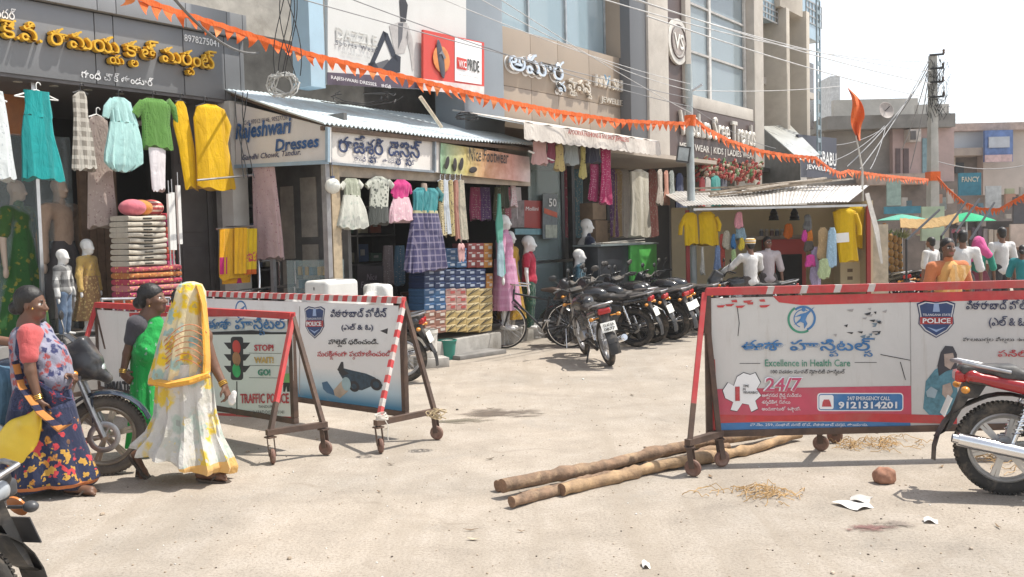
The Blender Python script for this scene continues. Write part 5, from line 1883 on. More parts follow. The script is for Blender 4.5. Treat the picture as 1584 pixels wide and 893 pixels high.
# clothes in the dark front
for (x0, x1, y0, y1, c, c2, kd, nm, yy) in (
  (824, 846, 215, 254, (.52, .32, .30), None, 'plain', 'dusty pink', -.3), (846, 862, 216, 250, (.22, .05, .08), None, 'plain', 'wine', -.28), (858, 873, 222, 263, (.44, .34, .14), (.1, .05, .05), 'floral', 'mustard', -.32),
  (872, 895, 218, 254, (.26, .28, .27), None, 'vstripe', 'grey', -.3), (897, 907, 222, 275, (.40, .34, .12), (.04, .04, .03), 'floral', 'black and yellow', -.25), (906, 928, 224, 252, (.03, .03, .05), None, 'plain', 'black', -.28),
  (912, 930, 250, 310, (.25, .02, .08), (.6, .4, .45), 'dots', 'dark crimson dotted', -.2), (928, 946, 222, 315, (.34, .015, .09), (.65, .45, .5), 'dots', 'long crimson dotted', -.3),
  (974, 1004, 262, 366, (.48, .44, .36), (.4, .36, .28), 'vstripe', 'long cream', .1), (773, 788, 282, 320, (.09, .10, .07), None, 'plain', 'olive', .35), (789, 799, 282, 320, (.55, .45, .45), (.4, .08, .1), 'dots', 'white and red dotted', .2),
  (1016, 1026, 262, 316, (.42, .36, .3), (.2, .15, .1), 'floral', 'cream flowered', -.1), (1026, 1035, 264, 316, (.42, .2, .14), None, 'vstripe', 'terracotta', -.1), (1034, 1044, 264, 310, (.2, .22, .2), (.5, .5, .5), 'floral', 'grey flowered', -.1)):
 garment('dress', '%s garment hung at the front of the fashion store' % nm, 'dress', yy, [('cloth', cloth(c, c2, kd, 34 if kd == 'dots' else 22, .25), [(y0, (x0 * .6 + x1 * .4), (x0 * .4 + x1 * .6)), (y0 + 5, x0 + 1, x1 - 2), ((y0 + y1) / 2, x0 + 2, x1 - 2), (y1, x0 - 1, x1 + 1)])], 'garments at the fashion store front', folds=6, amp=.09)
# posters
T = fthing('poster', 'red shop poster leaning behind the glass of the fashion store', 'poster', FP(815, 360, .66)[0], .66, 1.3)
board(T, 'panel', mat((.33, .05, .045), .35, 0, .1), .66, [(811, 310), (840, 311), (840, 354), (811, 352)], .02)
board(T, 'photo_side', mat((.22, .18, .18), .4, 0, .5, 9), .66, [(790, 312), (811, 310), (811, 352), (790, 352)], .02)
board(T, 'foot_strip', mat((.16, .30, .34), .4), .655, [(797, 354), (840, 354), (840, 363), (797, 363)], .02)
ptext(T, 'Mollini', WHITEL, .66, 812, 832, 326, 320, shear=.1)
T = fthing('poster', 'narrow standing poster with a discount notice beside the red one', 'poster', FP(852, 360, .6)[0], .6, 1.2)
board(T, 'panel', mat((.14, .16, .17), .4, 0, .3, 8), .6, [(840, 300), (862, 301), (862, 370), (840, 370)], .02)
ptext(T, '50', WHITEL, .6, 848, 860, 320, 307, bold=.02)
board(T, 'red_band', mat((.5, .10, .05), .5), .59, [(842, 322), (862, 329), (862, 337), (842, 330)], .008)
board(T, 'lower_picture', mat((.34, .36, .30), .5, 0, .4, 9), .59, [(844, 348), (862, 348), (862, 368), (844, 368)], .008)
T = fthing('carton', 'plain brown cardboard carton, upper of two by the store door', 'carton', FP(932, 350, .75)[0], .75, 1.9)
q = [FP(917, 314, .7), FP(938, 340, .7), FP(944, 342, .7), FP(922, 376, .7)]
FB().bb((q[0][0], .7, q[1][1]), (q[1][0], 1.0, q[0][1])).put('carton', mat((.30, .21, .14), .8), T, bevel=.01)
T = fthing('carton', 'plain brown cardboard carton, lower of two by the store door', 'carton', FP(932, 350, .75)[0], .75, 1.2)
FB().bb((q[3][0], .7, FP(930, 400, .7)[1]), (q[2][0], 1.0, q[1][1] - .01)).put('carton', mat((.28, .19, .12), .8), T, bevel=.01)
# shop figures at the dress shop corner
pk = cloth((.50, .22, .34), (.55, .3, .42), 'check', 50, .5)
mann('tall mannequin in a long pink dress at the shoe shop corner', .05, 779, 332, 512, shirt=pk, sleeve=.5, skirt=pk, skirt_rows=[(.62, .11, .09), (.5, .125, .1), (.3, .14, .12), (.18, .15, .13)], turn=.4)
mann('mannequin in mustard kurta half hidden by the pink one', .25, 788, 357, 512, shirt=cloth((.45, .26, .03)), sleeve=.3, skirt=cloth((.45, .26, .03)), turn=.2)
mann('child mannequin in a red tunic with green patterned trousers', .15, 817, 364, 510, True, shirt=cloth((.45, .03, .06)), sleeve=.3, pants=cloth((.03, .09, .06), (.2, .2, .1), 'floral', 30, .3), turn=.4)
mann('male mannequin in a white printed waistcoat over a dark shirt', .2, 907, 338, 512, shirt=cloth((.02, .025, .05)), sleeve=1.5, vest=cloth((.52, .50, .47), (.4, .39, .36), 'floral', 30, .3), pants=cloth((.02, .03, .06)), turn=.8)
mann('small mannequin in a blue camouflage shirt', -.1, 895, 385, 515, True, shirt=cloth((.05, .12, .16), (.5, .55, .55), 'floral', 26, .35, (.02, .04, .08)), sleeve=.6, pants=cloth((.03, .03, .04)), turn=.5)
garment('scarf', 'knotted green stole hanging before the pink mannequin', 'scarf', -.12, [('cloth', cloth((.10, .33, .25)), [(300, 771, 773), (330, 769, 775), (345, 767, 778), (375, 769, 777)]), ('lower_part', cloth((.30, .42, .46), (.1, .3, .25), 'vstripe', 16, .3), [(372, 770, 777), (400, 769, 780), (426, 770, 782)])], folds=3)
# counter with a black front and green side
T = fthing('counter', 'black counter with a bright green end panel and glass top', 'counter', FP(950, 440, -.2)[0], -.2, .0)
p0_ = G(921, 470, .15)
b = FB()
sL, sR = FP(925, 400, -.25)[0], FP(972, 400, -.25)[0]
zt = FP(940, 381, -.25)[1]
b.bb((sL, -.25, .0), (sR + .35, .22, zt))
b.put('front', mat((.03, .033, .038), .35), T, bevel=.006)
b = FB()
sE = FP(1016, 400, -.3)[0]
b.bb((sR, -.30, .0), (sE, -.252, zt))
b.put('green_panel', mat((.08, .36, .07), .4), T, bevel=.004)
b = FB()
b.bb((sL - .03, -.33, zt), (sE + .03, .25, zt + .035))
b.put('top', mat((.20, .23, .23), .2, 0, .1), T, bevel=.004)
# bamboo sticks on top
T = fthing('measuring_sticks', 'two thin sticks lying across the counter top', 'sticks', sL + .4, -.2, zt + .035)
FB().cyl((sL + .1, -.28, zt + .06), (sE - .3, -.2, zt + .05), .012, n=6).put('stick', mat((.4, .36, .3)), T)
FB().cyl((sL + .05, -.1, zt + .05), (sE - .4, -.25, zt + .10), .010, n=6).put('stick', mat((.3, .28, .25)), T)

# ================================================================== clothing store with the brown sign
T4 = fthing('clothing_store', 'tall glazed clothing store with a brown lettered sign band and round emblem', 'shop building', 14, YA)
BROWN = mat((.10, .07, .065), .5, 0, .15, 2)
b = FB()
sl_, sr_ = FP(1036, 200, .6)[0], FP(1060, 120, .6)[0]
b.bb((sl_, .62, 3.3), (sr_, 1.2, 12))
b.put('brown_strip', BROWN, T4)
b = FB()
for x0, x1, z0, z1 in ((1058, 1066, 4.62, 12), (1164, 1178, 3.4, 12)):
 b.bb((FP(x0, 120, .58)[0], .52, z0), (FP(x1, 120, .58)[0], 1.2, z1))
s0, s1 = FP(1060, 150, .6)[0], FP(1166, 150, .6)[0]
b.bb((s0, .56, 4.55), (s1, .9, 4.85))
b.bb((s0, .50, 8.0), (s1 + .5, .9, 8.5))
b.put('cream_frame', CREAM, T4, bevel=.01)
b = FB()
b.bb((s0, .8, 4.7), (s1, .82, 8.1))
b.bb((s0, .8, 8.4), (s1, .82, 12))
b.put('glazing', glass((.40, .48, .52), .04, .55), T4)
for x in (1098, 1152):
 b = FB()
 s_ = FP(x, 120, .76)[0]
 b.bb((s_ - .06, .74, 4.8), (s_ + .06, .79, 8.1))
 b.put('mullion', mat((.60, .58, .55), .5), T4)
for z in (5.9, 7.0):
 FB().bb((s0, .745, z - .025), (s1, .785, z + .025)).put('transom', mat((.45, .43, .41), .5), T4)
b = FB()
sm = FP(1100, 120, .9)[0]
for k in range(26):
 a = sm + .1 + k * (s1 - sm - .8) / 26
 b.bb((a, .95 + .03 * (k % 2), 4.8), (a + (s1 - sm) / 30, .99 + .03 * (k % 2), 7.9))
b.put('curtain', mat((.44, .41, .44), .8, 0, .06), T4)
b = FB()
b.bb((s0, 2.2, 3.3), (s1, 2.3, 12))
b.put('inner_wall', mat((.26, .25, .25), .7, 0, .3, 1), T4)
b = FB()
sA, sB = FP(1037, 200, .5)[0], FP(1168, 200, .5)[0]
b.bb((sA, .52, 3.42), (sB, .62, 4.52))
b.put('sign_band', BROWN, T4)
LT = mat((.66, .62, .56), .4, .2)
ptext(T4, 'Vasthra Sree Trends', LT, .5, 1049, 1165, 209, 170, bold=.02, extrude=.02, stand=.03)
ptext(T4, 'MENS WEAR | KIDS | LADIES WEAR', LT, .5, 1050, 1166, 234, 220, bold=.02, stand=.02)
o = OFF[T4.name]
se, ze = FP(1047, 65, .58)
e_ = MB().cyl((se - o[0], .60 - o[1], ze), (se - o[0], .54 - o[1], ze), .50, n=40).build('emblem', mat((.66, .63, .58), .5), T4)
MB().torus((0, 0, 0), (0, 1, 0), .36, .02, 40, 6).build('emblem_ring', BROWN, e_, (se - o[0], .535 - o[1], ze))
MB().cyl((0, 0, 0), (0, -.004, 0), .30, n=32).build('emblem_disc', mat((.35, .30, .27), .5), e_, (se - o[0], .537 - o[1], ze))
text(e_, 'VS', mat((.8, .78, .72), .4), (0, -.17), height=.34, bold=.03, frame=((se - o[0], .525 - o[1], ze), (1, 0, 0), (0, 0, 1)), align='c', name='emblem_writing')
b = FB()
b.bb((11.8, .3, 0), (17, 6, .26))
b.bb((11.4, 3.6, .26), (17.5, 3.7, 3.5))
b.bb((11.4, .6, 3.30), (17.5, 3.6, 3.40))
b.put('ground_floor', mat((.06, .055, .05), .7, 0, .3, 3), T4)
# string of bright little bundles
T = fthing('hanging_garland', 'bushy strip of red, green and cream tassels hung below the brown sign', 'garland', FP(1126, 262, .2)[0], .2, 3.0)
o = OFF[T.name]
gb = MB()
ra = random.Random(8)
a, c = FP(1080, 262, .2), FP(1175, 268, .2)
for k in range(420):
 t = ra.random()
 p = V((a[0] + (c[0] - a[0]) * t - o[0], ra.uniform(-.12, .12), a[1] + (c[1] - a[1]) * t - o[2] + ra.gauss(0, .12)))
 gb.sphere(p, (ra.uniform(.03, .06), .03, ra.uniform(.04, .08)), 6, 4, ra.choice([0, 0, 1, 2, 3]), (ra.random(), ra.random(), 0))
gb.build('tassels', [cloth((.40, .07, .06)), cloth((.50, .42, .32)), cloth((.12, .2, .08)), cloth((.30, .12, .08))], T)
for (x0, x1, y0, y1, c, nm, yy) in ((1082, 1090, 274, 318, (.40, .06, .06), 'red', .1), (1090, 1099, 274, 322, (.36, .33, .30), 'grey', .12), (1100, 1113, 272, 318, (.03, .22, .20), 'sea green', .1), (1114, 1124, 274, 310, (.06, .06, .08), 'black', .15), (1046, 1056, 268, 330, (.02, .03, .08), 'navy', .1), (1056, 1066, 300, 330, (.1, .14, .2), 'denim blue', .1)):
 garment('dress', '%s garment hung below the brown store sign' % nm, 'dress', yy, [('cloth', cloth(c), [(y0, x0 + 3, x1 - 3), (y0 + 5, x0, x1), (y1, x0 - 1, x1 + 1)])], 'garments below the brown sign', folds=5, amp=.1)

# ================================================================== next building with tall fins and the jeweller's sign
T5 = fthing('corner_building', 'tall grey building with cream fins above the jeweller sign', 'building', 20, 1)
b = FB()
b.bb((17.0, 1.6, 0), (23.1, 9, 14))
b.put('wall', mat((.46, .44, .41), .8, 0, .12, 1.5, dirt=(.3, .27, .24), damt=.5), T5)
FINC = mat((.52, .47, .40), .75, 0, .1, 2, dirt=(.34, .29, .24), damt=.6)
b = FB()
for x0, x1, z1 in ((1212, 1216, 8.0), (1243, 1247, 8.2)):
 b.bb((FP(x0, 150, .8)[0], .7, 4.3), (FP(x1, 150, .8)[0] + .05, 1.6, z1))
sa, sb_ = FP(1206, 60, .8)[0], FP(1241, 60, .8)[0]
b.bb((sa, .78, 8.0), (sb_, 1.6, 14))
b.put('fins', FINC, T5, bevel=.01)
b = FB()
for x0, x1 in ((1174, 1200), (1242, 1268)):
 b.bb((FP(x0, 60, .95)[0], .95, 7.6), (FP(x1, 60, .95)[0], 1.6, 14))
b.put('blue_glazing', mat((.30, .42, .50), .12, 0, .12, 1), T5)
b = FB()
for x0, x1, y0, y1 in ((1181, 1190, 105, 180), (1214, 1226, 115, 200), (1246, 1258, 95, 200)):
 (a, z1), (c, z0) = FP(x0, y0, 1.58), FP(x1, y1, 1.58)
 b.bb((a, 1.55, z0), (c, 1.64, z1))
b.put('window', mat((.10, .09, .09), .3, 0, .3), T5)
b = FB()
for z in (6.0, 9.0):
 b.bb((17.0, 1.3, z - .1), (23.0, 1.62, z + .1))
b.put('ledges', CREAM, T5)
for x0, x1, y0, y1 in ((1176, 1200, 0, 38), (1244, 1268, 0, 45), (1181, 1192, 104, 182), (1214, 1228, 114, 202)):
 (a, z1), (c, z0) = FP(x0, y0, 1.0 if y1 < 50 else 1.5), FP(x1, y1, 1.0 if y1 < 50 else 1.5)
 g_ = FB()
 yy = .93 if y1 < 50 else 1.5
 for k in range(6):
  s_ = a + (c - a) * k / 5
  g_.bb((s_ - .02, yy, z0), (s_ + .02, yy + .02, z1))
 for k in range(4):
  z = z0 + (z1 - z0) * k / 3
  g_.bb((a, yy - .012, z - .02), (c, yy - .002, z + .02))
 g_.put('window_grille', mat((.34, .34, .34), .5, .3), T5)
for k in range(3):
 s_ = 17.6 + k * 2.1
 FB().cyl((s_, 1.54, 3.6), (s_, 1.54, 11), .05, n=8).put('drain_pipe', mat((.36, .35, .33), .7), T5)
T = fthing('jeweller_sign', 'dark jeweller sign board with white lettering beside a tilted tin sheet', 'sign', 21, .3, 3.4)
board(T, 'panel', mat((.05, .055, .08), .5), .3, [(1235, 208), (1294, 214), (1294, 276), (1235, 274)], .08)
ptext(T, 'ANGBABU', WHITEL, .3, 1250, 1293, 252, 230, bold=.02)
ptext(T, 'JEWELLERS', WHITEL, .3, 1246, 1292, 263, 254, bold=.02)
T = fthing('tin_sheet', 'tilted shiny tin sheet canopy over the shop beside the jeweller sign', 'canopy', 19, .2, 3.6)
q = [(1178, 196, .9), (1222, 194, .9), (1268, 240, -.5), (1238, 248, -.5)]
P = [(FP(x, y_, yy)[0], yy, FP(x, y_, yy)[1]) for x, y_, yy in q]
FB().sheet([[P[0], P[1]], [P[3], P[2]]], .02).put('sheet', mat((.52, .52, .48), .3, .5, .15, 2), T)
b = FB()
b.add([P[0], P[3], (P[3][0], P[3][1], 3.0), (P[0][0], P[0][1], 3.0)] + [(p[0] + .03, p[1], p[2]) for p in (P[0], P[3], (P[3][0], P[3][1], 3.0), (P[0][0], P[0][1], 3.0))], [(0, 1, 2, 3), (7, 6, 5, 4), (0, 4, 5, 1), (1, 5, 6, 2), (2, 6, 7, 3), (3, 7, 4, 0)])
b.put('cheek', mat((.20, .20, .19), .6, 0, .2), T)
# lattice sign mast on that building
T = fthing('lattice_mast', 'slim blue grey lattice mast rising in front of the finned building', 'mast', FP(1268, 300, .0)[0], .0, 2.8)
sa, z0 = FP(1267, 240, .0)
z1 = FP(1264, 0, .0)[1]
b = FB()
for dx in (-.14, .14):
 b.bb((sa + dx - .02, -.02, z0), (sa + dx + .02, .02, z1))
k = z0
while k < z1:
 b.bb((sa - .13, -.012, k), (sa + .13, .012, k + .12))
 k += .36
b.put('lattice', mat((.25, .32, .36), .6), T)
# dim stock inside the shoe shop and the fashion store
rz = random.Random(31)
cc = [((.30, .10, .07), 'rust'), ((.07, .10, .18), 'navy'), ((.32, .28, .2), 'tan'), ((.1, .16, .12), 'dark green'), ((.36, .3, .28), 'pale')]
for i in range(30):
 r_, c_ = divmod(i, 10)
 col, nm = cc[rz.randrange(5)]
 s_ = 1.1 + c_ * .34
 z = (.83, 1.33, 1.83)[r_]
 h = rz.uniform(.14, .34)
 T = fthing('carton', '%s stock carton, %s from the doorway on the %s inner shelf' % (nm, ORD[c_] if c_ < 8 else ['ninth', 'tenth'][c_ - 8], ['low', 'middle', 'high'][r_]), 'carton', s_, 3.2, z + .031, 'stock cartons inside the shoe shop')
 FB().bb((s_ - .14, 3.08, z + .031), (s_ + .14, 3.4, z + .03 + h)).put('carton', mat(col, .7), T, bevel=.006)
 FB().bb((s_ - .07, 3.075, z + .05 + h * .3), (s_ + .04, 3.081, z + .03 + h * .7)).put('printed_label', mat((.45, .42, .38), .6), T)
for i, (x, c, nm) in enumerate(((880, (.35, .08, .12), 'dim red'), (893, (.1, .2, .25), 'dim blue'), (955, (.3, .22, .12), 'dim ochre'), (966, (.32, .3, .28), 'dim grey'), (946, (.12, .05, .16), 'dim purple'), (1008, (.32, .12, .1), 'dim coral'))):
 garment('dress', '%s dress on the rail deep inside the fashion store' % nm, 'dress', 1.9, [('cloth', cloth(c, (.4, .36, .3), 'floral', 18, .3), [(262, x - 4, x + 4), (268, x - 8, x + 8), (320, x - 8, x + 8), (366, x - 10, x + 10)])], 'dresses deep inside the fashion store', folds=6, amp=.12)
# ================================================================== far end of the street
PINK = mat((.50, .37, .35), .8, 0, .1, 1.5, dirt=(.32, .26, .24), damt=.6)
PALE = mat((.52, .50, .46), .8, 0, .1, 1.5, dirt=(.3, .28, .25), damt=.6)
ORA = cloth((.72, .13, .02), rough=.7)
def far(T, name, m, Y, x0, y0, x1, y1, dep=.3, **k):
 """box whose front face fills a picture rectangle at distance Y, in the thing's space"""
 a, c = D(x0, y0, Y), D(x1, y1, Y)
 o = T.location
 return MB().bb((a.x - o.x, Y - o.y, c.z - o.z), (c.x - o.x, Y + dep - o.y, a.z - o.z)).build(name, m, T, **k)
def farthing(name, label, cat, px, Y, group=None):
 p = D(px, 400, Y)
 return thing(name, label, cat, (p.x, Y, 0), 0, group)
def fartext(T, s, m, Y, x0, x1, yb, yt, **k):
 a, c, t = D(x0, yb, Y), D(x1, yb, Y), D(x0, yt, Y)
 o = T.location
 return text(T, s, m, (0, 0), width=c.x - a.x, height=t.z - a.z, frame=((a.x - o.x, Y - .03 - o.y, a.z), (1, 0, 0), (0, 0, 1)), **k)
T = farthing('house', 'old two storey house with a pink upper wall, grey side and bare concrete roof edge', 'house', 1385, 34)
far(T, 'side_wall', mat((.30, .275, .25), .9, 0, .25, 1.2), 34.3, 1275, 196, 1382, 420, 6)
far(T, 'pink_wall', PINK, 34, 1381, 192, 1476, 420, 6)
far(T, 'roof_edge', mat((.24, .23, .215), .9, 0, .25, 2), 33.6, 1280, 180, 1478, 196, 7)
far(T, 'parapet', PALE, 36, 1290, 155, 1420, 181, .3)
far(T, 'parapet_return', PALE, 34.2, 1420, 162, 1468, 181, .3)
for x0, x1, y0, y1 in ((1386, 1393, 230, 268), (1398, 1406, 230, 270)):
 w_ = far(T, 'window', mat((.12, .08, .08), .5), 33.95, x0, y0, x1, y1, .1)
far(T, 'blue_door', mat((.22, .34, .38), .6), 33.95, 1427, 214, 1440, 268, .1)
far(T, 'ground_storey', mat((.20, .165, .145), .8, 0, .5, 1.2), 33.8, 1290, 285, 1480, 430, .3)
far(T, 'lower_eave', mat((.42, .33, .28), .8), 33, 1340, 270, 1440, 284, 1.0)
T = thing('water_tank', 'pale blocky water tank tower behind the finned building', 'tank', D(1290, 300, 48), 0)
T.location.z = 0
far(T, 'tower', mat((.60, .62, .62), .7), 48, 1284, 118, 1301, 400, 2)
T = farthing('satellite_dish', 'grey satellite dish on the roof edge of the pink house', 'satellite dish', 1369, 33.4)
p = D(1369, 172, 33.4)
T.location = (p.x, p.y, D(1369, 181, 33.4).z)
B = MB()
B.lathe([(.02, 0), (.12, .01), (.22, .04), (.29, .08), (.28, .085), (.21, .05), (.02, .015)], n=26)
d_ = B.build('dish', mat((.38, .34, .32), .6), T, (0, 0, .2))
d_.rotation_euler = (R(78), 0, R(15))
MB().cyl((0, .1, 0), (0, .1, .25), .03, n=8).cyl((0, 0, .2), (0, -.4, .3), .015, n=6).build('mount', m_blackmetal(), T)
T = farthing('air_conditioner', 'boxed air conditioner unit on the pink wall', 'air conditioner', 1415, 33.8)
T.location.z = D(1415, 219, 33.8).z
far(T, 'casing', mat((.52, .47, .43), .6), 33.5, 1407, 200, 1425, 219, .5)
far(T, 'grille', mat((.12, .11, .11), .6), 33.45, 1409, 203, 1417, 216, .1)
T = farthing('shop_block', 'pale shop block with a tin clad upper floor and a blue hoarding', 'shop building', 1530, 38)
far(T, 'tin_wall', mat((.50, .54, .58), .5, .2, .06, 2), 38, 1451, 200, 1521, 233, 5)
far(T, 'slab', mat((.36, .31, .27), .8, 0, .2, 2), 37.5, 1449, 230, 1523, 240, 5)
far(T, 'roof_edge', mat((.44, .35, .31), .8), 37.6, 1448, 192, 1600, 200, 6)
far(T, 'side_wall', mat((.48, .43, .39), .85, 0, .1, 2), 38, 1521, 200, 1600, 300, 5)
far(T, 'recess', mat((.20, .18, .17), .9, 0, .3, 2), 38.5, 1452, 240, 1600, 430, .3)
for x0, x1, y0, y1, c in ((1478, 1491, 252, 268, (.04, .05, .06)), (1520, 1530, 240, 285, (.35, .42, .36)), (1455, 1478, 240, 258, (.5, .45, .38)), (1455, 1470, 263, 290, (.5, .47, .42))):
 far(T, 'window', mat(c, .5), 38.3, x0, y0, x1, y1, .1)
T = farthing('hoarding', 'blue bordered shop hoarding high on the pale shop block', 'hoarding', 1544, 37)
T.location.z = D(1544, 250, 37).z
far(T, 'panel', mat((.12, .20, .42), .5), 37.3, 1524, 202, 1567, 250, .15)
far(T, 'picture', mat((.46, .50, .55), .5, 0, .25, 1.2), 37.22, 1530, 212, 1562, 228, .05)
far(T, 'foot_strip', mat((.55, .40, .40), .5), 37.2, 1524, 240, 1566, 250, .05)
fr = mat((.05, .22, .30), .5)
for nm, lab, Y, x0, y0, x1, y1, m, txt in (
  ('sign_board', 'teal shop sign with cream writing below the blue hoarding', 30, 1483, 268, 1518, 302, fr, 'FANCY'),
  ('sign_board', 'pale grey sign board beside the teal one', 29.5, 1525, 288, 1549, 322, mat((.50, .52, .52), .5), None),
  ('sign_board', 'small green and white sign board under the orange flags', 27, 1372, 281, 1394, 318, mat((.30, .42, .38), .5), None),
  ('sign_board', 'dark board with white lines near the street end', 24, 1568, 305, 1596, 345, mat((.08, .08, .09), .5), None),
  ('banner', 'pale green printed banner below the concrete pole', 24, 1426, 320, 1461, 372, mat((.42, .50, .36), .6, 0, .25, 2), None),
  ('banner', 'lower pale green printed banner with dark lettering', 24.2, 1425, 350, 1461, 372, mat((.38, .45, .28), .6, 0, .25, 2), None),
  ('poster', 'red and cream poster hung at the street end', 22, 1563, 347, 1600, 382, mat((.52, .42, .36), .6, 0, .4, 2), None),
  ('sign_board', 'long teal shop fascia behind the fruit stall', 27, 1368, 320, 1425, 330, fr, None)):
 T = farthing(nm, lab, 'sign' if nm != 'banner' else 'banner', (x0 + x1) / 2, Y)
 T.location.z = D((x0 + x1) / 2, y1, Y).z
 far(T, 'panel', m, Y, x0, y0, x1, y1, .06)
 if txt:
  a = fartext(T, txt, mat((.6, .55, .45), .5), Y, x0 + 4, x1 - 4, y0 + 14, y0 + 6, bold=.02)
  a.location.z = -T.location.z
# low shops at the far end
T = farthing('market_stall', 'dim row of small shop stalls with hung goods at the street end', 'market stall', 1500, 29)
far(T, 'back', mat((.09, .08, .075), .9, 0, .5, 2), 29, 1440, 345, 1620, 440, .2)
rg = random.Random(5)
for k in range(34):
 x, y = rg.uniform(1382, 1590), rg.uniform(284, 345)
 w_, h_ = rg.uniform(5, 16), rg.uniform(6, 22)
 far(T, 'stall_panel', mat(rg.choice([(.42, .36, .32), (.30, .34, .34), (.46, .42, .38), (.22, .16, .13), (.12, .2, .24), (.40, .24, .18), (.34, .36, .24), (.08, .075, .07)]), .8, 0, .3, 2), 28.9 - .03 * k, x, y, x + w_, y + h_, .1)
for k in range(14):
 x = 1462 + k * 8.5
 far(T, 'hung_goods', cloth(rg.choice([(.36, .30, .24), (.20, .12, .08), (.42, .36, .30), (.12, .10, .12), (.3, .26, .26)])), 28.6 - .05 * (k % 3), x, 350 + rg.uniform(0, 8), x + 6.5, 385 + rg.uniform(0, 14), .12)
T = farthing('canopy', 'sagging tan cloth canopy over the fruit stall', 'canopy', 1440, 21)
T.location.z = D(1440, 352, 21).z
rows = []
for i in range(7):
 yy = 19.4 + i * .3
 rows.append([])
 for j in range(25):
  x = 1392 + (1482 - 1392) * j / 24
  t = j / 24
  py = 338 + 5 * math.sin(t * math.pi) - 8 * t + (14 if i == 0 else 0) + .6 * math.sin(j * 2.1)
  p = D(x, py, max(19.6, yy))
  if i == 0:
   p.y = 19.57
  rows[-1].append((p.x - T.location.x, p.y - T.location.y, p.z - T.location.z))
MB().sheet(rows, .02).build('cloth', cloth((.50, .33, .15)), T)
far(T, 'pole', m_blackmetal(), 21.2, 1394, 345, 1396, 440, .05)
T = farthing('parasol', 'bright green market umbrella at the street end', 'umbrella', 1493, 20)
p = D(1495, 336, 22)
T.location = (p.x, p.y, 0)
zt = D(1495, 329, 22).z
rows = []
for i in range(6):
 r_ = .01 + .60 * i / 5
 rows.append([(r_ * math.cos(2 * math.pi * k / 32) * (1.0 - .03 * (k % 4 == 2) * i / 5), r_ * math.sin(2 * math.pi * k / 32), zt - .20 * (i / 5) ** 1.3) for k in range(33)])
MB().sheet(rows, .008).build('canopy', cloth((.01, .36, .16)), T)
MB().cyl((0, 0, 0), (0, 0, zt), .02, n=8).build('pole', m_steel(), T)
T = farthing('parasol', 'small teal umbrella half hidden behind the kiosk', 'umbrella', 1390, 23)
p = D(1395, 338, 23)
T.location = (p.x, p.y, 0)
zt = D(1395, 332, 23).z
rows = []
for i in range(6):
 r_ = .01 + .55 * i / 5
 rows.append([(r_ * math.cos(2 * math.pi * k / 24), r_ * math.sin(2 * math.pi * k / 24), zt - .13 * (i / 5) ** 1.3) for k in range(25)])
MB().sheet(rows, .008).build('canopy', cloth((.10, .38, .28)), T)
MB().cyl((0, 0, 0), (0, 0, zt), .02, n=8).build('pole', m_steel(), T)
# leaning dark poles
for i, (xa, ya, xb, yb) in enumerate(((1402, 372, 1453, 325), (1456, 366, 1495, 312), (1478, 360, 1515, 308), (1500, 372, 1538, 314))):
 p, q_ = D(xa, ya, 17.5), D(xb, yb, 18.5)
 T = thing('awning_pole', 'thin dark pole slanting up over the crowd, %s from the fruit stall' % ['first', 'second', 'third', 'fourth'][i], 'pole', (p.x, p.y, 0), 0, 'slanting poles at the street end')
 MB().cyl((0, 0, 0), (0, 0, p.z), .02, n=6).cyl((0, 0, p.z), tuple(q_ - V((p.x, p.y, 0))), .022, n=6).build('pole', m_blackmetal(), T)
# fruit stall with pineapples hung in columns
T = farthing('fruit_stall', 'fruit stall frame hung with columns of pineapples', 'market stall', 1383, 20)
far(T, 'counter', mat((.25, .15, .09), .7), 20.2, 1370, 424, 1405, 440, .8)
far(T, 'post', mat((.4, .2, .08), .6), 20.1, 1368, 345, 1371, 440, .08)
PINE = mat((.33, .18, .055), .8, 0, .4, 14, .6, 30)
LEAF = mat((.10, .16, .05), .6, 0, .3)
for c_, x in enumerate((1377, 1384, 1391)):
 for r_ in range(6):
  y_ = 366 + r_ * 12 + c_ * 3
  p = D(x + r_ * .6, y_, 20 + .05 * c_)
  F_ = thing('pineapple', 'pineapple in the %s hanging column, %s from the top' % (['left', 'middle', 'right'][c_], ORD[r_]), 'pineapple', p - V((0, 0, .09)), 0, 'pineapples on the fruit stall')
  B = MB().sphere((0, 0, .075), (.058, .058, .08), 14, 9)
  B.build('fruit', PINE, F_)
  L_ = MB()
  for k in range(9):
   a = k * 2.4
   L_.cyl((0, 0, .14), (.05 * math.cos(a), .05 * math.sin(a), .22 + .02 * (k % 3)), .014, .001, 4)
  L_.build('crown', LEAF, F_)
p = D(1397, 367, 20.4)
T = thing('plant', 'spiky pale green leaf tuft on top of the fruit stall', 'plant', p, 0)
B = MB()
for k in range(46):
 a = rg.uniform(0, 6.28)
 q_ = V((math.cos(a) * rg.uniform(.05, .3), math.sin(a) * .2, rg.uniform(-.05, .2)))
 B.cyl((0, 0, 0), tuple(q_), .02, .002, 4)
B.build('leaves', mat((.30, .34, .18), .7, 0, .3), T)
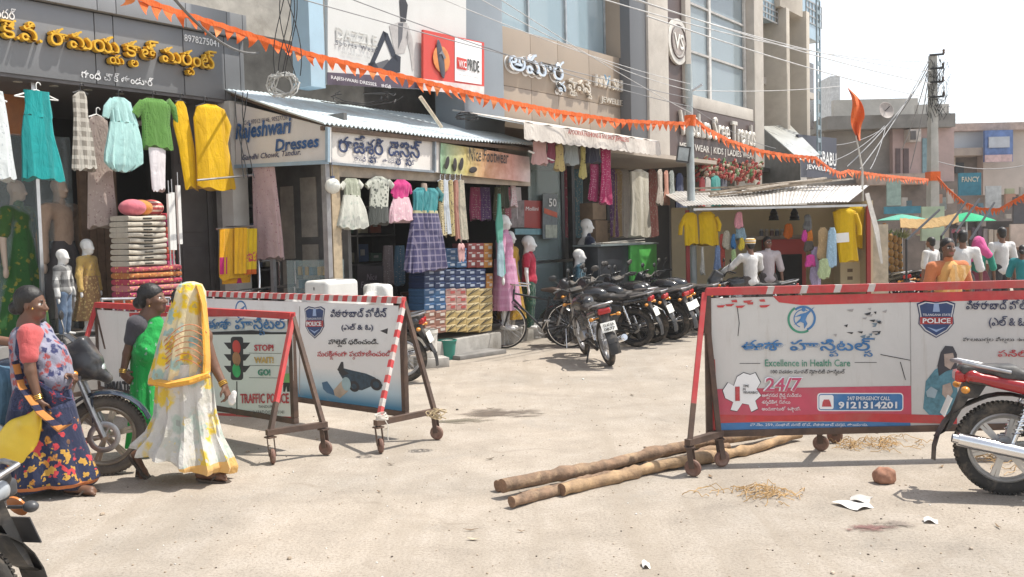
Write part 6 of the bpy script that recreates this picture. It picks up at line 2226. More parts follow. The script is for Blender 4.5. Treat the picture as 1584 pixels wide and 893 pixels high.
# ------------------------------------------------------------------ poles
CPOLE = mat((.44, .43, .40), .85, 0, .15, 3, dirt=(.25, .24, .2), damt=.5)
p = D(1443, 420, 27)
T = thing('utility_pole', 'tall square concrete pole with cross arms and a tangle of wires', 'utility pole', (p.x, p.y, 0), .1)
zt = D(1443, 86, 27).z
MB().loft([[(sx * w_, sy * w_, z) for sx, sy in ((-1, -1), (1, -1), (1, 1), (-1, 1))] for z, w_ in ((0, .15), (zt, .085))]).build('shaft', CPOLE, T, bevel=.01)
for i, (y_, w_) in enumerate(((86, .40), (107, .36), (128, .36), (151, .40))):
 z = D(1443, y_, 27).z
 a = MB().box((.05, -.12, z), (w_, .05, .05), (0, -.06, 0)).build('cross_arm', m_blackmetal(), T)
 MB().lathe([(.02, 0), (.04, .03), (.025, .06), (.04, .09), (.02, .13)], (.05 + w_ / 2, -.12, z + .02), 8).build('insulator', mat((.12, .07, .05), .3), a)
B = MB()
for k in range(46):
 z = zt - rg.uniform(.05, 1.6)
 pts = []
 x0, x1 = rg.uniform(-.3, .25), rg.uniform(-.3, .45)
 for t in range(6):
  u_ = t / 5
  pts.append((x0 + (x1 - x0) * u_, -.16 + rg.uniform(-.06, .06), z - .3 * math.sin(u_ * math.pi) * rg.uniform(.3, 1) + rg.uniform(-.3, .3) * u_))
 B.tube(pts, .007, 4)
B.build('wire_tangle', m_blackmetal(), T)
z0, z1 = D(1443, 280, 27).z, D(1443, 266, 27).z
MB().box((0, 0, (z0 + z1) / 2), (.29, .29, z1 - z0)).build('orange_wrap', ORA, T)
p = D(1072, 420, 18.3)
T = thing('lamp_post', 'round pale steel lamp post wrapped in orange cloth where the flags meet', 'lamp post', (p.x, p.y, 0))
zt = D(1065, 100, 18.3).z
MB().cyl((0, 0, 0), (-.03, 0, zt), .085, .065, 16).build('shaft', mat((.40, .44, .44), .5, .4, .15, 5), T)
z0 = D(1071, 187, 18.3).z
MB().cyl((-.015, 0, z0 - .1), (-.015, 0, z0 + .1), .10, .11, 14).build('orange_wrap', ORA, T)
z0 = D(1060, 240, 18.3).z
f_ = MB().box((-.18, -.16, z0), (.24, .06, .30), (0, .15, 0)).build('floodlight', mat((.05, .05, .05), .5), T)
MB().box((-.185, -.195, z0), (.19, .01, .24), (0, .15, 0)).build('lens', mat((.35, .38, .38), .1), f_)
z0 = D(1071, 142, 18.3).z
MB().beam((0, 0, z0), (.2, -.1, z0 + .12), .05, .03).build('bracket', m_steel(), T)
# ------------------------------------------------------------------ orange flag and strings of pennants
p = D(1334, 265, 19.5)
T = thing('flag', 'tall orange pennant flag on a thin pole above the kiosk', 'flag', (p.x, p.y, 0))
a, c = D(1334, 262, 19.5), D(1324, 210, 19.5)
o = V((p.x, p.y, 0))
MB().cyl((0, 0, 0), tuple(a - o), .022, n=8).cyl(tuple(a - o), tuple(c - o), .02, .015, 8).build('pole', mat((.5, .48, .44), .6), T)
rows = []
for i in range(15):
 t = i / 14
 y_ = 136 + 82 * t
 xl = 1311 + 14 * t + 4 * math.sin(t * 7)
 w_ = 22 * math.sin(min(1, t * 1.5) * math.pi / 2) * (1 if t < .55 else max(.12, 1 - (t - .55) * 2.0)) + .5
 rows.append([tuple(D(xl + w_ * j / 5, y_, 19.5 + .06 * math.sin(j * 1.4 + i * .5)) - o) for j in range(6)])
MB().sheet(rows, .004).build('cloth', ORA, T)
def bunting(label, pts, n, size):
 q = [D(*p) for p in pts]
 seg = [0]
 for a, c in zip(q[:-1], q[1:]):
  seg.append(seg[-1] + (c - a).length)
 def at(u_):
  d = u_ * seg[-1]
  for i in range(len(q) - 1):
   if d <= seg[i + 1] or i == len(q) - 2:
    return q[i].lerp(q[i + 1], (d - seg[i]) / (seg[i + 1] - seg[i]))
 T = thing('bunting', label, 'bunting', (q[0].x, q[0].y, q[0].z))
 o = q[0]
 rows = [[], []]
 N = n * 3
 for i in range(N + 1):
  c = at(i / N) - o
  rows[0].append(c + V((0, 0, .028 + .006 * math.sin(i * 1.9))))
  rows[1].append(c - V((.006 * math.sin(i), 0, .034 + .008 * math.sin(i * 1.3))))
 MB().sheet([[tuple(x) for x in r] for r in rows], .01).build('ribbon', ORA, T)
 for k in range(n):
  a, c = at((k + .08) / n) - o, at((k + .92) / n) - o
  L = (c - a).length
  h = size * rg.uniform(.8, 1.15)
  d = (c - a).normalized()
  sw = d * rg.uniform(-.07, .10) + V((rg.uniform(-.05, .05), rg.uniform(-.06, .06), 0))
  g = []
  for i in range(5):
   t = i / 4
   wv = (1 - t) * .5 + .015
   m_ = (a + c) / 2 + V((0, 0, -.03 - h * t)) + sw * t * t + V((0, .02 * math.sin(t * 4 + k), 0))
   g.append([tuple(m_ - d * L * wv), tuple(m_), tuple(m_ + d * L * wv)])
  MB().sheet(g, .003).build('pennant', ORA if k % 7 else cloth((.66, .20, .06), rough=.7), T)
bunting('string of orange pennants from the grey fascia to the lamp post', [(190, -12, 10.4), (262, 14, 10.9), (360, 45, 11.6), (480, 84, 12.4), (640, 122, 13.6), (760, 152, 14.7), (860, 172, 15.8), (960, 187, 16.9), (1058, 191, 18.1), (1068, 184, 18.2)], 66, .13)
bunting('string of orange pennants from the lamp post to the concrete pole', [(1074, 184, 18.3), (1095, 200, 18.6), (1130, 218, 19.2), (1175, 233, 20), (1215, 240, 20.6), (1262, 244, 21.4), (1285, 262, 22), (1300, 268, 22.4), (1312, 264, 22.8), (1370, 272, 24.2), (1436, 278, 26.6)], 62, .13)
bunting('string of orange pennants sagging beyond the concrete pole', [(1450, 274, 26.8), (1466, 292, 26.4), (1490, 313, 25.8), (1515, 323, 25.2), (1545, 324, 24.6), (1566, 312, 24), (1586, 301, 23.6), (1620, 290, 23)], 32, .13)
# ------------------------------------------------------------------ overhead wires
def wire(label, a, b_, sag=.25, r=.008, group='overhead wires', m=None):
 p, q_ = D(*a), D(*b_)
 T = thing('overhead_wire', label, 'wire', p, 0, group)
 n = 24
 MB().tube([tuple((q_ - p) * (i / n) - V((0, 0, sag * 4 * (i / n) * (1 - i / n)))) for i in range(n + 1)], r, 5).build('wire', m or mat((.25, .25, .26), .6), T)
GW = mat((.50, .50, .50), .6)
for i, (a, b_, sg, r, m) in enumerate((((840, -30, 13), (1440, 95, 27), .3, .009, GW), ((905, -25, 13), (1443, 110, 27), .2, .009, GW), ((985, 0, 14), (1443, 130, 27), .1, .011, GW), ((1000, 25, 14), (1440, 152, 27), .1, .011, GW),
  ((470, 0, 11.2), (1067, 152, 18), .05, .007, None), ((520, -10, 11.2), (1067, 165, 18), .1, .007, None), ((720, -15, 12), (1067, 140, 18), .15, .006, GW), ((640, -20, 12), (1067, 130, 18), .1, .006, GW), ((760, -10, 13), (1069, 175, 18), .05, .006, GW), ((1074, 140, 18), (1436, 108, 27), .2, .007, GW), ((1070, 165, 18), (1200, 230, 22), .1, .006, None), ((255, -20, 9), (400, 82, 12.8), .18, .016, mat((.16, .155, .15), .6)))):
 wire(['thin wire near the roofline', 'upper pale cable'][i % 2] + ' crossing the street, %s counted from the top of the sky' % ['topmost', 'second', 'third', 'fourth', 'fifth', 'sixth', 'seventh', 'eighth', 'ninth', 'tenth', 'eleventh', 'lowest'][i], a, b_, sg, r, m=m)
for i, (a, b_) in enumerate((((1436, 95, 27), (1330, 262, 23)), ((1437, 100, 27), (1372, 200, 30)), ((1437, 104, 27), (1395, 232, 30)), ((1436, 110, 27), (1310, 258, 23)), ((1437, 118, 27), (1408, 262, 29)), ((1450, 250, 27), (1586, 256, 27)), ((1286, 225, 30), (1372, 195, 33)), ((1286, 250, 28), (1368, 195, 33)), ((1370, 196, 33), (1346, 262, 28)))):
 wire('dark service cable slanting from the concrete pole, %s in its fan' % ['first', 'second', 'third', 'fourth', 'fifth', 'sixth', 'seventh', 'eighth', 'ninth'][i], a, b_, .15, .014, 'service cables at the concrete pole')
# tangles by the old building
for i, (cx, cy, n, r_) in enumerate(((438, 128, 9, .15), (560, 150, 3, .2), (448, 60, 6, .28), (722, 178, 3, .13), (388, 215, 3, .18))):
 p = D(cx, cy, 11.6 if i < 3 else 13.6 if i == 3 else 11.3)
 T = thing('cable_tangle', ['loops of pale cable bunched above the side sign', 'loose wires drooping over the blue awning', 'black wires hanging from above the old sunshade', 'wires hanging below the slipper sign', 'thin wires drooping across the side sign'][i], 'cable', p, 0)
 B = MB()
 for k in range(n):
  pts = []
  a0 = rg.uniform(0, 6)
  tall = i in (2, 4)
  for t in range(15):
   u_ = t / 14
   ang = a0 + u_ * rg.uniform(4, 7)
   if tall:
    pts.append((r_ * .35 * math.sin(a0 + u_ * 3) + k * .03 - .1, .08 * math.sin(k), .55 - 1.0 * u_))
   else:
    pts.append((r_ * math.cos(ang) * (1 + .3 * math.sin(k)) + (u_ - .5) * .5 * (i == 1), .06 * math.sin(k * 2 + t), r_ * (.9 if i == 0 else .35) * math.sin(ang) - .06 * k / n))
  B.tube(pts, .006 if i else .008, 5)
 B.build('cable', mat((.5, .5, .48), .6) if i == 0 else m_blackmetal(), T)

# ================================================================== kiosk with the tin roof
KY = 18.0
def KD(x, y, Y=KY):
 return D(x, y, Y)
kp = KD(1200, 445)
T = thing('kiosk', 'small cream and red street kiosk with a corrugated tin roof', 'kiosk', (kp.x, KY, 0))
KO = V((kp.x, KY, 0))
def kb(name, m, x0, y0, x1, y1, Y=KY, dep=.1, **k):
 a, c = KD(x0, y0, Y) - KO, KD(x1, y1, Y) - KO
 return MB().bb((a.x, Y - KY, c.z), (c.x, Y - KY + dep, a.z)).build(name, m, T, **k)
KC = mat((.62, .52, .34), .7, 0, .08, 2, dirt=(.45, .36, .24), damt=.4)
KR = mat((.34, .04, .035), .5, 0, .1, 3)
xl, xr = KD(1066, 330).x - KO.x, KD(1352, 330).x - KO.x
zr = KD(1200, 322).z
MB().bb((xl, 2.0, 0), (xr, 2.06, zr + .1)).build('back_wall', KC, T)
MB().bb((xr - .05, .05, 0), (xr, 2.0, zr + .1)).build('side_wall', KC, T)
MB().bb((xr + .002, .1, 0), (xr + .30, .14, zr - .35)).build('side_board', mat((.50, .43, .32), .7), T)
for x in (1063, 1343):
 a = KD(x, 330) - KO
 MB().bb((a.x - .035, -.03, 0), (a.x + .035, .04, zr)).build('post', KR, T)
kb('red_counter', KR, 1188, 371, 1247, 445, KY + 1.2, .5)
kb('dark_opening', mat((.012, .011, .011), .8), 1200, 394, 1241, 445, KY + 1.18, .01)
kb('shelf', mat((.3, .25, .2), .6), 1150, 366, 1250, 369, KY + 1.3, .5)
kb('cupboard', KC, 1300, 405, 1342, 445, KY + .6, .4)
for y in (416, 428):
 kb('vent', mat((.2, .14, .09), .6), 1311, y, 1319, y + 5, KY + .59, .02)
rows = []
n = 170
for i in range(5):
 t = i / 4
 rr_ = []
 for j in range(n + 1):
  u_ = j / n
  a = KD(1058, 319, KY - .45) - KO
  c = KD(1312, 313, KY - .45) - KO
  d = KD(1345, 286, KY + 2.2) - KO
  fr_ = a.lerp(c, u_)
  bk_ = V((a.x - .02 + (d.x - a.x) * u_, 2.2, d.z - .05 * (1 - u_)))
  q_ = fr_.lerp(bk_, t)
  rr_.append((q_.x, q_.y, q_.z + .009 * math.sin(u_ * 2 * math.pi * 52) + .014 * math.sin(u_ * 9 + t * 2)))
 rows.append(rr_)
MB().sheet(rows, .008).build('roof', mat((.62, .60, .57), .4, .3, .1, 3, dirt=(.42, .36, .3), damt=.4), T)
MB().bb((xl, -.45, zr - .02), (xr - .3, -.40, zr + .02)).build('roof_rail', m_steel(), T)
p_, q_ = KD(1338, 300, KY - .3) - KO, KD(1364, 408, KY - .3) - KO
MB().sheet([[(p_.x, -.3, p_.z), (p_.x + .08, -.28, p_.z + .02)], [((p_.x + q_.x) / 2 - .02, -.36, (p_.z + q_.z) / 2), ((p_.x + q_.x) / 2 + .10, -.3, (p_.z + q_.z) / 2)], [(q_.x - .02, -.3, q_.z), (q_.x + .02, -.3, q_.z)]], .01).build('rolled_sheet', cloth((.55, .52, .48)), T)
WD = mat((.34, .27, .20), .8, 0, .35, 10)
for i in range(11):
 u0 = rg.uniform(.08, .5)
 u1 = min(.97, u0 + rg.uniform(.25, .5))
 ra_, rb_ = rows[3 if i % 3 else 2][int(u0 * n)], rows[3 + i % 2][int(u1 * n)]
 lay = .035 + .035 * (i // 3)
 a, c = V((ra_[0], ra_[1], ra_[2] + lay)) + KO, V((rb_[0], rb_[1] - .1, rb_[2] + lay + .03)) + KO
 P_ = thing('plank', 'weathered plank lying on the kiosk roof, %s of the loose pile' % (['topmost', 'second', 'third', 'fourth', 'fifth', 'sixth', 'seventh', 'eighth', 'ninth', 'tenth', 'eleventh', 'twelfth', 'thirteenth', 'fourteenth', 'fifteenth', 'lowest'][i]), 'plank', a, 0, 'planks on the kiosk roof')
 MB().beam((0, 0, 0), tuple(c - a), .11, .035).build('plank', [WD, mat((.46, .40, .33), .8, 0, .3, 10)][i % 2], P_)
# goods hung in the kiosk
def kg(name, label, cat, Y, pieces, group='clothes hung in the kiosk', sleeves=(), folds=6, amp=.07):
 r0 = pieces[0][2]
 base = KD((r0[-1][1] + r0[-1][2]) / 2, r0[-1][0], Y)
 Tk = thing(name, label, cat, base, 0, group)
 for i, (pn, m, rows) in enumerate(pieces):
  rr_ = []
  for r in rows:
   a, c = KD(r[1], r[0], Y), KD(r[2], r[0], Y)
   rr_.append((a.z - base.z, a.x - base.x, c.x - base.x))
  MB().loft(fold_loft(rr_, 36, folds, amp, len(label) + i, .25)).build(pn, m, Tk)
 for pts, r_, m in sleeves:
  k = r_ / 1500 * Y
  MB().tube([tuple(KD(x, y_, Y) - base) for x, y_ in pts], [k, k * .9, k * .85][:len(pts)] if len(pts) <= 3 else k, 10).build('sleeve', m, Tk)
YK = cloth((.68, .44, .01), (.58, .36, .01), 'vstripe', 18, .6)
kg('shirt', 'yellow child shirt at the outer end of the kiosk rail', 'shirt', KY - .2, [('shirt', YK, [(329, 1062, 1072), (333, 1057, 1078), (355, 1059, 1080), (379, 1059, 1081)])], sleeves=[([(1060, 336), (1053, 350), (1052, 364)], 4, YK)])
kg('shirt', 'yellow child shirt next to the striped bags', 'shirt', KY - .15, [('shirt', YK, [(328, 1086, 1100), (333, 1080, 1106), (355, 1081, 1109), (379, 1081, 1111)])], sleeves=[([(1107, 336), (1113, 348), (1111, 358)], 4, YK)])
kg('kurta', 'long yellow kurta hung at the kiosk corner', 'kurta', KY - .1, [('kurta', YK, [(323, 1298, 1314), (328, 1288, 1324), (360, 1293, 1324), (405, 1298, 1328)])], sleeves=[([(1322, 331), (1329, 350), (1329, 364)], 4.5, YK)])
kg('kurta', 'yellow kurta hung behind the long one', 'kurta', KY + .3, [('kurta', YK, [(318, 1316, 1330), (324, 1308, 1338), (385, 1316, 1334)])])
for i, (x0, x1, y0, y1, c, nm, Y) in enumerate(((1137, 1150, 328, 352, (.58, .26, .30), 'round pink', 17.8), (1137, 1154, 352, 370, (.25, .36, .42), 'blue grey', 17.9), (1143, 1152, 368, 386, (.60, .46, .05), 'yellow', 17.7), (1131, 1139, 362, 384, (.05, .16, .34), 'deep blue', 17.75), (1118, 1130, 357, 384, (.40, .36, .28), 'khaki', 17.8), (1112, 1122, 362, 412, (.45, .08, .06), 'red printed', 17.85), (1105, 1116, 380, 425, (.16, .22, .36), 'denim', 17.7), (1130, 1140, 386, 415, (.35, .48, .22), 'lime', 17.7), (1243, 1256, 332, 356, (.10, .10, .10), 'black and white chequered', 17.8), (1241, 1249, 356, 373, (.55, .06, .30), 'magenta', 17.8), (1248, 1258, 355, 374, (.62, .20, .03), 'orange', 17.85), (1213, 1227, 346, 368, (.60, .16, .03), 'bright orange', 18.8), (1244, 1260, 373, 388, (.08, .07, .06), 'dark', 17.7), (1246, 1262, 394, 412, (.55, .06, .28), 'hot pink', 17.65), (1254, 1270, 382, 442, (.30, .26, .38), 'violet grey', 17.7), (1264, 1282, 352, 402, (.40, .28, .15), 'brown checked', 17.6), (1280, 1295, 352, 412, (.30, .44, .55), 'sky blue', 17.5), (1266, 1285, 400, 430, (.38, .46, .26), 'pale green', 17.5), (1083, 1090, 382, 425, (.45, .43, .38), 'long ivory', 17.6))):
 kg('bag' if y1 - y0 < 32 else 'cloth', '%s %s hanging among the kiosk goods' % (nm, 'bag' if y1 - y0 < 32 else 'cloth'), 'goods', Y, [('body', cloth(c, tuple(min(1, x * 1.7) for x in c), 'check' if 'chequ' in nm else 'floral', 40, .3), [(y0, x0 + (x1 - x0) * .3, x1 - (x1 - x0) * .3), (y0 + (y1 - y0) * .12, x0 + 1, x1 - 2), (y0 + (y1 - y0) * .5, x0 + rg.uniform(-1, 2), x1 - rg.uniform(-1, 2)), (y0 + (y1 - y0) * .85, x0 - 1, x1), (y1, x0 + rg.uniform(0, 2), x1 - rg.uniform(-1, 2))])], 'goods hung in the kiosk')
Tn = thing('notice', 'blank white card pinned on the long yellow kurta', 'card', KD(1303, 373, 17.6), 0)
MB().box((0, 0, .06), (.24, .01, .17), (0, -.06, 0)).build('card', m_white(), Tn)
for i, x in enumerate((1197, 1229)):
 a = KD(x, 341, 19.4)
 Tn = thing('bell_ornament', 'dark hanging ornament on the kiosk back wall, %s one' % ['nearer the men', 'nearer the orange bag'][i], 'ornament', a, 0)
 MB().lathe([(.11, 0), (.09, .04), (.10, .06), (.07, .12), (.08, .14), (.04, .22), (.01, .28)], n=12).build('ornament', m_blackmetal(), Tn)
 MB().cyl((0, 0, .28), (0, 0, .5), .004, n=5).build('string', m_blackmetal(), Tn)
for i in range(6):
 a = KD(1178 + i * 8, 366, 19.4)
 Tn = thing('jar', 'small dark jar on the kiosk shelf, %s along' % ORD[i], 'jar', a, 0, 'jars on the kiosk shelf')
 MB().lathe([(.04, 0), (.045, .09), (.03, .12)], n=10).build('jar', mat(((.1, .1, .12), (.3, .25, .2), (.12, .06, .05))[i % 3], .3), Tn)
 MB().cyl((0, 0, .12), (0, 0, .15), .033, n=10).build('lid', mat((.4, .4, .4), .4), Tn)
# ================================================================== wheeled police barricades
RUST = mat((.11, .075, .06), .7, .3, .35, 9, .2, 40, dirt=(.20, .12, .08), damt=.7)
REDP = mat((.52, .05, .052), .5, 0, .15, 9, dirt=(.36, .16, .13), damt=.6)
WHP = mat((.56, .52, .49), .55, 0, .1, 9, dirt=(.36, .24, .2), damt=.8)
def dirty_board(col, amt):
 m, nt, b = _nodes('weathered_board')
 co = coords(nt)
 n1 = noise(nt, co, 3.5, 8, .75, .5)
 st = noise(nt, coords(nt, (9, 9, .9)), 2.0, 6, .7)
 n2 = noise(nt, co, 14, 8, .8)
 c = ramp(nt, n1, [(.35, tuple(x * .93 for x in col)), (.65, col)])
 c = mixc(nt, ramp(nt, st, [(.56, (0, 0, 0)), (.78, (amt,) * 3)]), c, (.40, .35, .29))
 c = mixc(nt, ramp(nt, n2, [(.66, (0, 0, 0)), (.70, (amt * 1.3,) * 3)]), c, (.30, .27, .24))
 nt.links.new(c, b.inputs['Base Color'])
 b.inputs['Roughness'].default_value = .45
 bumpify(nt, b, n1, .1, .01)
 return m
class Barrier:
 def __init__(s, label, A, Bp, z0, z1, near, far, lneara=None, board_m=None, stripes='full'):
  s.A = V((A[0], A[1], 0))
  d = V((Bp[0] - A[0], Bp[1] - A[1], 0))
  s.L = d.length
  s.u = d.normalized()
  s.n = V((s.u.y, -s.u.x, 0))             # towards the camera
  s.rz = math.atan2(s.u.y, s.u.x)
  s.T = thing('barricade', label, 'barricade', s.A, s.rz)
  s.z0, s.z1 = z0, z1
  T = s.T
  s.panel = MB().bb((.03, -.012, z0 + .03), (s.L - .03, .012, z1 - .05)).build('panel', board_m, T)
  f = MB()
  f.bb((0, -.025, z0), (s.L, .025, z0 + .05))
  f.bb((0, -.025, z0 + .052), (.045, .025, z1 - .03))
  f.bb((s.L - .045, -.025, z0 + .052), (s.L, .025, z1 - .03))
  f.build('frame', RUST, T, bevel=.003)
  tb = MB()
  x, k = 0.0, 0
  w1, w2 = (.07, .06) if stripes == 'full' else (.20, .05)
  while x < s.L:
   w_ = (w1, w2)[k % 2]
   e = min(s.L, x + w_)
   sk = .018
   mi = 0 if stripes == 'plain' or (stripes == 'part' and (x < .3 or x > s.L * .45)) else k % 2
   tb.add([(min(s.L, x + sk * t), sy * .028, z1 - .028 + .056 * t) for t in (0, 1) for sy in (-1, 1)] + [(min(s.L, e + sk * t), sy * .028, z1 - .028 + .056 * t) for t in (0, 1) for sy in (-1, 1)],
       [(0, 1, 3, 2), (4, 6, 7, 5), (0, 4, 5, 1), (2, 3, 7, 6), (0, 2, 6, 4), (1, 5, 7, 3)], mi)
   x = e
   k += 1
  tb.build('top_bar', [REDP, WHP], T)
  s.frame_end(s.L if near[0] == 'R' else 0, near[1], far[1], stripes)
  oth = 0 if near[0] == 'R' else s.L
  s.frame_end(oth, None, None, stripes, s.off)
 def loc(s, p):
  q = p - s.A
  return V((q.dot(s.u), -q.dot(s.n), q.z))
 def frame_end(s, x, pn, pf, stripes, off=None):
  T = s.T
  if pn is not None:
   a, c = s.loc(G(*pn, .25)), s.loc(G(*pf, .25))
   s.off = (a - V((x, 0, 0)), c - V((x, 0, 0)))
  else:
   a, c = V((x, 0, 0)) + off[0], V((x, 0, 0)) + off[1]
  top = V((x, 0, s.z1 - .01))
  for q, nm in ((a, 'n'), (c, 'f')):
   d = (q - top)
   lb = MB()
   N = 16
   for k in range(N):
    p0_, p1_ = top + d * (k / N), top + d * ((k + 1) / N)
    mi = (k % 2) if stripes == 'full' and nm == 'n' and s.stripe_leg else (0 if k < N * .72 and nm == 'n' else 2)
    lb.beam(p0_, p1_, .036, .036, mi, up=(1, 0, 0))
   lb.build('leg', [REDP, WHP, RUST], T)
  dd = (c - a).normalized()
  MB().beam(a - dd * .03, c + dd * .03, .05, .045).build('base_beam', RUST, T)
  for q, turn in ((a, .5), (c, -.3)):
   s.caster(q + V((0, 0, -.02)), turn)
 def caster(s, q, turn):
  h = q.z - .02
  f = MB()
  f.box((q.x, q.y, q.z - .018), (.07, .07, .012))
  r = .062
  for sy in (-1, 1):
   f.beam((q.x + sy * .026 * math.sin(turn), q.y + sy * .026 * math.cos(turn), q.z - .02), (q.x + sy * .026 * math.sin(turn) + .02, q.y + sy * .026 * math.cos(turn), r), .006, .04, up=(math.cos(turn), -math.sin(turn), 0))
  c = f.build('caster', RUST, s.T)
  w_ = MB()
  ax = V((math.sin(turn), math.cos(turn), 0))
  ctr = V((q.x + .02, q.y, r))
  w_.torus(ctr, ax, r - .018, .019, 24, 8)
  w_.cyl(tuple(ctr - ax * .013), tuple(ctr + ax * .013), r - .02, n=20)
  w_.build('wheel', mat((.19, .10, .075), .75, 0, .3, 14, dirt=(.35, .28, .22), damt=.5), c)
 stripe_leg = False
 def px(s, x, y, off=0.0):
  d = ray(x, y)
  n = s.n
  t = (s.A + n * (.013 + off) - EYE).dot(n) / d.dot(n)
  return s.loc(EYE + d * t)
 def poly(s, name, m, pts, k=1):
  q = [s.px(*p) for p in pts]
  b = MB()
  y = -.013 - .0012 * k
  b.prism([(p.x, p.z) for p in q], y, y + .001)
  return b.build(name, m, s.T, smooth=False)
 def disc(s, name, m, x, y, r0, r1=0.0, k=1, a0=0, a1=360, sq=1.0):
  c = s.px(x, y)
  e = s.px(x + r0, y)
  R0 = (e - c).length
  R1 = R0 * r1 / r0
  b = MB()
  n = 36
  yy = -.013 - .0012 * k
  vs = []
  for i in range(n + 1):
   a = R(a0 + (a1 - a0) * i / n)
   vs += [(c.x + R0 * math.cos(a), yy, c.z + R0 * math.sin(a) * sq), (c.x + R1 * math.cos(a), yy, c.z + R1 * math.sin(a) * sq)]
  b.add(vs, [(2 * i, 2 * i + 2, 2 * i + 3, 2 * i + 1) for i in range(n)])
  return b.build(name, m, s.T, smooth=False)
 def text(s, t, m, x0, x1, yb, yt, k=3, **kw):
  a, c, u_ = s.px(x0, yb), s.px(x1, yb), s.px(x0, yt)
  return text(s.T, t, m, (0, 0), width=(c - a).length, height=u_.z - a.z, frame=((a.x, -.013 - .0012 * k, a.z), (c - a).normalized(), (0, 0, 1)), **kw)
 def badge(s, cx, cy, w_, h):
  sh = [(-.5, -.42), (-.3, -.5), (0, -.46), (.3, -.5), (.5, -.42), (.44, -.1), (.46, .12), (.3, .32), (0, .5), (-.3, .32), (-.46, .12), (-.44, -.1)]
  s.poly('badge', INK, [(cx + a * w_, cy + b_ * h) for a, b_ in sh], 1)
  s.poly('badge_border', mat((.6, .6, .6), .5), [(cx + a * w_ * .93, cy + b_ * h * .93) for a, b_ in sh], 2)
  s.poly('badge_field', mat((.03, .06, .16), .5), [(cx + a * w_ * .86, cy + b_ * h * .87) for a, b_ in sh], 3)
  s.poly('badge_band', mat((.42, .05, .05), .5), [(cx - w_ * .42, cy - h * .06), (cx + w_ * .42, cy - h * .06), (cx + w_ * .42, cy + h * .13), (cx - w_ * .42, cy + h * .13)], 4)
  s.text('POLICE', WHITEL, cx - w_ * .36, cx + w_ * .36, cy + h * .105, cy - h * .03, 5, bold=.03)
  s.text('TELANGANA STATE', WHITEL, cx - w_ * .36, cx + w_ * .36, cy - h * .09, cy - h * .15, 5)
  s.poly('badge_pillar', mat((.3, .4, .6), .5), [(cx - w_ * .09, cy - h * .2), (cx - w_ * .06, cy - h * .42), (cx + w_ * .06, cy - h * .42), (cx + w_ * .09, cy - h * .2)], 4)
  s.poly('badge_wreath', mat((.3, .4, .6), .5), [(cx - w_ * .25, cy + h * .2), (cx, cy + h * .34), (cx + w_ * .25, cy + h * .2), (cx, cy + h * .28)], 4)
INK = mat((.02, .03, .09), .5, 0, .2, 8, dirt=(.25, .25, .27), damt=.5)
ISHA = mat((.05, .18, .40), .5, 0, .15, 8, dirt=(.3, .34, .42), damt=.3)
GRN = mat((.04, .26, .16), .5, 0, .15, 8, dirt=(.35, .4, .37), damt=.5)
BLK = mat((.03, .03, .035), .5)
REDI = mat((.50, .05, .06), .5, 0, .15, 8, dirt=(.5, .3, .28), damt=.5)
WHB = dirty_board((.60, .585, .56), .55)
# --- right-hand barricade
b = Barrier('long white hospital barricade with a red top bar beside the log bundle', (1.43, 7.2), (4.5, 7.2), .21, 1.30, ('L', (1067, 684)), ('L', (1112, 671)), board_m=WHB, stripes='part')
b.poly('red_upper_strip', REDP, [(1195, 458), (1600, 449), (1600, 463), (1240, 472), (1205, 468)], 1)
b.poly('red_edge_strip', REDP, [(1098, 556), (1106, 556), (1108, 600), (1108, 668), (1099, 668)], 1)
PNK = mat((.52, .075, .12), .5, 0, .1, 8, dirt=(.45, .2, .2), damt=.4)
b.poly('pink_band', PNK, [(1107, 602), (1409, 597), (1410, 648), (1107, 648)], 2)
b.poly('red_lower_strip', REDP, [(1100, 641), (1200, 643), (1330, 639), (1480, 643), (1480, 656), (1330, 652), (1200, 652), (1100, 655)], 3)
b.poly('blue_strip', ISHA, [(1108, 654), (1408, 652), (1409, 667), (1108, 667)], 2)
b.disc('logo_ring', ISHA, 1242, 493, 20, 16.5, 1, -70, 130)
b.disc('logo_ring_green', GRN, 1240, 494, 22, 18.5, 1, 120, 300)
b.disc('logo_ring_inner', ISHA, 1242, 493, 14.5, 13, 1, 60, 250)
b.poly('logo_runner', ISHA, [(1228, 491), (1238, 486), (1246, 484), (1260, 475), (1249, 488), (1246, 495), (1249, 501), (1244, 509), (1243, 500), (1238, 498), (1228, 503), (1238, 493), (1239, 489)], 2)
b.disc('logo_head', ISHA, 1243, 479, 3.2, 0, 2)
b.text('ఈశా హాస్పిటల్స్', ISHA, 1147, 1351, 552, 523, 2, bold=.03)
b.text('Excellence in Health Care', GRN, 1183, 1315, 567, 556, 2, bold=.012)
b.poly('rule', BLK, [(1144, 562), (1176, 562), (1176, 562.8), (1144, 562.8)], 1)
b.poly('rule', BLK, [(1322, 560.5), (1356, 560.5), (1356, 561.3), (1322, 561.3)], 1)
b.text('100 పడకల సూపర్ స్పెషాలిటీ హాస్పిటల్', BLK, 1192, 1307, 581, 571, 2, bold=.015)
b.text('24/7', WHITEL, 1180, 1242, 606, 583, 3, bold=.055, shear=.1)
b.text('24/7', mat((.52, .08, .16), .5), 1182, 1240, 605, 584, 9, bold=.02, shear=.1)
for j, ln in enumerate(('అత్యవసర వైద్య మరియు', 'శస్త్రచికిత్స సేవలు', 'అందుబాటులో ఉన్నాయి.')):
 b.text(ln, WHITEL, 1178, [1239, 1222, 1238][j], 617 + j * 10.3, 608 + j * 10.3, 4, bold=.015)
mp = [(1118, 604), (1126, 592), (1135, 597), (1140, 583), (1150, 577), (1160, 580), (1168, 577), (1176, 592), (1170, 602), (1177, 612), (1168, 620), (1172, 632), (1162, 637), (1158, 626), (1148, 624), (1140, 636), (1130, 634), (1134, 622), (1122, 616)]
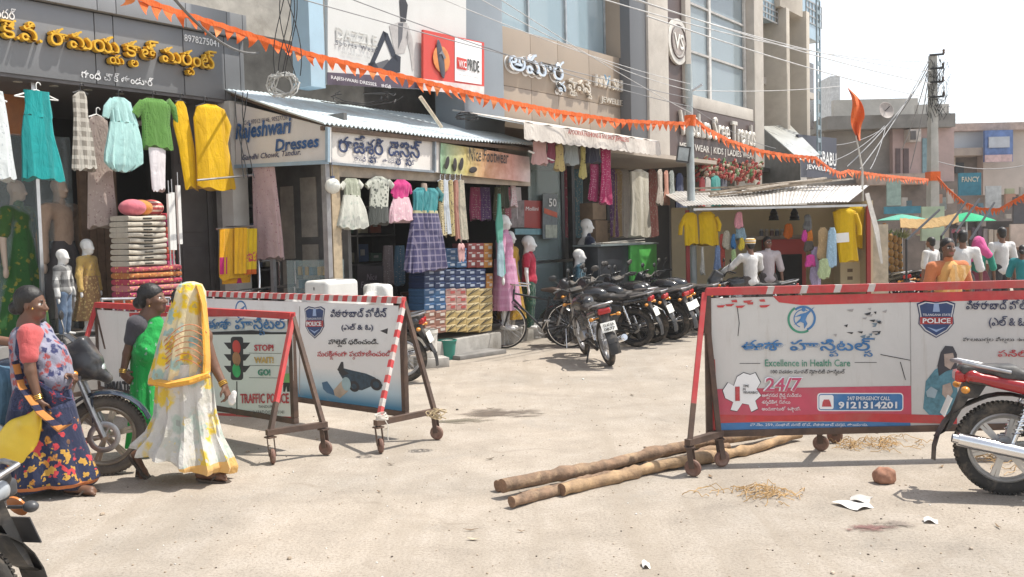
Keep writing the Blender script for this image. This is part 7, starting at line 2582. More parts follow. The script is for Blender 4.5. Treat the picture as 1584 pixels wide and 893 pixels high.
b.poly('map_edge', BLK, [(1147 + (x - 1147) * 1.04, 606 + (y - 606) * 1.04) for x, y in mp], 3)
b.poly('map_shape', WHITEL, mp, 4)
b.text('1', REDI, 1137, 1144, 620, 598, 5, bold=.03)
b.text('TIME', BLK, 1149, 1158, 599, 595, 5, bold=.01)
b.text('IN', BLK, 1149, 1153, 604, 600, 5, bold=.01)
b.text('VIKARABAD', BLK, 1149, 1172, 609, 605, 5, bold=.01)
def rrect(x0, y0, x1, y1, r):
 o = []
 for cx, cy, a in ((x1 - r, y0 + r, -90), (x1 - r, y1 - r, 0), (x0 + r, y1 - r, 90), (x0 + r, y0 + r, 180)):
  o += [(cx + r * math.cos(R(a + t)), cy + r * math.sin(R(a + t))) for t in (0, 30, 60, 90)]
 return o
b.poly('phone_box_edge', WHITEL, rrect(1264, 608, 1397, 636, 5), 3)
b.poly('phone_box', ISHA, rrect(1266, 609.5, 1395.5, 634.5, 4), 4)
b.poly('phone_icon_field', WHITEL, rrect(1267, 611, 1289, 633, 3), 5)
b.poly('phone_icon', REDI, [(1271, 629), (1272, 622), (1274, 618), (1282, 618), (1284, 622), (1286, 629)], 6)
b.text('24/7 EMERGENCY CALL', WHITEL, 1310, 1376, 619, 613, 6, bold=.02)
b.text('9121314201', WHITEL, 1296, 1387, 632, 621, 6, bold=.035)
b.text('హె.నెం. 259, సుభాష్ నగర్ రోడ్, వికారాబాద్ దగ్గర, తాండూరు.', WHITEL, 1160, 1342, 661, 654, 4)
b.poly('panel_joint', mat((.30, .28, .27), .6), [(1407.5, 466), (1408.5, 466), (1410, 650), (1409, 650)], 1)
b.badge(1448, 494, 60, 58)
b.text('వికారాబాద్ పోలీస్', INK, 1494, 1600, 479, 463, 2, bold=.025)
b.text('(ఎల్ & ఓ)', INK, 1529, 1590, 508, 489, 2, bold=.025)
b.text('పాలబుగ్గల పిల్లలు ఉండాలి బడిలో', BLK, 1489, 1640, 531, 521, 2, bold=.012)
b.text('పనిలో కాదు', REDI, 1543, 1640, 552, 540, 2, bold=.02)
TEA = mat((.10, .24, .30), .5, 0, .35, 25)
SKP = mat((.42, .33, .28), .5, 0, .2, 20)
b.poly('printed_child_clothes', TEA, [(1432, 590), (1446, 572), (1458, 566), (1478, 574), (1484, 640), (1440, 645), (1428, 632)], 1)
b.poly('printed_child_hair', mat((.06, .06, .07), .5), [(1455, 545), (1462, 535), (1474, 536), (1480, 548), (1480, 570), (1464, 574), (1452, 582), (1450, 566)], 2)
b.poly('printed_child_face', SKP, [(1460, 548), (1474, 546), (1477, 560), (1470, 572), (1461, 566)], 3)
b.poly('printed_child_face', SKP, [(1458, 596), (1470, 592), (1474, 606), (1466, 620), (1457, 610)], 3)
b.poly('printed_hands', mat((.35, .45, .5), .5), [(1432, 606), (1440, 598), (1450, 604), (1446, 616), (1434, 614)], 3)
rt = random.Random(3)
for k in range(26):
 x, y = rt.uniform(1288, 1360), rt.uniform(478, 525)
 if k > 12:
  x, y = 1350 + rt.gauss(0, 7), 505 + rt.gauss(0, 12)
 w_ = rt.uniform(3, 12)
 b.poly('torn_patch', [BLK, mat((.35, .33, .32), .6), mat((.14, .2, .25), .6)][k % 3], [(x, y), (x + w_, y - rt.uniform(0, 3)), (x + w_ * .8, y + rt.uniform(1, 4)), (x + w_ * .3, y + rt.uniform(1, 2))], 2 + k % 4)
for k in range(9):
 x, y = rt.uniform(1105, 1180), rt.uniform(462, 474)
 b.poly('torn_patch', REDP, [(x, y), (x + rt.uniform(8, 16), y - 1), (x + 10, y + 3), (x + 2, y + 3)], 3 + k % 3)
b.poly('scratch', BLK, [(1362, 548), (1408, 557), (1408, 558), (1362, 549.2)], 2)
b.poly('scratch', BLK, [(1392, 560), (1400, 588), (1401, 588), (1393.2, 560)], 2)
b.poly('scratch', BLK, [(1140, 476), (1143, 500), (1141, 520), (1142, 520), (1144, 500), (1141, 476)], 2)
for q in (V((.95, .35, .21)), V((1.15, .62, .21))):
 b.caster(q, .3)
MB().beam((.85, 0, .225), (1.25, .75, .225), .05, .04).build('cross_beam', RUST, b.T)
# --- rear left barricade (police, helmet notice)
Barrier.stripe_leg = True
def blueboard():
 m, nt, bb_ = _nodes('faded_blue_board')
 sp = nt.nodes.new('ShaderNodeSeparateXYZ')
 nt.links.new(coords(nt), sp.inputs[0])
 c = ramp(nt, sp.outputs[2], [(.26, (.05, .20, .34)), (.38, (.44, .58, .66)), (.55, (.74, .74, .73))])
 c = mixc(nt, ramp(nt, noise(nt, coords(nt), 5, 7, .7), [(.55, (0, 0, 0)), (.75, (.35,) * 3)]), c, (.45, .42, .38))
 nt.links.new(c, bb_.inputs['Base Color'])
 bb_.inputs['Roughness'].default_value = .45
 return m
b = Barrier('rear striped barricade with a helmet notice and crashed motorcycle picture', (-3.35, 10.39), (-.94, 8.4), .19, 1.215, ('R', (585, 654)), ('R', (672, 636)), board_m=blueboard(), stripes='full')
b.badge(487, 499, 32, 50)
b.text('వికారాబాద్ పోలీస్', INK, 512, 600, 491, 477, 2, bold=.025)
b.text('(ఎల్ & ఓ)', INK, 529, 578, 513, 501, 2, bold=.025)
b.text('హెల్మెట్ ధరించండి.', BLK, 509, 586, 537, 524, 2, bold=.025)
b.text('సురక్షితంగా ప్రయాణించండి', REDI, 492, 606, 557, 543, 2, bold=.022)
DKB = mat((.03, .06, .09), .5, 0, .4, 30)
b.poly('printed_motorcycle', DKB, [(524, 576), (532, 570), (548, 574), (566, 578), (580, 584), (592, 596), (588, 602), (574, 598), (560, 604), (546, 602), (540, 590), (530, 586)], 1)
b.disc('printed_wheel', BLK, 582, 595, 9, 5, 2, sq=.7)
b.disc('printed_wheel', BLK, 548, 598, 8, 4, 2, sq=.7)
b.poly('printed_handlebar', BLK, [(528, 560), (531, 560), (532, 572), (540, 578), (530, 582), (522, 572)], 2)
b.poly('printed_rider', mat((.06, .14, .24), .5), [(498, 592), (506, 590), (516, 604), (518, 612), (506, 608), (500, 602)], 1)
b.poly('printed_rider_shirt', mat((.45, .36, .28), .5), [(516, 604), (528, 590), (540, 594), (538, 606), (526, 616), (518, 612)], 1)
b.disc('printed_helmet', mat((.30, .42, .45), .5), 536, 594, 7, 0, 3)
b.poly('torn_patch', BLK, [(588, 512), (600, 508), (599, 517)], 1)
b.disc('logo_ring', ISHA, 373, 480, 9, 7.5, 1, 0, 300)
b.poly('logo_runner', ISHA, [(366, 484), (372, 478), (380, 472), (375, 482), (376, 488), (370, 484)], 2)
b.poly('panel_joint', mat((.35, .33, .31), .6), [(463, 474), (464, 474), (464, 610), (463, 610)], 1)
# --- front left barricade (traffic police)
Barrier.stripe_leg = False
b = Barrier('front red framed barricade with a traffic light placard', (-4.40, 10.23), (-1.83, 8.05), .22, 1.13, ('R', (418, 669)), ('R', (500, 657)), board_m=dirty_board((.72, .71, .69), .25), stripes='plain')
o_ = b.T
b.poly('red_upper_strip', REDP, [(200, 484), (455, 485), (455, 490), (200, 490)], 1)
b.text('ఈశా హాస్పిటల్', ISHA, 322, 446, 519, 491, 2, bold=.03)
pw = b.poly('placard', mat((.72, .74, .71), .45, 0, .05, 3), [(215, 517), (454, 515), (455, 646), (215, 633)], 4)
b.poly('placard_edge', BLK, [(322, 514), (390, 511), (420, 514), (454, 514), (454, 517), (322, 518)], 5)
b.poly('placard_foot', REDP, [(215, 632), (455, 645), (455, 649), (215, 636)], 5)
b.poly('placard_rule', BLK, [(366.5, 590), (368, 590), (368, 642), (366.5, 642)], 6)
b.poly('light_housing', BLK, rrect(358, 521, 377, 588, 4), 6)
for j, (cy, c) in enumerate(((537, (.55, .05, .04)), (555, (.45, .22, .10)), (573, (.02, .42, .12)))):
 b.poly('light_hood', BLK, [(347, cy - 7), (388, cy - 7), (380, cy + 3), (355, cy + 3)], 5)
 b.disc('lamp', mat(c, .35), 367, cy, 6.3, 0, 7)
b.text('STOP!', REDI, 395, 425, 543, 533, 6, bold=.03)
b.text('WAIT!', mat((.60, .40, .12), .5), 395, 425, 562, 552, 6, bold=.03)
b.text('GO!', GRN, 401, 420, 581, 571, 6, bold=.03)
for y in (546, 565, 584):
 b.poly('rule', BLK, [(386, y), (436, y + .6), (436, y + 1.1), (386, y + .6)], 6)
b.poly('printed_officer', mat((.2, .42, .15), .5), [(438, 578), (450, 577), (449, 592), (440, 592)], 6)
b.poly('printed_officer_legs', BLK, [(439, 592), (449, 592), (449, 606), (445, 606), (444, 597), (442, 606), (439, 606)], 6)
b.disc('printed_officer_head', mat((.4, .38, .36), .5), 445, 572, 4, 0, 6)
b.text('TRAFFIC POLICE', REDI, 374, 449, 624, 609, 6, bold=.022)
b.text('TANDUR', BLK, 401, 423, 631, 627, 6)
b.text('VIKARABAD DIST 501141', BLK, 382, 441, 640, 635, 6)
b.text('MANU', BLK, 186, 214, 583, 571, 3, bold=.025)
b.text('PRIVATE.S', BLK, 164, 211, 611, 590, 3, bold=.045)
b.poly('printed_lines', BLK, [(350, 630), (360, 630.5), (360, 634), (350, 633.5)], 6)
p = G(590, 648, .3)
T = thing('twine', 'white twine wound round the leg of the rear striped barricade', 'twine', p, 0)
B = MB()
for k in range(5):
 B.torus((.01 * math.sin(k), 0, -.01 + k * .012), (.2 * math.sin(k), .2 * math.cos(k), 1), .045, .004, 18, 5)
B.tube([(.03, -.03, 0), (.06, -.04, -.05), (.05, -.05, -.12), (.06, -.06, -.17)], .004, 5)
B.build('twine', mat((.62, .58, .52), .8), T)
p = G(675, 640, .3)
T = thing('twine', 'straw coloured twine knotted on the rear foot of the striped barricade', 'twine', p, 0)
B = MB()
for k in range(8):
 B.torus((.03 * math.sin(k * 2), 0, -.03 + k * .008), (.5 * math.sin(k), .4 * math.cos(k), 1), .045 + .012 * (k % 3), .004, 18, 5)
B.build('twine', mat((.42, .33, .2), .8), T)

# ================================================================== logs, stones and litter on the street
BARK = mat((.24, .155, .10), .9, 0, .45, 14, .8, 60, dirt=(.46, .33, .2), damt=.8)
BARE = mat((.40, .265, .15), .85, 0, .45, 9, .8, 50, dirt=(.17, .105, .07), damt=.85)
END = mat((.24, .14, .085), .9, 0, .4, 30)
rl = random.Random(21)
for i, (a, c, r, m, lab) in enumerate(((((769, 752), (1200, 664)), None, .041, BARK, 'bark covered log at the back of the bundle'), (((773, 760), (1216, 666)), None, .045, BARK, 'knotty grey brown log across the middle of the bundle'), (((786, 777), (1056, 711)), None, .036, BARK, 'dark short log lowest at the front end of the bundle'), (((868, 758), (1238, 674)), None, .043, BARE, 'peeled pale log on the camera side of the bundle'), (((812, 769), (1130, 692)), None, .034, BARK, 'thin crooked log wedged in the middle of the bundle'))):
 p, q_ = G(*a[0], r), G(*a[1], r)
 if i == 1:
  p.z, q_.z = .080, .075
 T = thing('log', lab, 'log', (p.x, p.y, 0), 0, 'logs lying in the road')
 o = V((p.x, p.y, 0))
 n = 40
 d = (q_ - p)
 x, y_ = perp(d.normalized())
 rings = []
 for t in range(n + 1):
  u_ = t / n
  cen = p + d * u_ - o + x * (.03 * math.sin(u_ * 7 + i) + .008 * math.sin(u_ * 23 + i)) + V((0, 0, .009 * math.sin(u_ * 11 + i)))
  rr_ = r * (1 - .25 * u_) * (1 + .08 * math.sin(t * 1.7 + i) + .05 * math.sin(t * 4.1) + (.32 if rl.random() < .16 and 2 < t < n - 2 else 0))
  rings.append([cen + (x * math.cos(2 * math.pi * k / 16) + y_ * math.sin(2 * math.pi * k / 16)) * rr_ * (1 + .05 * math.sin(3 * 2 * math.pi * k / 16 + t)) for k in range(16)])
 MB().loft(rings, cap=False).build('bark', m, T, sharp=80)
 MB().add(rings[0], [tuple(range(15, -1, -1))]).build('cut_end', END, T)
 MB().add(rings[-1], [tuple(range(16))]).build('cut_end', END, T)
p = G(1368, 747)
T = thing('stone', 'fist sized reddish stone lying alone on the road', 'stone', (p.x, p.y, 0), .3)
B = Blob(.006)
B.rbox((0, 0, .045), (.068, .055, .045), .03, .02)
B.rbox((.01, 0, .05), (.05, .045, .05), .02, .03, 0, np.array(Euler((0, .4, .5)).to_matrix()))
B.build('stone', mat((.34, .17, .11), .85, 0, .3, 20, .5, 60), T, wobble=(.005, 70))
def paper(label, pts, m, z=.006):
 q = [G(x, y, .004) for x, y in pts]
 c = sum(q, V()) / len(q)
 T = thing('paper', label, 'litter', (c.x, c.y, 0))
 n = 10
 g = []
 for i in range(n + 1):
  u_ = i / n
  g.append([])
  for j in range(n + 1):
   v_ = j / n
   p_ = q[0].lerp(q[1], u_).lerp(q[3].lerp(q[2], u_), v_) - c
   g[-1].append((p_.x, p_.y, .012 + .012 * math.sin(u_ * 5 + v_ * 3) * math.sin(v_ * 4 + 1)))
 MB().sheet(g, .002).build('sheet', m, T)
paper('large torn sheet of white paper on the road', [(1286, 779), (1338, 777), (1352, 785), (1326, 791)], mat((.72, .70, .68), .7))
paper('small torn scrap of white paper beyond the stain', [(1428, 804), (1450, 804), (1451, 810), (1430, 809)], mat((.72, .70, .68), .7))
paper('tiny white paper scrap near the camera', [(992, 872), (1004, 870), (1006, 879), (995, 880)], mat((.72, .70, .68), .7))
paper('crumpled pale wrapper half buried near the stain', [(1318, 770), (1350, 768), (1344, 778), (1312, 778)], mat((.46, .44, .42), .6))
def fibres(label, cx, cy, w_, h, n, seed):
 c = G(cx, cy)
 rf = random.Random(seed)
 T = thing('straw_fibres', label, 'fibres', (c.x, c.y, 0))
 B = MB()
 for k in range(n):
  e = V((rf.gauss(0, w_), rf.gauss(0, h), 0))
  a = rf.uniform(0, 6.3)
  L = rf.uniform(.1, .35)
  cur = rf.uniform(-9, 9)
  pts = []
  for t in range(9):
   pts.append((e.x, e.y, .006 + .05 * rf.random() * math.sin(t / 8 * math.pi)))
   e = e + V((math.cos(a), math.sin(a) * .8, 0)) * L / 8
   a += cur * .06
  B.tube(pts, .0028, 4)
 B.build('fibres', mat((.46, .30, .14), .8, 0, .2), T)
fibres('tangle of straw coloured plastic fibres between barricade and paper', 1165, 766, .12, .10, 38, 1)
fibres('heap of straw coloured twine under the hospital barricade', 1345, 688, .16, .08, 50, 2)
fibres('loose straw fibres near the red motorcycle wheel', 1560, 712, .2, .12, 30, 3)
def stain(label, cx, cy, w_, h, col, n, seed, rough=.5, kind='puddle'):
 c = G(cx, cy)
 m, nt, bs = _nodes('stain_soil_%d' % seed)
 co = coords(nt, (1 / (w_ * 2.2), 1 / (h * 2.2), 1))
 ln = nt.nodes.new('ShaderNodeVectorMath')
 ln.operation = 'LENGTH'
 nt.links.new(co, ln.inputs[0])
 wn = noise(nt, coords(nt, (1.2 / w_, 1.2 / h, 1), 'Object', (0, 0, .3 * seed)), 1.1, 7, .62, .6)
 f = math_(nt, 'ADD', math_(nt, 'MULTIPLY', ln.outputs['Value'], -.55), wn)
 nt.links.new(ramp(nt, f, [(.22, (0, 0, 0)), (.42, (.85, .85, .85))]), bs.inputs['Alpha'])
 nt.links.new(ramp(nt, noise(nt, coords(nt), 9, 5), [(.3, tuple(x * .75 for x in col)), (.7, tuple(x * 1.2 for x in col))]), bs.inputs['Base Color'])
 bs.inputs['Roughness'].default_value = rough
 N = 12
 B = MB()
 B.add([((i / N - .5) * w_ * 4.4, (j / N - .5) * h * 4.4, .004 + .0004 * seed) for j in range(N + 1) for i in range(N + 1)], [(j * (N + 1) + i, j * (N + 1) + i + 1, (j + 1) * (N + 1) + i + 1, (j + 1) * (N + 1) + i) for j in range(N) for i in range(N)])
 return tag(B.build(kind, m, None, (c.x, c.y, 0), smooth=False), label, 'stain')
stain('wet muddy puddle stain on the open road', 772, 640, .42, .2, (.15, .12, .095), 14, 3, .5)
stain('dark greenish damp patch beside the muddy puddle', 712, 652, .30, .10, (.16, .14, .10), 8, 5, .6)
stain('reddish betel stain with dark flecks on the road', 1345, 818, .12, .07, (.20, .10, .09), 6, 9, .6)
stain('dark oily patch near the betel stain', 1385, 812, .10, .06, (.24, .20, .17), 4, 12, .6)
rf = random.Random(77)
gb = MB()
for k in range(2200):
 Y = 3.2 + 13 * rf.random() ** 1.6
 X = rf.uniform(-.6, .6) * Y
 r = rf.uniform(.0025, .007) * (1 + (rf.random() < .04) * 1.5)
 gb.sphere((X, Y, r * .4), (r * rf.uniform(.8, 1.6), r, r * .7), 6, 4, rf.choice([0, 0, 1, 1, 2, 3]), (0, 0, rf.random() * 3))
tag(gb.build('gravel', [mat((.34, .27, .2), .9), mat((.46, .38, .30), .9), mat((.10, .08, .065), .9), mat((.66, .64, .6), .8)]), 'scattered grit, stone chips and paper crumbs on the road', 'grit', None, 'stuff')
lf = MB()
for k in range(26):
 Y = 4 + 8 * rf.random()
 X = rf.uniform(-.25, .6) * Y
 a = rf.random() * 6.28
 L, w_ = rf.uniform(.02, .05), rf.uniform(.006, .015)
 c, s_ = math.cos(a), math.sin(a)
 lf.sheet([[(X + L * (t - 1) * c - w_ * q * s_ * (1 if t == 1 else .2), Y + L * (t - 1) * s_ + w_ * q * c * (1 if t == 1 else .2), .008 + .008 * (t != 1)) for q in (-1, 1)] for t in (0, 1, 2)], .0015, rf.randrange(3))
tag(lf.build('fallen_leaves', [mat((.20, .13, .07), .8), mat((.12, .09, .06), .8), mat((.5, .42, .3), .8)]), 'dry leaf bits and twigs scattered on the road', 'litter', None, 'stuff')
# ================================================================== motorcycles and the bicycle
BH = math.atan2(V2.y, V2.x)
black = make_bike('black commuter motorcycle parked beside the old bicycle, nearest of the row along the shops', 'motorcycles parked in a row', cowl=True)
P6 = V((1.89, 14.81, 0))
place(black, P6, math.atan2(.45, -.9), -.10)
for off, lab, lean, dr in ((.58, 'black motorcycle second along the parked row, behind the one beside the bicycle', -.12, .05), (1.12, 'black motorcycle in the middle of the parked row', -.08, -.04), (1.68, 'black motorcycle with its long seat towards the striped white barricade', -.12, .06), (2.25, 'black motorcycle fifth in the parked row, nearest the kiosk post', -.1, 0)):
 c = copy_tree(black)
 c['label'] = lab
 place(c, P6 + U2 * off + V2 * .12 * math.sin(off * 5), BH + dr, lean)
alt = make_bike('dark grey motorcycle with silver wheels, last of the parked row before the kiosk', 'motorcycles parked in a row', body=(.045, .05, .06), rim=(.4, .4, .4), tailcol=(.10, .105, .12), seatcol=(.05, .04, .035))
place(alt, P6 + U2 * 2.75 + V((.1, .1, 0)), BH + .12, -.13)
c = copy_tree(alt)
c['label'] = 'dark grey motorcycle wedged between two black ones in the parked row'
place(c, P6 + U2 * .86 + V2 * .35, BH - .16, -.05)
for (x, y, rz, lab) in ((7.75, 19.3, 1.9, 'dark motorcycle parked in front of the pineapple stall'), (8.25, 19.9, 2.2, 'dark motorcycle standing to the road side of the pineapple stall')):
 c = copy_tree(black)
 c['label'] = lab
 c['group'] = 'motorcycles by the fruit stall'
 place(c, V((x, y, 0)), rz, -.1)
c = copy_tree(black)
c['label'] = 'dark motorcycle ridden by the man in the white shirt at the kiosk'
del c['group']
place(c, V((4.72, 17.0, 0)), R(178), 0)
m4 = make_bike('black motorcycle with red tail lamp and white number plate, parked tail towards the camera', None, spokes='wire', rim=(.55, .55, .56), plate=['TS 07 EA', '0877'], tailcol=(.03, .03, .035))
place(m4, V((1.28, 12.77, 0)), math.atan2(.985, -.18), -.20)
c = copy_tree(m4)
c['label'] = 'motorcycle half hidden behind the rear striped barricade'
place(c, V((-1.34, 11.75, 0)), R(172), -.1)
for ch in list(c.children):
 if ch.name.startswith('number_plate'):
  for w_ in list(ch.children):
   bpy.data.objects.remove(w_)
m1 = make_bike('red commuter motorcycle with alloy wheels and chrome muffler, cut by the picture edge', None, body=(.30, .012, .015), tailcol=(.34, .012, .015), rim=(.55, .53, .50), seatcol=(.06, .06, .062), fine=True)
place(m1, V((3.16, 6.2, 0)), R(-17), -.05)
m2 = make_bike('black motorcycle with a dusty cowl and disc brake between the walking women', None, body=(.02, .03, .05), rim=(.40, .345, .28), cowl=True, fine=True, tyre=(.12, .105, .09))
place(m2, V((-4.36, 7.02, 0)), R(14), -.04)
m3 = make_bike('silver grey motorcycle whose tail and amber indicator poke in at the near corner', None, body=(.30, .32, .34), tailcol=(.33, .35, .37), fine=True)
place(m3, V((-2.20, 3.70, 0)), math.atan2(-.94, -.35), .06)
for ch in m3.children:
 if ch.name.startswith(('indicator', 'tail_light', 'number_plate')):
  ch.data = ch.data.copy()
  ch.data.materials[0] = mat((.07, .07, .075), .4)
MB().cyl((-.352, 0, .66), (-.36, 0, .664), .05, n=16).build('reflector', mat((.60, .20, .05), .25), m3)
# bicycle
T = thing('bicycle', 'old black roadster bicycle with chrome handlebar parked at the plinth', 'bicycle', (.86, 14.93, 0), math.atan2(.12, -.98))
blk = m_blackmetal()
for x, nm in ((0, 'rear'), (1.0, 'front')):
 W = MB()
 W.torus((0, 0, 0), (0, 1, 0), .325, .012, 44, 6, 0, sq=1.3)
 W.cyl((0, -.04, 0), (0, .04, 0), .018, n=10)
 for k in range(28):
  a = k * 2 * math.pi / 28
  b_ = a + (.6 if k % 2 else -.6)
  yy = .03 if (k // 2) % 2 else -.03
  W.cyl((.016 * math.cos(b_), yy, .016 * math.sin(b_)), (.32 * math.cos(a), 0, .32 * math.sin(a)), .0016, n=4, cap=False)
 wo = W.build('wheel', m_chrome(), T, (x, 0, .355))
 MB().torus((0, 0, 0), (0, 1, 0), .338, .018, 44, 8).build('tyre', m_rubber(), wo)
 rows = [[((.375) * math.cos(R(a)), yy, .375 * math.sin(R(a))) for yy in (-.028, 0, .028)] for a in (range(20, 190, 10) if x == 0 else range(35, 165, 10))]
 MB().sheet(rows, .003).build('mudguard', blk, wo)
f = MB()
for p, q in (((.40, 0, .30), (.28, 0, .80)), ((.40, 0, .30), (.86, 0, .78)), ((.29, 0, .74), (.85, 0, .86)), ((.86, 0, .72), (.83, 0, .92))):
 f.cyl(p, q, .016, n=10)
for sy in (-1, 1):
 f.cyl((0, sy * .05, .355), (.40, sy * .03, .30), .010, n=8)
 f.cyl((0, sy * .05, .355), (.29, sy * .02, .74), .009, n=8)
 f.tube([(1.0, sy * .05, .355), (.90, sy * .05, .66), (.865, sy * .03, .74)], .011, 8)
 f.tube([(0, sy * .06, .36), (-.12, sy * .07, .74), (.26, sy * .07, .74)], .006, 6)
f.build('frame', blk, T)
h = MB()
h.tube([(.60, .27, .98), (.76, .28, 1.0), (.86, .22, 1.01), (.85, 0, .99), (.86, -.22, 1.01), (.76, -.28, 1.0), (.60, -.27, .98)], .012, 8)
h.cyl((.83, 0, .92), (.825, 0, 1.0), .013, n=8)
h.build('handlebar', m_chrome(), T)
B = Blob(.008)
B.ell((.20, 0, .90), (.10, .09, .035), .03)
B.cap((.24, 0, .90), (.40, 0, .905), .045, .022, .03)
B.build('saddle', mat((.05, .03, .02), .45), T)
c_ = MB()
c_.torus((.40, -.05, .30), (0, 1, 0), .09, .006, 28, 6)
c_.cyl((.40, -.06, .30), (.48, -.07, .16), .010, n=6).cyl((.40, .06, .30), (.32, .07, .44), .010, n=6)
c_.box((.48, -.12, .16), (.09, .08, .02)).box((.32, .12, .44), (.09, .08, .02))
c_.tube([(.04, .05, .30), (.02, .22, .02)], .009, 6)
c_.build('crank', m_steel(), T)
for k in range(5):
 T.location.z = 0
# ================================================================== people
SK1 = m_skin((.15, .075, .045))
SK2 = m_skin((.19, .095, .06))
EYW, LIP = mat((.7, .66, .62), .4), mat((.17, .055, .05), .5)
DRK = mat((.015, .012, .010), .5)
BODYM = lambda s: [s, EYW, DRK, LIP]
SAND = mat((.06, .045, .035), .6)
GLD = mat((.65, .42, .10), .3, .9)
class Pose:
 def __init__(s, label, px, py, Y=None, cat='person'):
  g = G(px, py)
  s.Y = Y or g.y
  s.O = V((D(px, 450, s.Y).x, s.Y, 0))
  s.T = thing('person', label, cat, s.O)
 def j(s, px, py, dy=0.0):
  return D(px, py, s.Y + dy) - s.O
 def skirt(s, name, m, rows, folds=9, amp=.05, n=72, seed=0, parent=None, dy=0.0, hem=.015, lift=None):
  rg = []
  rows2 = []
  for a, c in zip(rows[:-1], rows[1:]):
   for t in (0, .25, .5, .75):
    rows2.append([x + (y - x) * t for x, y in zip(a, c)])
  rows2.append(rows[-1])
  for i, (y, xl, xr, d) in enumerate(rows2):
   a, c = s.j(xl, y + (lift[0] * max(0, i / (len(rows2) - 1) - lift[1]) / (1 - lift[1]) if lift else 0), dy), s.j(xr, y, dy)
   t = i / (len(rows2) - 1)
   cx, hx, z = (a.x + c.x) / 2, (c.x - a.x) / 2, (a.z + c.z) / 2
   r_ = []
   for k in range(n):
    th = 2 * math.pi * k / n
    f = 1 + amp * (.2 + t) * math.sin(folds * th + seed + 1.5 * t) + amp * .5 * t * math.sin((2 * folds + 1) * th + seed)
    r_.append((cx + hx * math.cos(th) * (1 + (f - 1) * .5), dy + d * math.sin(th) * (1 + (f - 1) * 1.5), z + (c.z - a.z) * .5 * math.cos(th) + hem * t * t * math.sin(5 * th + seed)))
   rg.append(r_)
  return MB().loft(rg).build(name, m, parent or s.T)
 def drape(s, name, m, rows, cols=9, ripple=.012, th=.008):
  """cloth lying over the body: rows of ((px, py, dy) left, (px, py, dy) right)"""
  g = []
  R2 = []
  for a, c in zip(rows[:-1], rows[1:]):
   for t in (0, .33, .66):
    R2.append([V(p).lerp(V(q), t) for p, q in zip(a, c)])
  R2.append([V(p) for p in rows[-1]])
  for i, (l, r_) in enumerate(R2):
   g.append([])
   for k in range(cols):
    p = l.lerp(r_, k / (cols - 1))
    w_ = s.j(p.x, p.y, p.z)
    bulge = -.05 * math.sin(math.pi * k / (cols - 1))
    g[-1].append(w_ + V((0, bulge + ripple * math.sin(k * 2.1 + i * .35), 0)))
  return MB().sheet(g, th).build(name, m, s.T)
 def bangle(s, a, b_, r):
  d = (b_ - a).normalized()
  B = MB()
  for k in (-.012, 0, .012):
   B.torus(a + d * k, d, r, .004, 20, 6)
  return B.build('bangles', GLD, s.T)
 def sandal(s, heel, toe, up=.012):
  d = (toe - heel)
  L = d.length
  d.normalize()
  z = V((0, 0, 1)) if abs(d.z) < .75 else V((-1, 0, 0))
  x = d.cross(z).normalized()
  n = x.cross(d)
  B = MB()
  rg = []
  for i in range(11):
   t = i / 10
   w_ = .034 + .012 * math.sin(t * 3.1) + (.006 if t > .6 else 0)
   if i in (0, 10):
    w_ *= .55
   c = heel + d * L * t - n * .035
   rg.append([c - x * w_, c + x * w_, c + x * w_ + n * .018, c - x * w_ + n * .018])
  B.loft(rg)
  B.tube([heel + d * L * .5 - x * .045 - n * .015, heel + d * L * .62 - x * .02 + n * .028, heel + d * L * .75, heel + d * L * .62 + x * .02 + n * .028, heel + d * L * .5 + x * .045 - n * .015], .008, 6)
  return B.build('sandal', SAND, s.T)
def foot(B, ankle, toe):
 d = (toe - ankle)
 h = V((d.x, d.y, 0)).normalized()
 heel = ankle - h * .03 + V((0, 0, -.03))
 B.cap(tuple(ankle), tuple(heel), .032, .032, .02)
 B.cap(tuple(heel), tuple(ankle.lerp(toe, .75)), .032, .034, .03)
 x = h.cross(V((0, 0, 1)))
 for k in range(5):
  o = x * (.028 - .014 * k)
  B.cap(tuple(ankle.lerp(toe, .72) + o), tuple(toe + o * 1.1 - (toe - ankle).normalized() * .006 * k), .012, .009 if k else .012, .006)
# ---- woman in the dark flowered saree
P = Pose('woman in a dark flowered saree and coral blouse walking with a yellow bag', 78, 762, 6.85)
j = P.j
B = Blob(.0085)
hc = j(50, 471)
head(B, hc, R(-4), 1.0)
nk = j(43, 503)
sh1, sh2 = j(42, 517, -.15), j(56, 515, .14)
B.cap(tuple(nk), tuple(j(45, 560)), .07, .10, .05)
B.cap(tuple(sh1 + V((0, .03, 0))), tuple(sh2), .055, .05, .04)
B.cap(tuple(j(50, 560)), tuple(j(60, 615)), .11, .13, .05)
e1, w1 = j(47, 574, -.20), j(60, 620, -.21)
B.cap(tuple(sh1), tuple(e1), .048, .038, .02)
B.cap(tuple(e1), tuple(w1), .038, .026, .015)
hand(B, w1, (.15, -.02, -1), (.25, 1, .0), .95, -1, .9)
e2, w2 = j(78, 563, .08), j(100, 579, -.02)
B.cap(tuple(sh2), tuple(e2), .045, .036, .02)
B.cap(tuple(e2), tuple(w2), .036, .024, .015)
hand(B, w2, (1, -.15, -.15), (0, -.2, -1), .92, 1, .8)
a1, t1 = j(113, 748, -.10), j(150, 763, -.12)
a2, t2 = j(66, 742, .10), j(96, 752, .10)
for hp, kn, an in ((j(62, 615, -.07), j(96, 685, -.1), a1), (j(55, 615, .07), j(68, 690, .09), a2)):
 B.cap(tuple(hp), tuple(kn), .085, .055, .03)
 B.cap(tuple(kn), tuple(an), .055, .033, .02)
foot(B, a1, t1)
foot(B, a2, t2)
B.build('body', BODYM(SK1), P.T)
hair_bun(hc, R(-4), 1.03, P.T, m_hair(), .006)
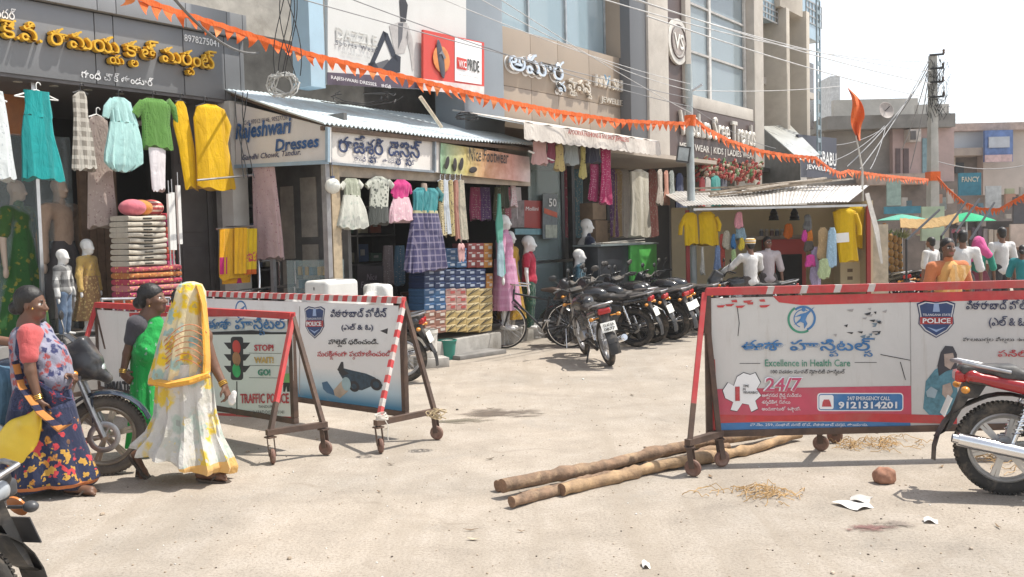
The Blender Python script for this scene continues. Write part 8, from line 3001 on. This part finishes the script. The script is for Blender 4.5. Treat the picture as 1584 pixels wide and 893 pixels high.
P.sandal(j(101, 757, -.10), j(154, 765, -.12))
P.sandal(j(52, 748, .10), j(100, 755, .10))
B = Blob(.009)
cor = cloth((.50, .10, .10))
B.cap(tuple(sh1 + V((.0, .02, 0))), tuple(sh1.lerp(e1, .62)), .066, .060, .03)
B.cap(tuple(sh2), tuple(sh2.lerp(e2, .6)), .062, .055, .03)
B.cap(tuple(sh1 + V((0, .05, -.02))), tuple(sh2 + V((0, 0, -.02))), .075, .07, .05)
B.cap(tuple(j(44, 525)), tuple(j(47, 565)), .115, .115, .05)
B.build('blouse', cor, P.T, wobble=(.003, 60))
FLW = cloth((.022, .028, .065), (.42, .04, .05), 'floral', 13, .30, (.50, .22, .04), band=[(.10, .36, (.46, .26, .05), 15, .58), (.16, .46, (.48, .05, .06), 11, .60), (.075, .10, (.45, .15, .05)), (.0, .075, (.015, .018, .04)), (.62, 1.2, (.04, .05, .11), 90, .48)])
UPP = cloth((.26, .26, .33), (.035, .04, .11), 'floral', 20, .55, (.36, .08, .08))
P.skirt('saree_skirt', FLW, [(590, 28, 102, .17), (612, 20, 110, .19), (640, 14, 117, .21), (680, 8, 128, .23), (715, 2, 142, .25), (738, -4, 153, .27), (748, 4, 148, .25)], 8, .06, seed=1)
B = Blob(.011)
B.cap(tuple(j(46, 528)), tuple(j(58, 600)), .135, .165, .06)
B.ell(tuple(j(76, 556, 0)), (.13, .14, .14), .06)
B.ell(tuple(j(88, 585, .0)), (.11, .16, .12), .06)
B.cap(tuple(j(62, 512, .13)), tuple(j(84, 560, .06)), .075, .10, .05)
B.build('saree_wrap', UPP, P.T, wobble=(.006, 42))
P.drape('saree_pallu', FLW, [((22, 508, .06), (40, 512, -.17)), ((17, 540, .06), (38, 545, -.17)), ((20, 575, .05), (60, 590, -.19)), ((30, 605, 0), (100, 615, -.2)), ((34, 650, -.1), (112, 618, -.15))], 9, .01)
P.drape('saree_border', cloth((.50, .20, .05), (.02, .02, .05), 'stripe', 60, .4), [((22, 560, -.14), (28, 557, -.16)), ((32, 600, -.20), (38, 596, -.21)), ((60, 640, -.23), (66, 634, -.24)), ((92, 668, -.24), (98, 660, -.24)), ((112, 655, -.2), (116, 646, -.2))], 5, .004)
P.bangle(w1.lerp(e1, .12), w1, .031)
P.bangle(w2.lerp(e2, .12), w2, .029)
MB().sphere(j(50, 478, -.077), .007, 8, 6).build('earring', GLD, P.T)
T = thing('carry_bag', 'bright yellow plastic carrier bag held by the woman in the dark saree', 'bag', j(40, 710, -.24) + P.O)
o = T.location
k = lambda x, y, d=0: V(D(x, y, P.Y - .22 + d)) - o
B = Blob(.011)
B.ell(tuple(k(30, 680)), (.135, .05, .16), .05, 0, np.array(Euler((0, .45, 0)).to_matrix()))
B.ell(tuple(k(18, 694)), (.13, .055, .11), .05, 0, np.array(Euler((0, .45, 0)).to_matrix()))
B.cap(tuple(k(48, 655)), tuple(k(58, 640)), .07, .03, .05)
B.build('bag', mat((.72, .50, .04), .35, 0, .08, 6, .3, 14), T, wobble=(.009, 34))
MB().tube([k(52, 650), k(56, 634), k(64, 630), k(67, 640), k(60, 655)], .008, 6).build('handles', mat((.72, .50, .04), .35), T)
# ---- woman with the yellow flowered veil
P = Pose('woman veiled in a white and yellow flowered saree, seen from behind mid stride', 298, 745, 7.08)
j = P.j
B = Blob(.009)
hc = j(292, 470)
head(B, hc, R(25), 1.0, False)
B.cap(tuple(j(288, 500)), tuple(j(286, 590)), .09, .13, .05)
B.cap(tuple(j(262, 520, .05)), tuple(j(316, 520, .05)), .06, .06, .04)
e2, w2 = j(331, 566, .04), j(347, 597, -.0)
B.cap(tuple(j(316, 522, .05)), tuple(e2), .047, .037, .02)
B.cap(tuple(e2), tuple(w2), .037, .025, .015)
hand(B, w2, (.35, 0, -1), (-1, .2, 0), .95, 1, .7)
a1, t1 = j(316, 727, -.05), j(352, 741, -.07)
a2, t2 = j(209, 705, .14), j(226, 744, .13)
for hp, kn, an in ((j(296, 610, -.06), j(316, 672, -.06), a1), (j(276, 610, .06), j(262, 672, .1), a2)):
 B.cap(tuple(hp), tuple(kn), .085, .055, .03)
 B.cap(tuple(kn), tuple(an), .055, .033, .02)
foot(B, a1, t1)
B.cap(tuple(a2), tuple(a2.lerp(t2, .7)), .032, .036, .02)
B.cap(tuple(a2.lerp(t2, .7)), tuple(t2), .036, .03, .02)
B.build('body', [SK1], P.T)
hair_short(hc, R(25), 1.0, 'hair', P.T, m_hair())
P.sandal(j(305, 735, -.05), j(357, 742, -.07))
P.sandal(j(196, 706, .12), j(229, 749, .12))
YW = cloth((.62, .60, .56), (.68, .46, .02), 'floral', 9, .42, (.20, .42, .46))
YV = cloth((.68, .58, .36), (.74, .50, .03), 'floral', 11, .55, (.32, .46, .42))
OR = cloth((.72, .36, .05))
P.skirt('saree_skirt', cloth((.56, .54, .50), (.64, .46, .06), 'floral', 7, .52, (.40, .46, .40), band=[(-.2, .16, (.66, .40, .14)), (.16, 1.2, (.50, .48, .42), 9, .56)]), [(560, 248, 324, .17), (600, 243, 328, .18), (640, 241, 333, .19), (675, 230, 342, .21), (705, 210, 356, .25), (722, 208, 361, .26), (731, 213, 358, .25)], 12, .12, seed=4, lift=(-42, .35))
0 and P.drape('saree_flow', cloth((.66, .54, .40), (.70, .48, .08), 'floral', 9, .4), [((232, 640, .05), (262, 650, -.1)), ((216, 690, .08), (250, 690, -.1)), ((205, 708, .1), (238, 712, -.05))], 7, .012)
P.skirt('veil', YV, [(436, 288, 300, .05), (440, 277, 312, .09), (452, 270, 318, .115), (475, 265, 319, .125), (500, 256, 321, .14), (530, 247, 323, .16), (560, 240, 325, .17), (580, 234, 325, .17), (592, 233, 322, .15)], 9, .085, seed=2, hem=.03)
P.drape('veil_border', OR, [((304, 440, -.06), (312, 443, -.05)), ((312, 470, -.10), (319, 470, -.04)), ((314, 510, -.12), (323, 510, -.05)), ((316, 550, -.13), (325, 550, -.06)), ((314, 578, -.13), (325, 576, -.06))], 5, .003)
P.drape('veil_hem', OR, [((232, 585, -.10), (234, 595, -.11)), ((262, 590, -.19), (263, 600, -.19)), ((295, 584, -.20), (297, 594, -.20)), ((325, 574, -.10), (326, 583, -.10))], 4, .003)
STR = cloth((.52, .20, .10))
for q in range(7):
 pts = []
 for t in range(12):
  u_ = t / 11
  x, y = 254 + 66 * u_ - q * 1.5, 528 + q * 9 - 26 * math.sin(u_ * 2.6)
  dx = (x - 284) / 44
  pts.append(j(x, y, -.185 * math.sqrt(max(.05, 1 - dx * dx))))
 MB().tube(pts, .0035, 5).build('veil_stripe', STR, P.T)
P.bangle(w2.lerp(e2, .12), w2, .030)
T = thing('handkerchief', 'small white handkerchief gripped by the veiled woman', 'cloth', j(359, 625, -.02) + P.O)
B = Blob(.006)
B.ell((0, 0, .03), (.03, .025, .04), .02)
B.ell((.015, 0, .07), (.02, .02, .03), .02)
B.build('cloth', cloth((.68, .66, .64)), T, wobble=(.004, 90))
# ---- woman in green
P = Pose('woman in a bright green saree and grey blouse glancing towards the veiled woman', 228, 690, 8.05)
j = P.j
B = Blob(.009)
hc = j(237, 464)
head(B, hc, R(-8), 1.05, pitch=.15)
B.cap(tuple(j(229, 490)), tuple(j(228, 585)), .075, .12, .05)
sh1, sh2 = j(210, 500, -.08), j(240, 500, .12)
B.cap(tuple(sh1), tuple(sh2), .055, .05, .04)
e1, w1 = j(197, 547, -.10), j(190, 578, -.14)
B.cap(tuple(sh1), tuple(e1), .046, .037, .02)
B.cap(tuple(e1), tuple(w1), .037, .025, .015)
hand(B, w1, (.75, -.1, -.7), (.2, .9, -.2), .95, -1, .6)
e2, w2 = j(252, 545, .1), j(262, 575, 0)
B.cap(tuple(sh2), tuple(e2), .045, .036, .02)
B.cap(tuple(e2), tuple(w2), .036, .026, .015)
hand(B, w2, (.5, -.2, -.8), (-.8, .3, 0), .95, 1, .6)
for hp, kn, an, to in ((j(222, 600, -.06), j(222, 645, -.08), j(216, 686, -.05), j(238, 692, -.07)), (j(236, 600, .06), j(240, 645, .02), j(246, 684, .06), j(266, 690, .05))):
 B.cap(tuple(hp), tuple(kn), .08, .055, .03)
 B.cap(tuple(kn), tuple(an), .055, .033, .02)
 foot(B, an, to)
B.build('body', BODYM(SK1), P.T)
hair_bun(hc, R(-8), 1.07, P.T, m_hair(), .007)
B = Blob(.009)
gy = cloth((.07, .065, .075))
B.cap(tuple(sh1), tuple(sh1.lerp(e1, .55)), .066, .058, .03)
B.cap(tuple(sh2), tuple(sh2.lerp(e2, .55)), .06, .055, .03)
B.cap(tuple(sh1 + V((.02, 0, -.02))), tuple(sh2), .07, .06, .05)
B.cap(tuple(j(226, 512)), tuple(j(226, 545)), .105, .11, .05)
B.build('blouse', gy, P.T)
GS = cloth((.02, .34, .07), (.25, .38, .30), 'floral', 20, .22, (.02, .22, .05))
P.skirt('saree_skirt', GS, [(548, 207, 248, .13), (580, 204, 252, .16), (620, 203, 256, .18), (660, 200, 260, .2), (686, 197, 264, .21)], 9, .06, seed=3)
B = Blob(.011)
B.cap(tuple(j(240, 500, -.02)), tuple(j(228, 545, -.08)), .07, .11, .05)
B.cap(tuple(j(228, 530)), tuple(j(228, 585)), .13, .14, .05)
B.build('saree_wrap', GS, P.T, wobble=(.007, 45))
P.bangle(w1.lerp(e1, .12), w1, .031)
MB().sphere(j(231, 474, -.08), .008, 8, 6).build('earring', GLD, P.T)
# ---- rider at the picture's edge
P = Pose('rider in blue jeans seated on the black motorcycle, cut off by the picture edge', -40, 735, 7.3)
j = P.j
B = Blob(.012)
head(B, j(-62, 440), R(0), 1.0)
B.cap(tuple(j(-66, 475)), tuple(j(-62, 540)), .12, .12, .05)
for sy in (-1, 1):
 B.cap(tuple(j(-64, 490, sy * .17)), tuple(j(-20, 525, sy * .22)), .05, .04, .02)
 B.cap(tuple(j(-20, 525, sy * .22)), tuple(j(40, 532, sy * .26)), .04, .028, .02)
 B.cap(tuple(j(-60, 560, sy * .1)), tuple(j(14, 588, sy * .22)), .08, .06, .03)
 B.cap(tuple(j(14, 588, sy * .22)), tuple(j(-10, 670, sy * .2)), .06, .04, .02)
 B.cap(tuple(j(-10, 680, sy * .2)), tuple(j(22, 690, sy * .2)), .04, .032, .02)
B.build('body', BODYM(SK2), P.T)
hair_short(j(-62, 440), 0, 1.0, 'hair', P.T, m_hair())
B = Blob(.012)
for sy in (-1, 1):
 B.cap(tuple(j(-60, 560, sy * .1)), tuple(j(14, 588, sy * .22)), .10, .085, .03)
 B.cap(tuple(j(14, 588, sy * .22)), tuple(j(-8, 664, sy * .2)), .085, .07, .03)
B.build('jeans', cloth((.06, .13, .20), (.08, .16, .24), 'vstripe', 90, .3), P.T, wobble=(.006, 40))
B = Blob(.013)
B.cap(tuple(j(-66, 485)), tuple(j(-62, 545)), .15, .15, .05)
for sy in (-1, 1):
 B.cap(tuple(j(-64, 490, sy * .15)), tuple(j(-24, 524, sy * .22)), .07, .06, .03)
B.build('shirt', cloth((.30, .32, .36)), P.T, wobble=(.006, 40))
# ---- people at the kiosk and in the far crowd
def stand(label, px, Y, h, rz, **k):
 p = D(px, 450, Y)
 return figure('person', label, 'person', (p.x, Y, 0), rz, h, vox=k.pop('vox', .014), **k)
WS = cloth((.60, .59, .58))
BR = cloth((.10, .085, .08))
stand('man in a pinkish grey shirt smiling out of the kiosk', 1188, 17.75, 1.62, .15, shirt=cloth((.50, .44, .45)), pants=BR, sleeve=.9, shoes=SAND, skin=SK2)
T = stand('man in a white shirt and embroidered cap bending to the handlebar at the kiosk', 1161, 17.0, 1.60, R(200), shirt=WS, pants=BR, sleeve=1.6, shoes=SAND, skin=SK2, arms={1: ((.30, -.12, 1.12), (.42, -.34, .98)), -1: ((-.26, -.08, 1.08), (-.22, -.32, .98))})
hz = 1.60 - .122 * .134 * 1.60 / .235
MB().lathe([(.088, .02), (.094, .07), (.088, .10), (.06, .115), (.01, .118)], (0, .01, hz), 18).build('cap', cloth((.62, .38, .10), (.66, .62, .55), 'stripe', 130, .2), T)
T = stand('woman in an orange saree facing us over the long barricade', 1466, 11.0, 1.60, .1, shirt=cloth((.50, .17, .07)), sleeve=.6, skirt=cloth((.62, .33, .10)), hair='bun', skin=SK1, vox=.011, skirt_rows=[(.62, .095, .08), (.5, .125, .1), (.3, .15, .12), (.06, .17, .14)])
g = []
for i in range(10):
 t = i / 9
 g.append([(.19 - .30 * t - .12 * k / 6 * (1 - t) - .10 * k / 6, -.135 - .05 * math.sin(math.pi * (t * .7 + .15)) + .008 * math.sin(k * 2.3), 1.29 - .48 * t + .02 * k / 6 + .06 * k / 6 * t) for k in range(7)])
MB().sheet(g, .012).build('pallu', cloth((.66, .36, .12), (.66, .42, .2), 'vstripe', 60, .4), T)
B = Blob(.012)
B.cap((0, -.01, 1.22), (0, -.01, .98), .135, .145, .05)
B.build('saree_wrap', cloth((.64, .35, .12)), T, wobble=(.006, 40))
stand('man in a white shirt seen from behind, walking off along the street', 1549, 18.3, 1.68, R(185), shirt=WS, pants=cloth((.05, .05, .055)), sleeve=.8, shoes=SAND, skin=SK2)
stand('man in a white shirt behind the woman in orange, farther up the street', 1489, 15.5, 1.66, R(165), shirt=WS, pants=BR, sleeve=.8, skin=SK2)
stand('person in a pale shirt half hidden behind the woman in orange', 1440, 19.0, 1.52, R(215), shirt=cloth((.58, .57, .56)), pants=BR, sleeve=.8, skin=SK2)
T = stand('woman with a pink scarf over her head and a green top in the crowd', 1514, 17.6, 1.52, R(150), shirt=cloth((.03, .24, .17)), sleeve=.8, skirt=cloth((.2, .05, .07)), skin=SK1, hair='bun')
B = Blob(.012)
B.ell((0, .02, 1.43), (.10, .115, .11), .02)
B.cap((0, .05, 1.36), (.12, .08, 1.16), .10, .09, .06)
B.cap((-.05, .05, 1.3), (-.16, .04, 1.2), .10, .07, .06)
B.build('scarf', cloth((.62, .10, .28)), T, wobble=(.006, 40))
T = stand('man with a pink cap worn low among the crowd', 1479, 22.0, 1.62, R(150), shirt=cloth((.3, .28, .26)), pants=BR, sleeve=.8, skin=SK2)
MB().lathe([(.09, .02), (.096, .07), (.08, .11), (.01, .125)], (0, .01, 1.55), 16).build('cap', cloth((.62, .2, .3)), T)
stand('person in a turquoise top at the far side of the crowd', 1582, 16.5, 1.38, R(140), shirt=cloth((.03, .22, .24)), pants=BR, sleeve=.8, skin=SK1, hair='bun')
# ================================================================== dusty air
hm = bpy.data.materials.new('dusty_air')
hm.use_nodes = True
hn = hm.node_tree
hn.nodes.remove(hn.nodes['Principled BSDF'])
pv = hn.nodes.new('ShaderNodeVolumePrincipled')
pv.inputs['Color'].default_value = (.99, .985, .97, 1)
pv.inputs['Density'].default_value = 0.0009
hn.links.new(pv.outputs[0], hn.nodes['Material Output'].inputs['Volume'])
tag(MB().bb((-225, -65, -1.0), (225, 405, 15.5)).build('haze', hm, smooth=False, sharp=0), 'thin dusty haze over the street', 'haze', None, 'stuff')
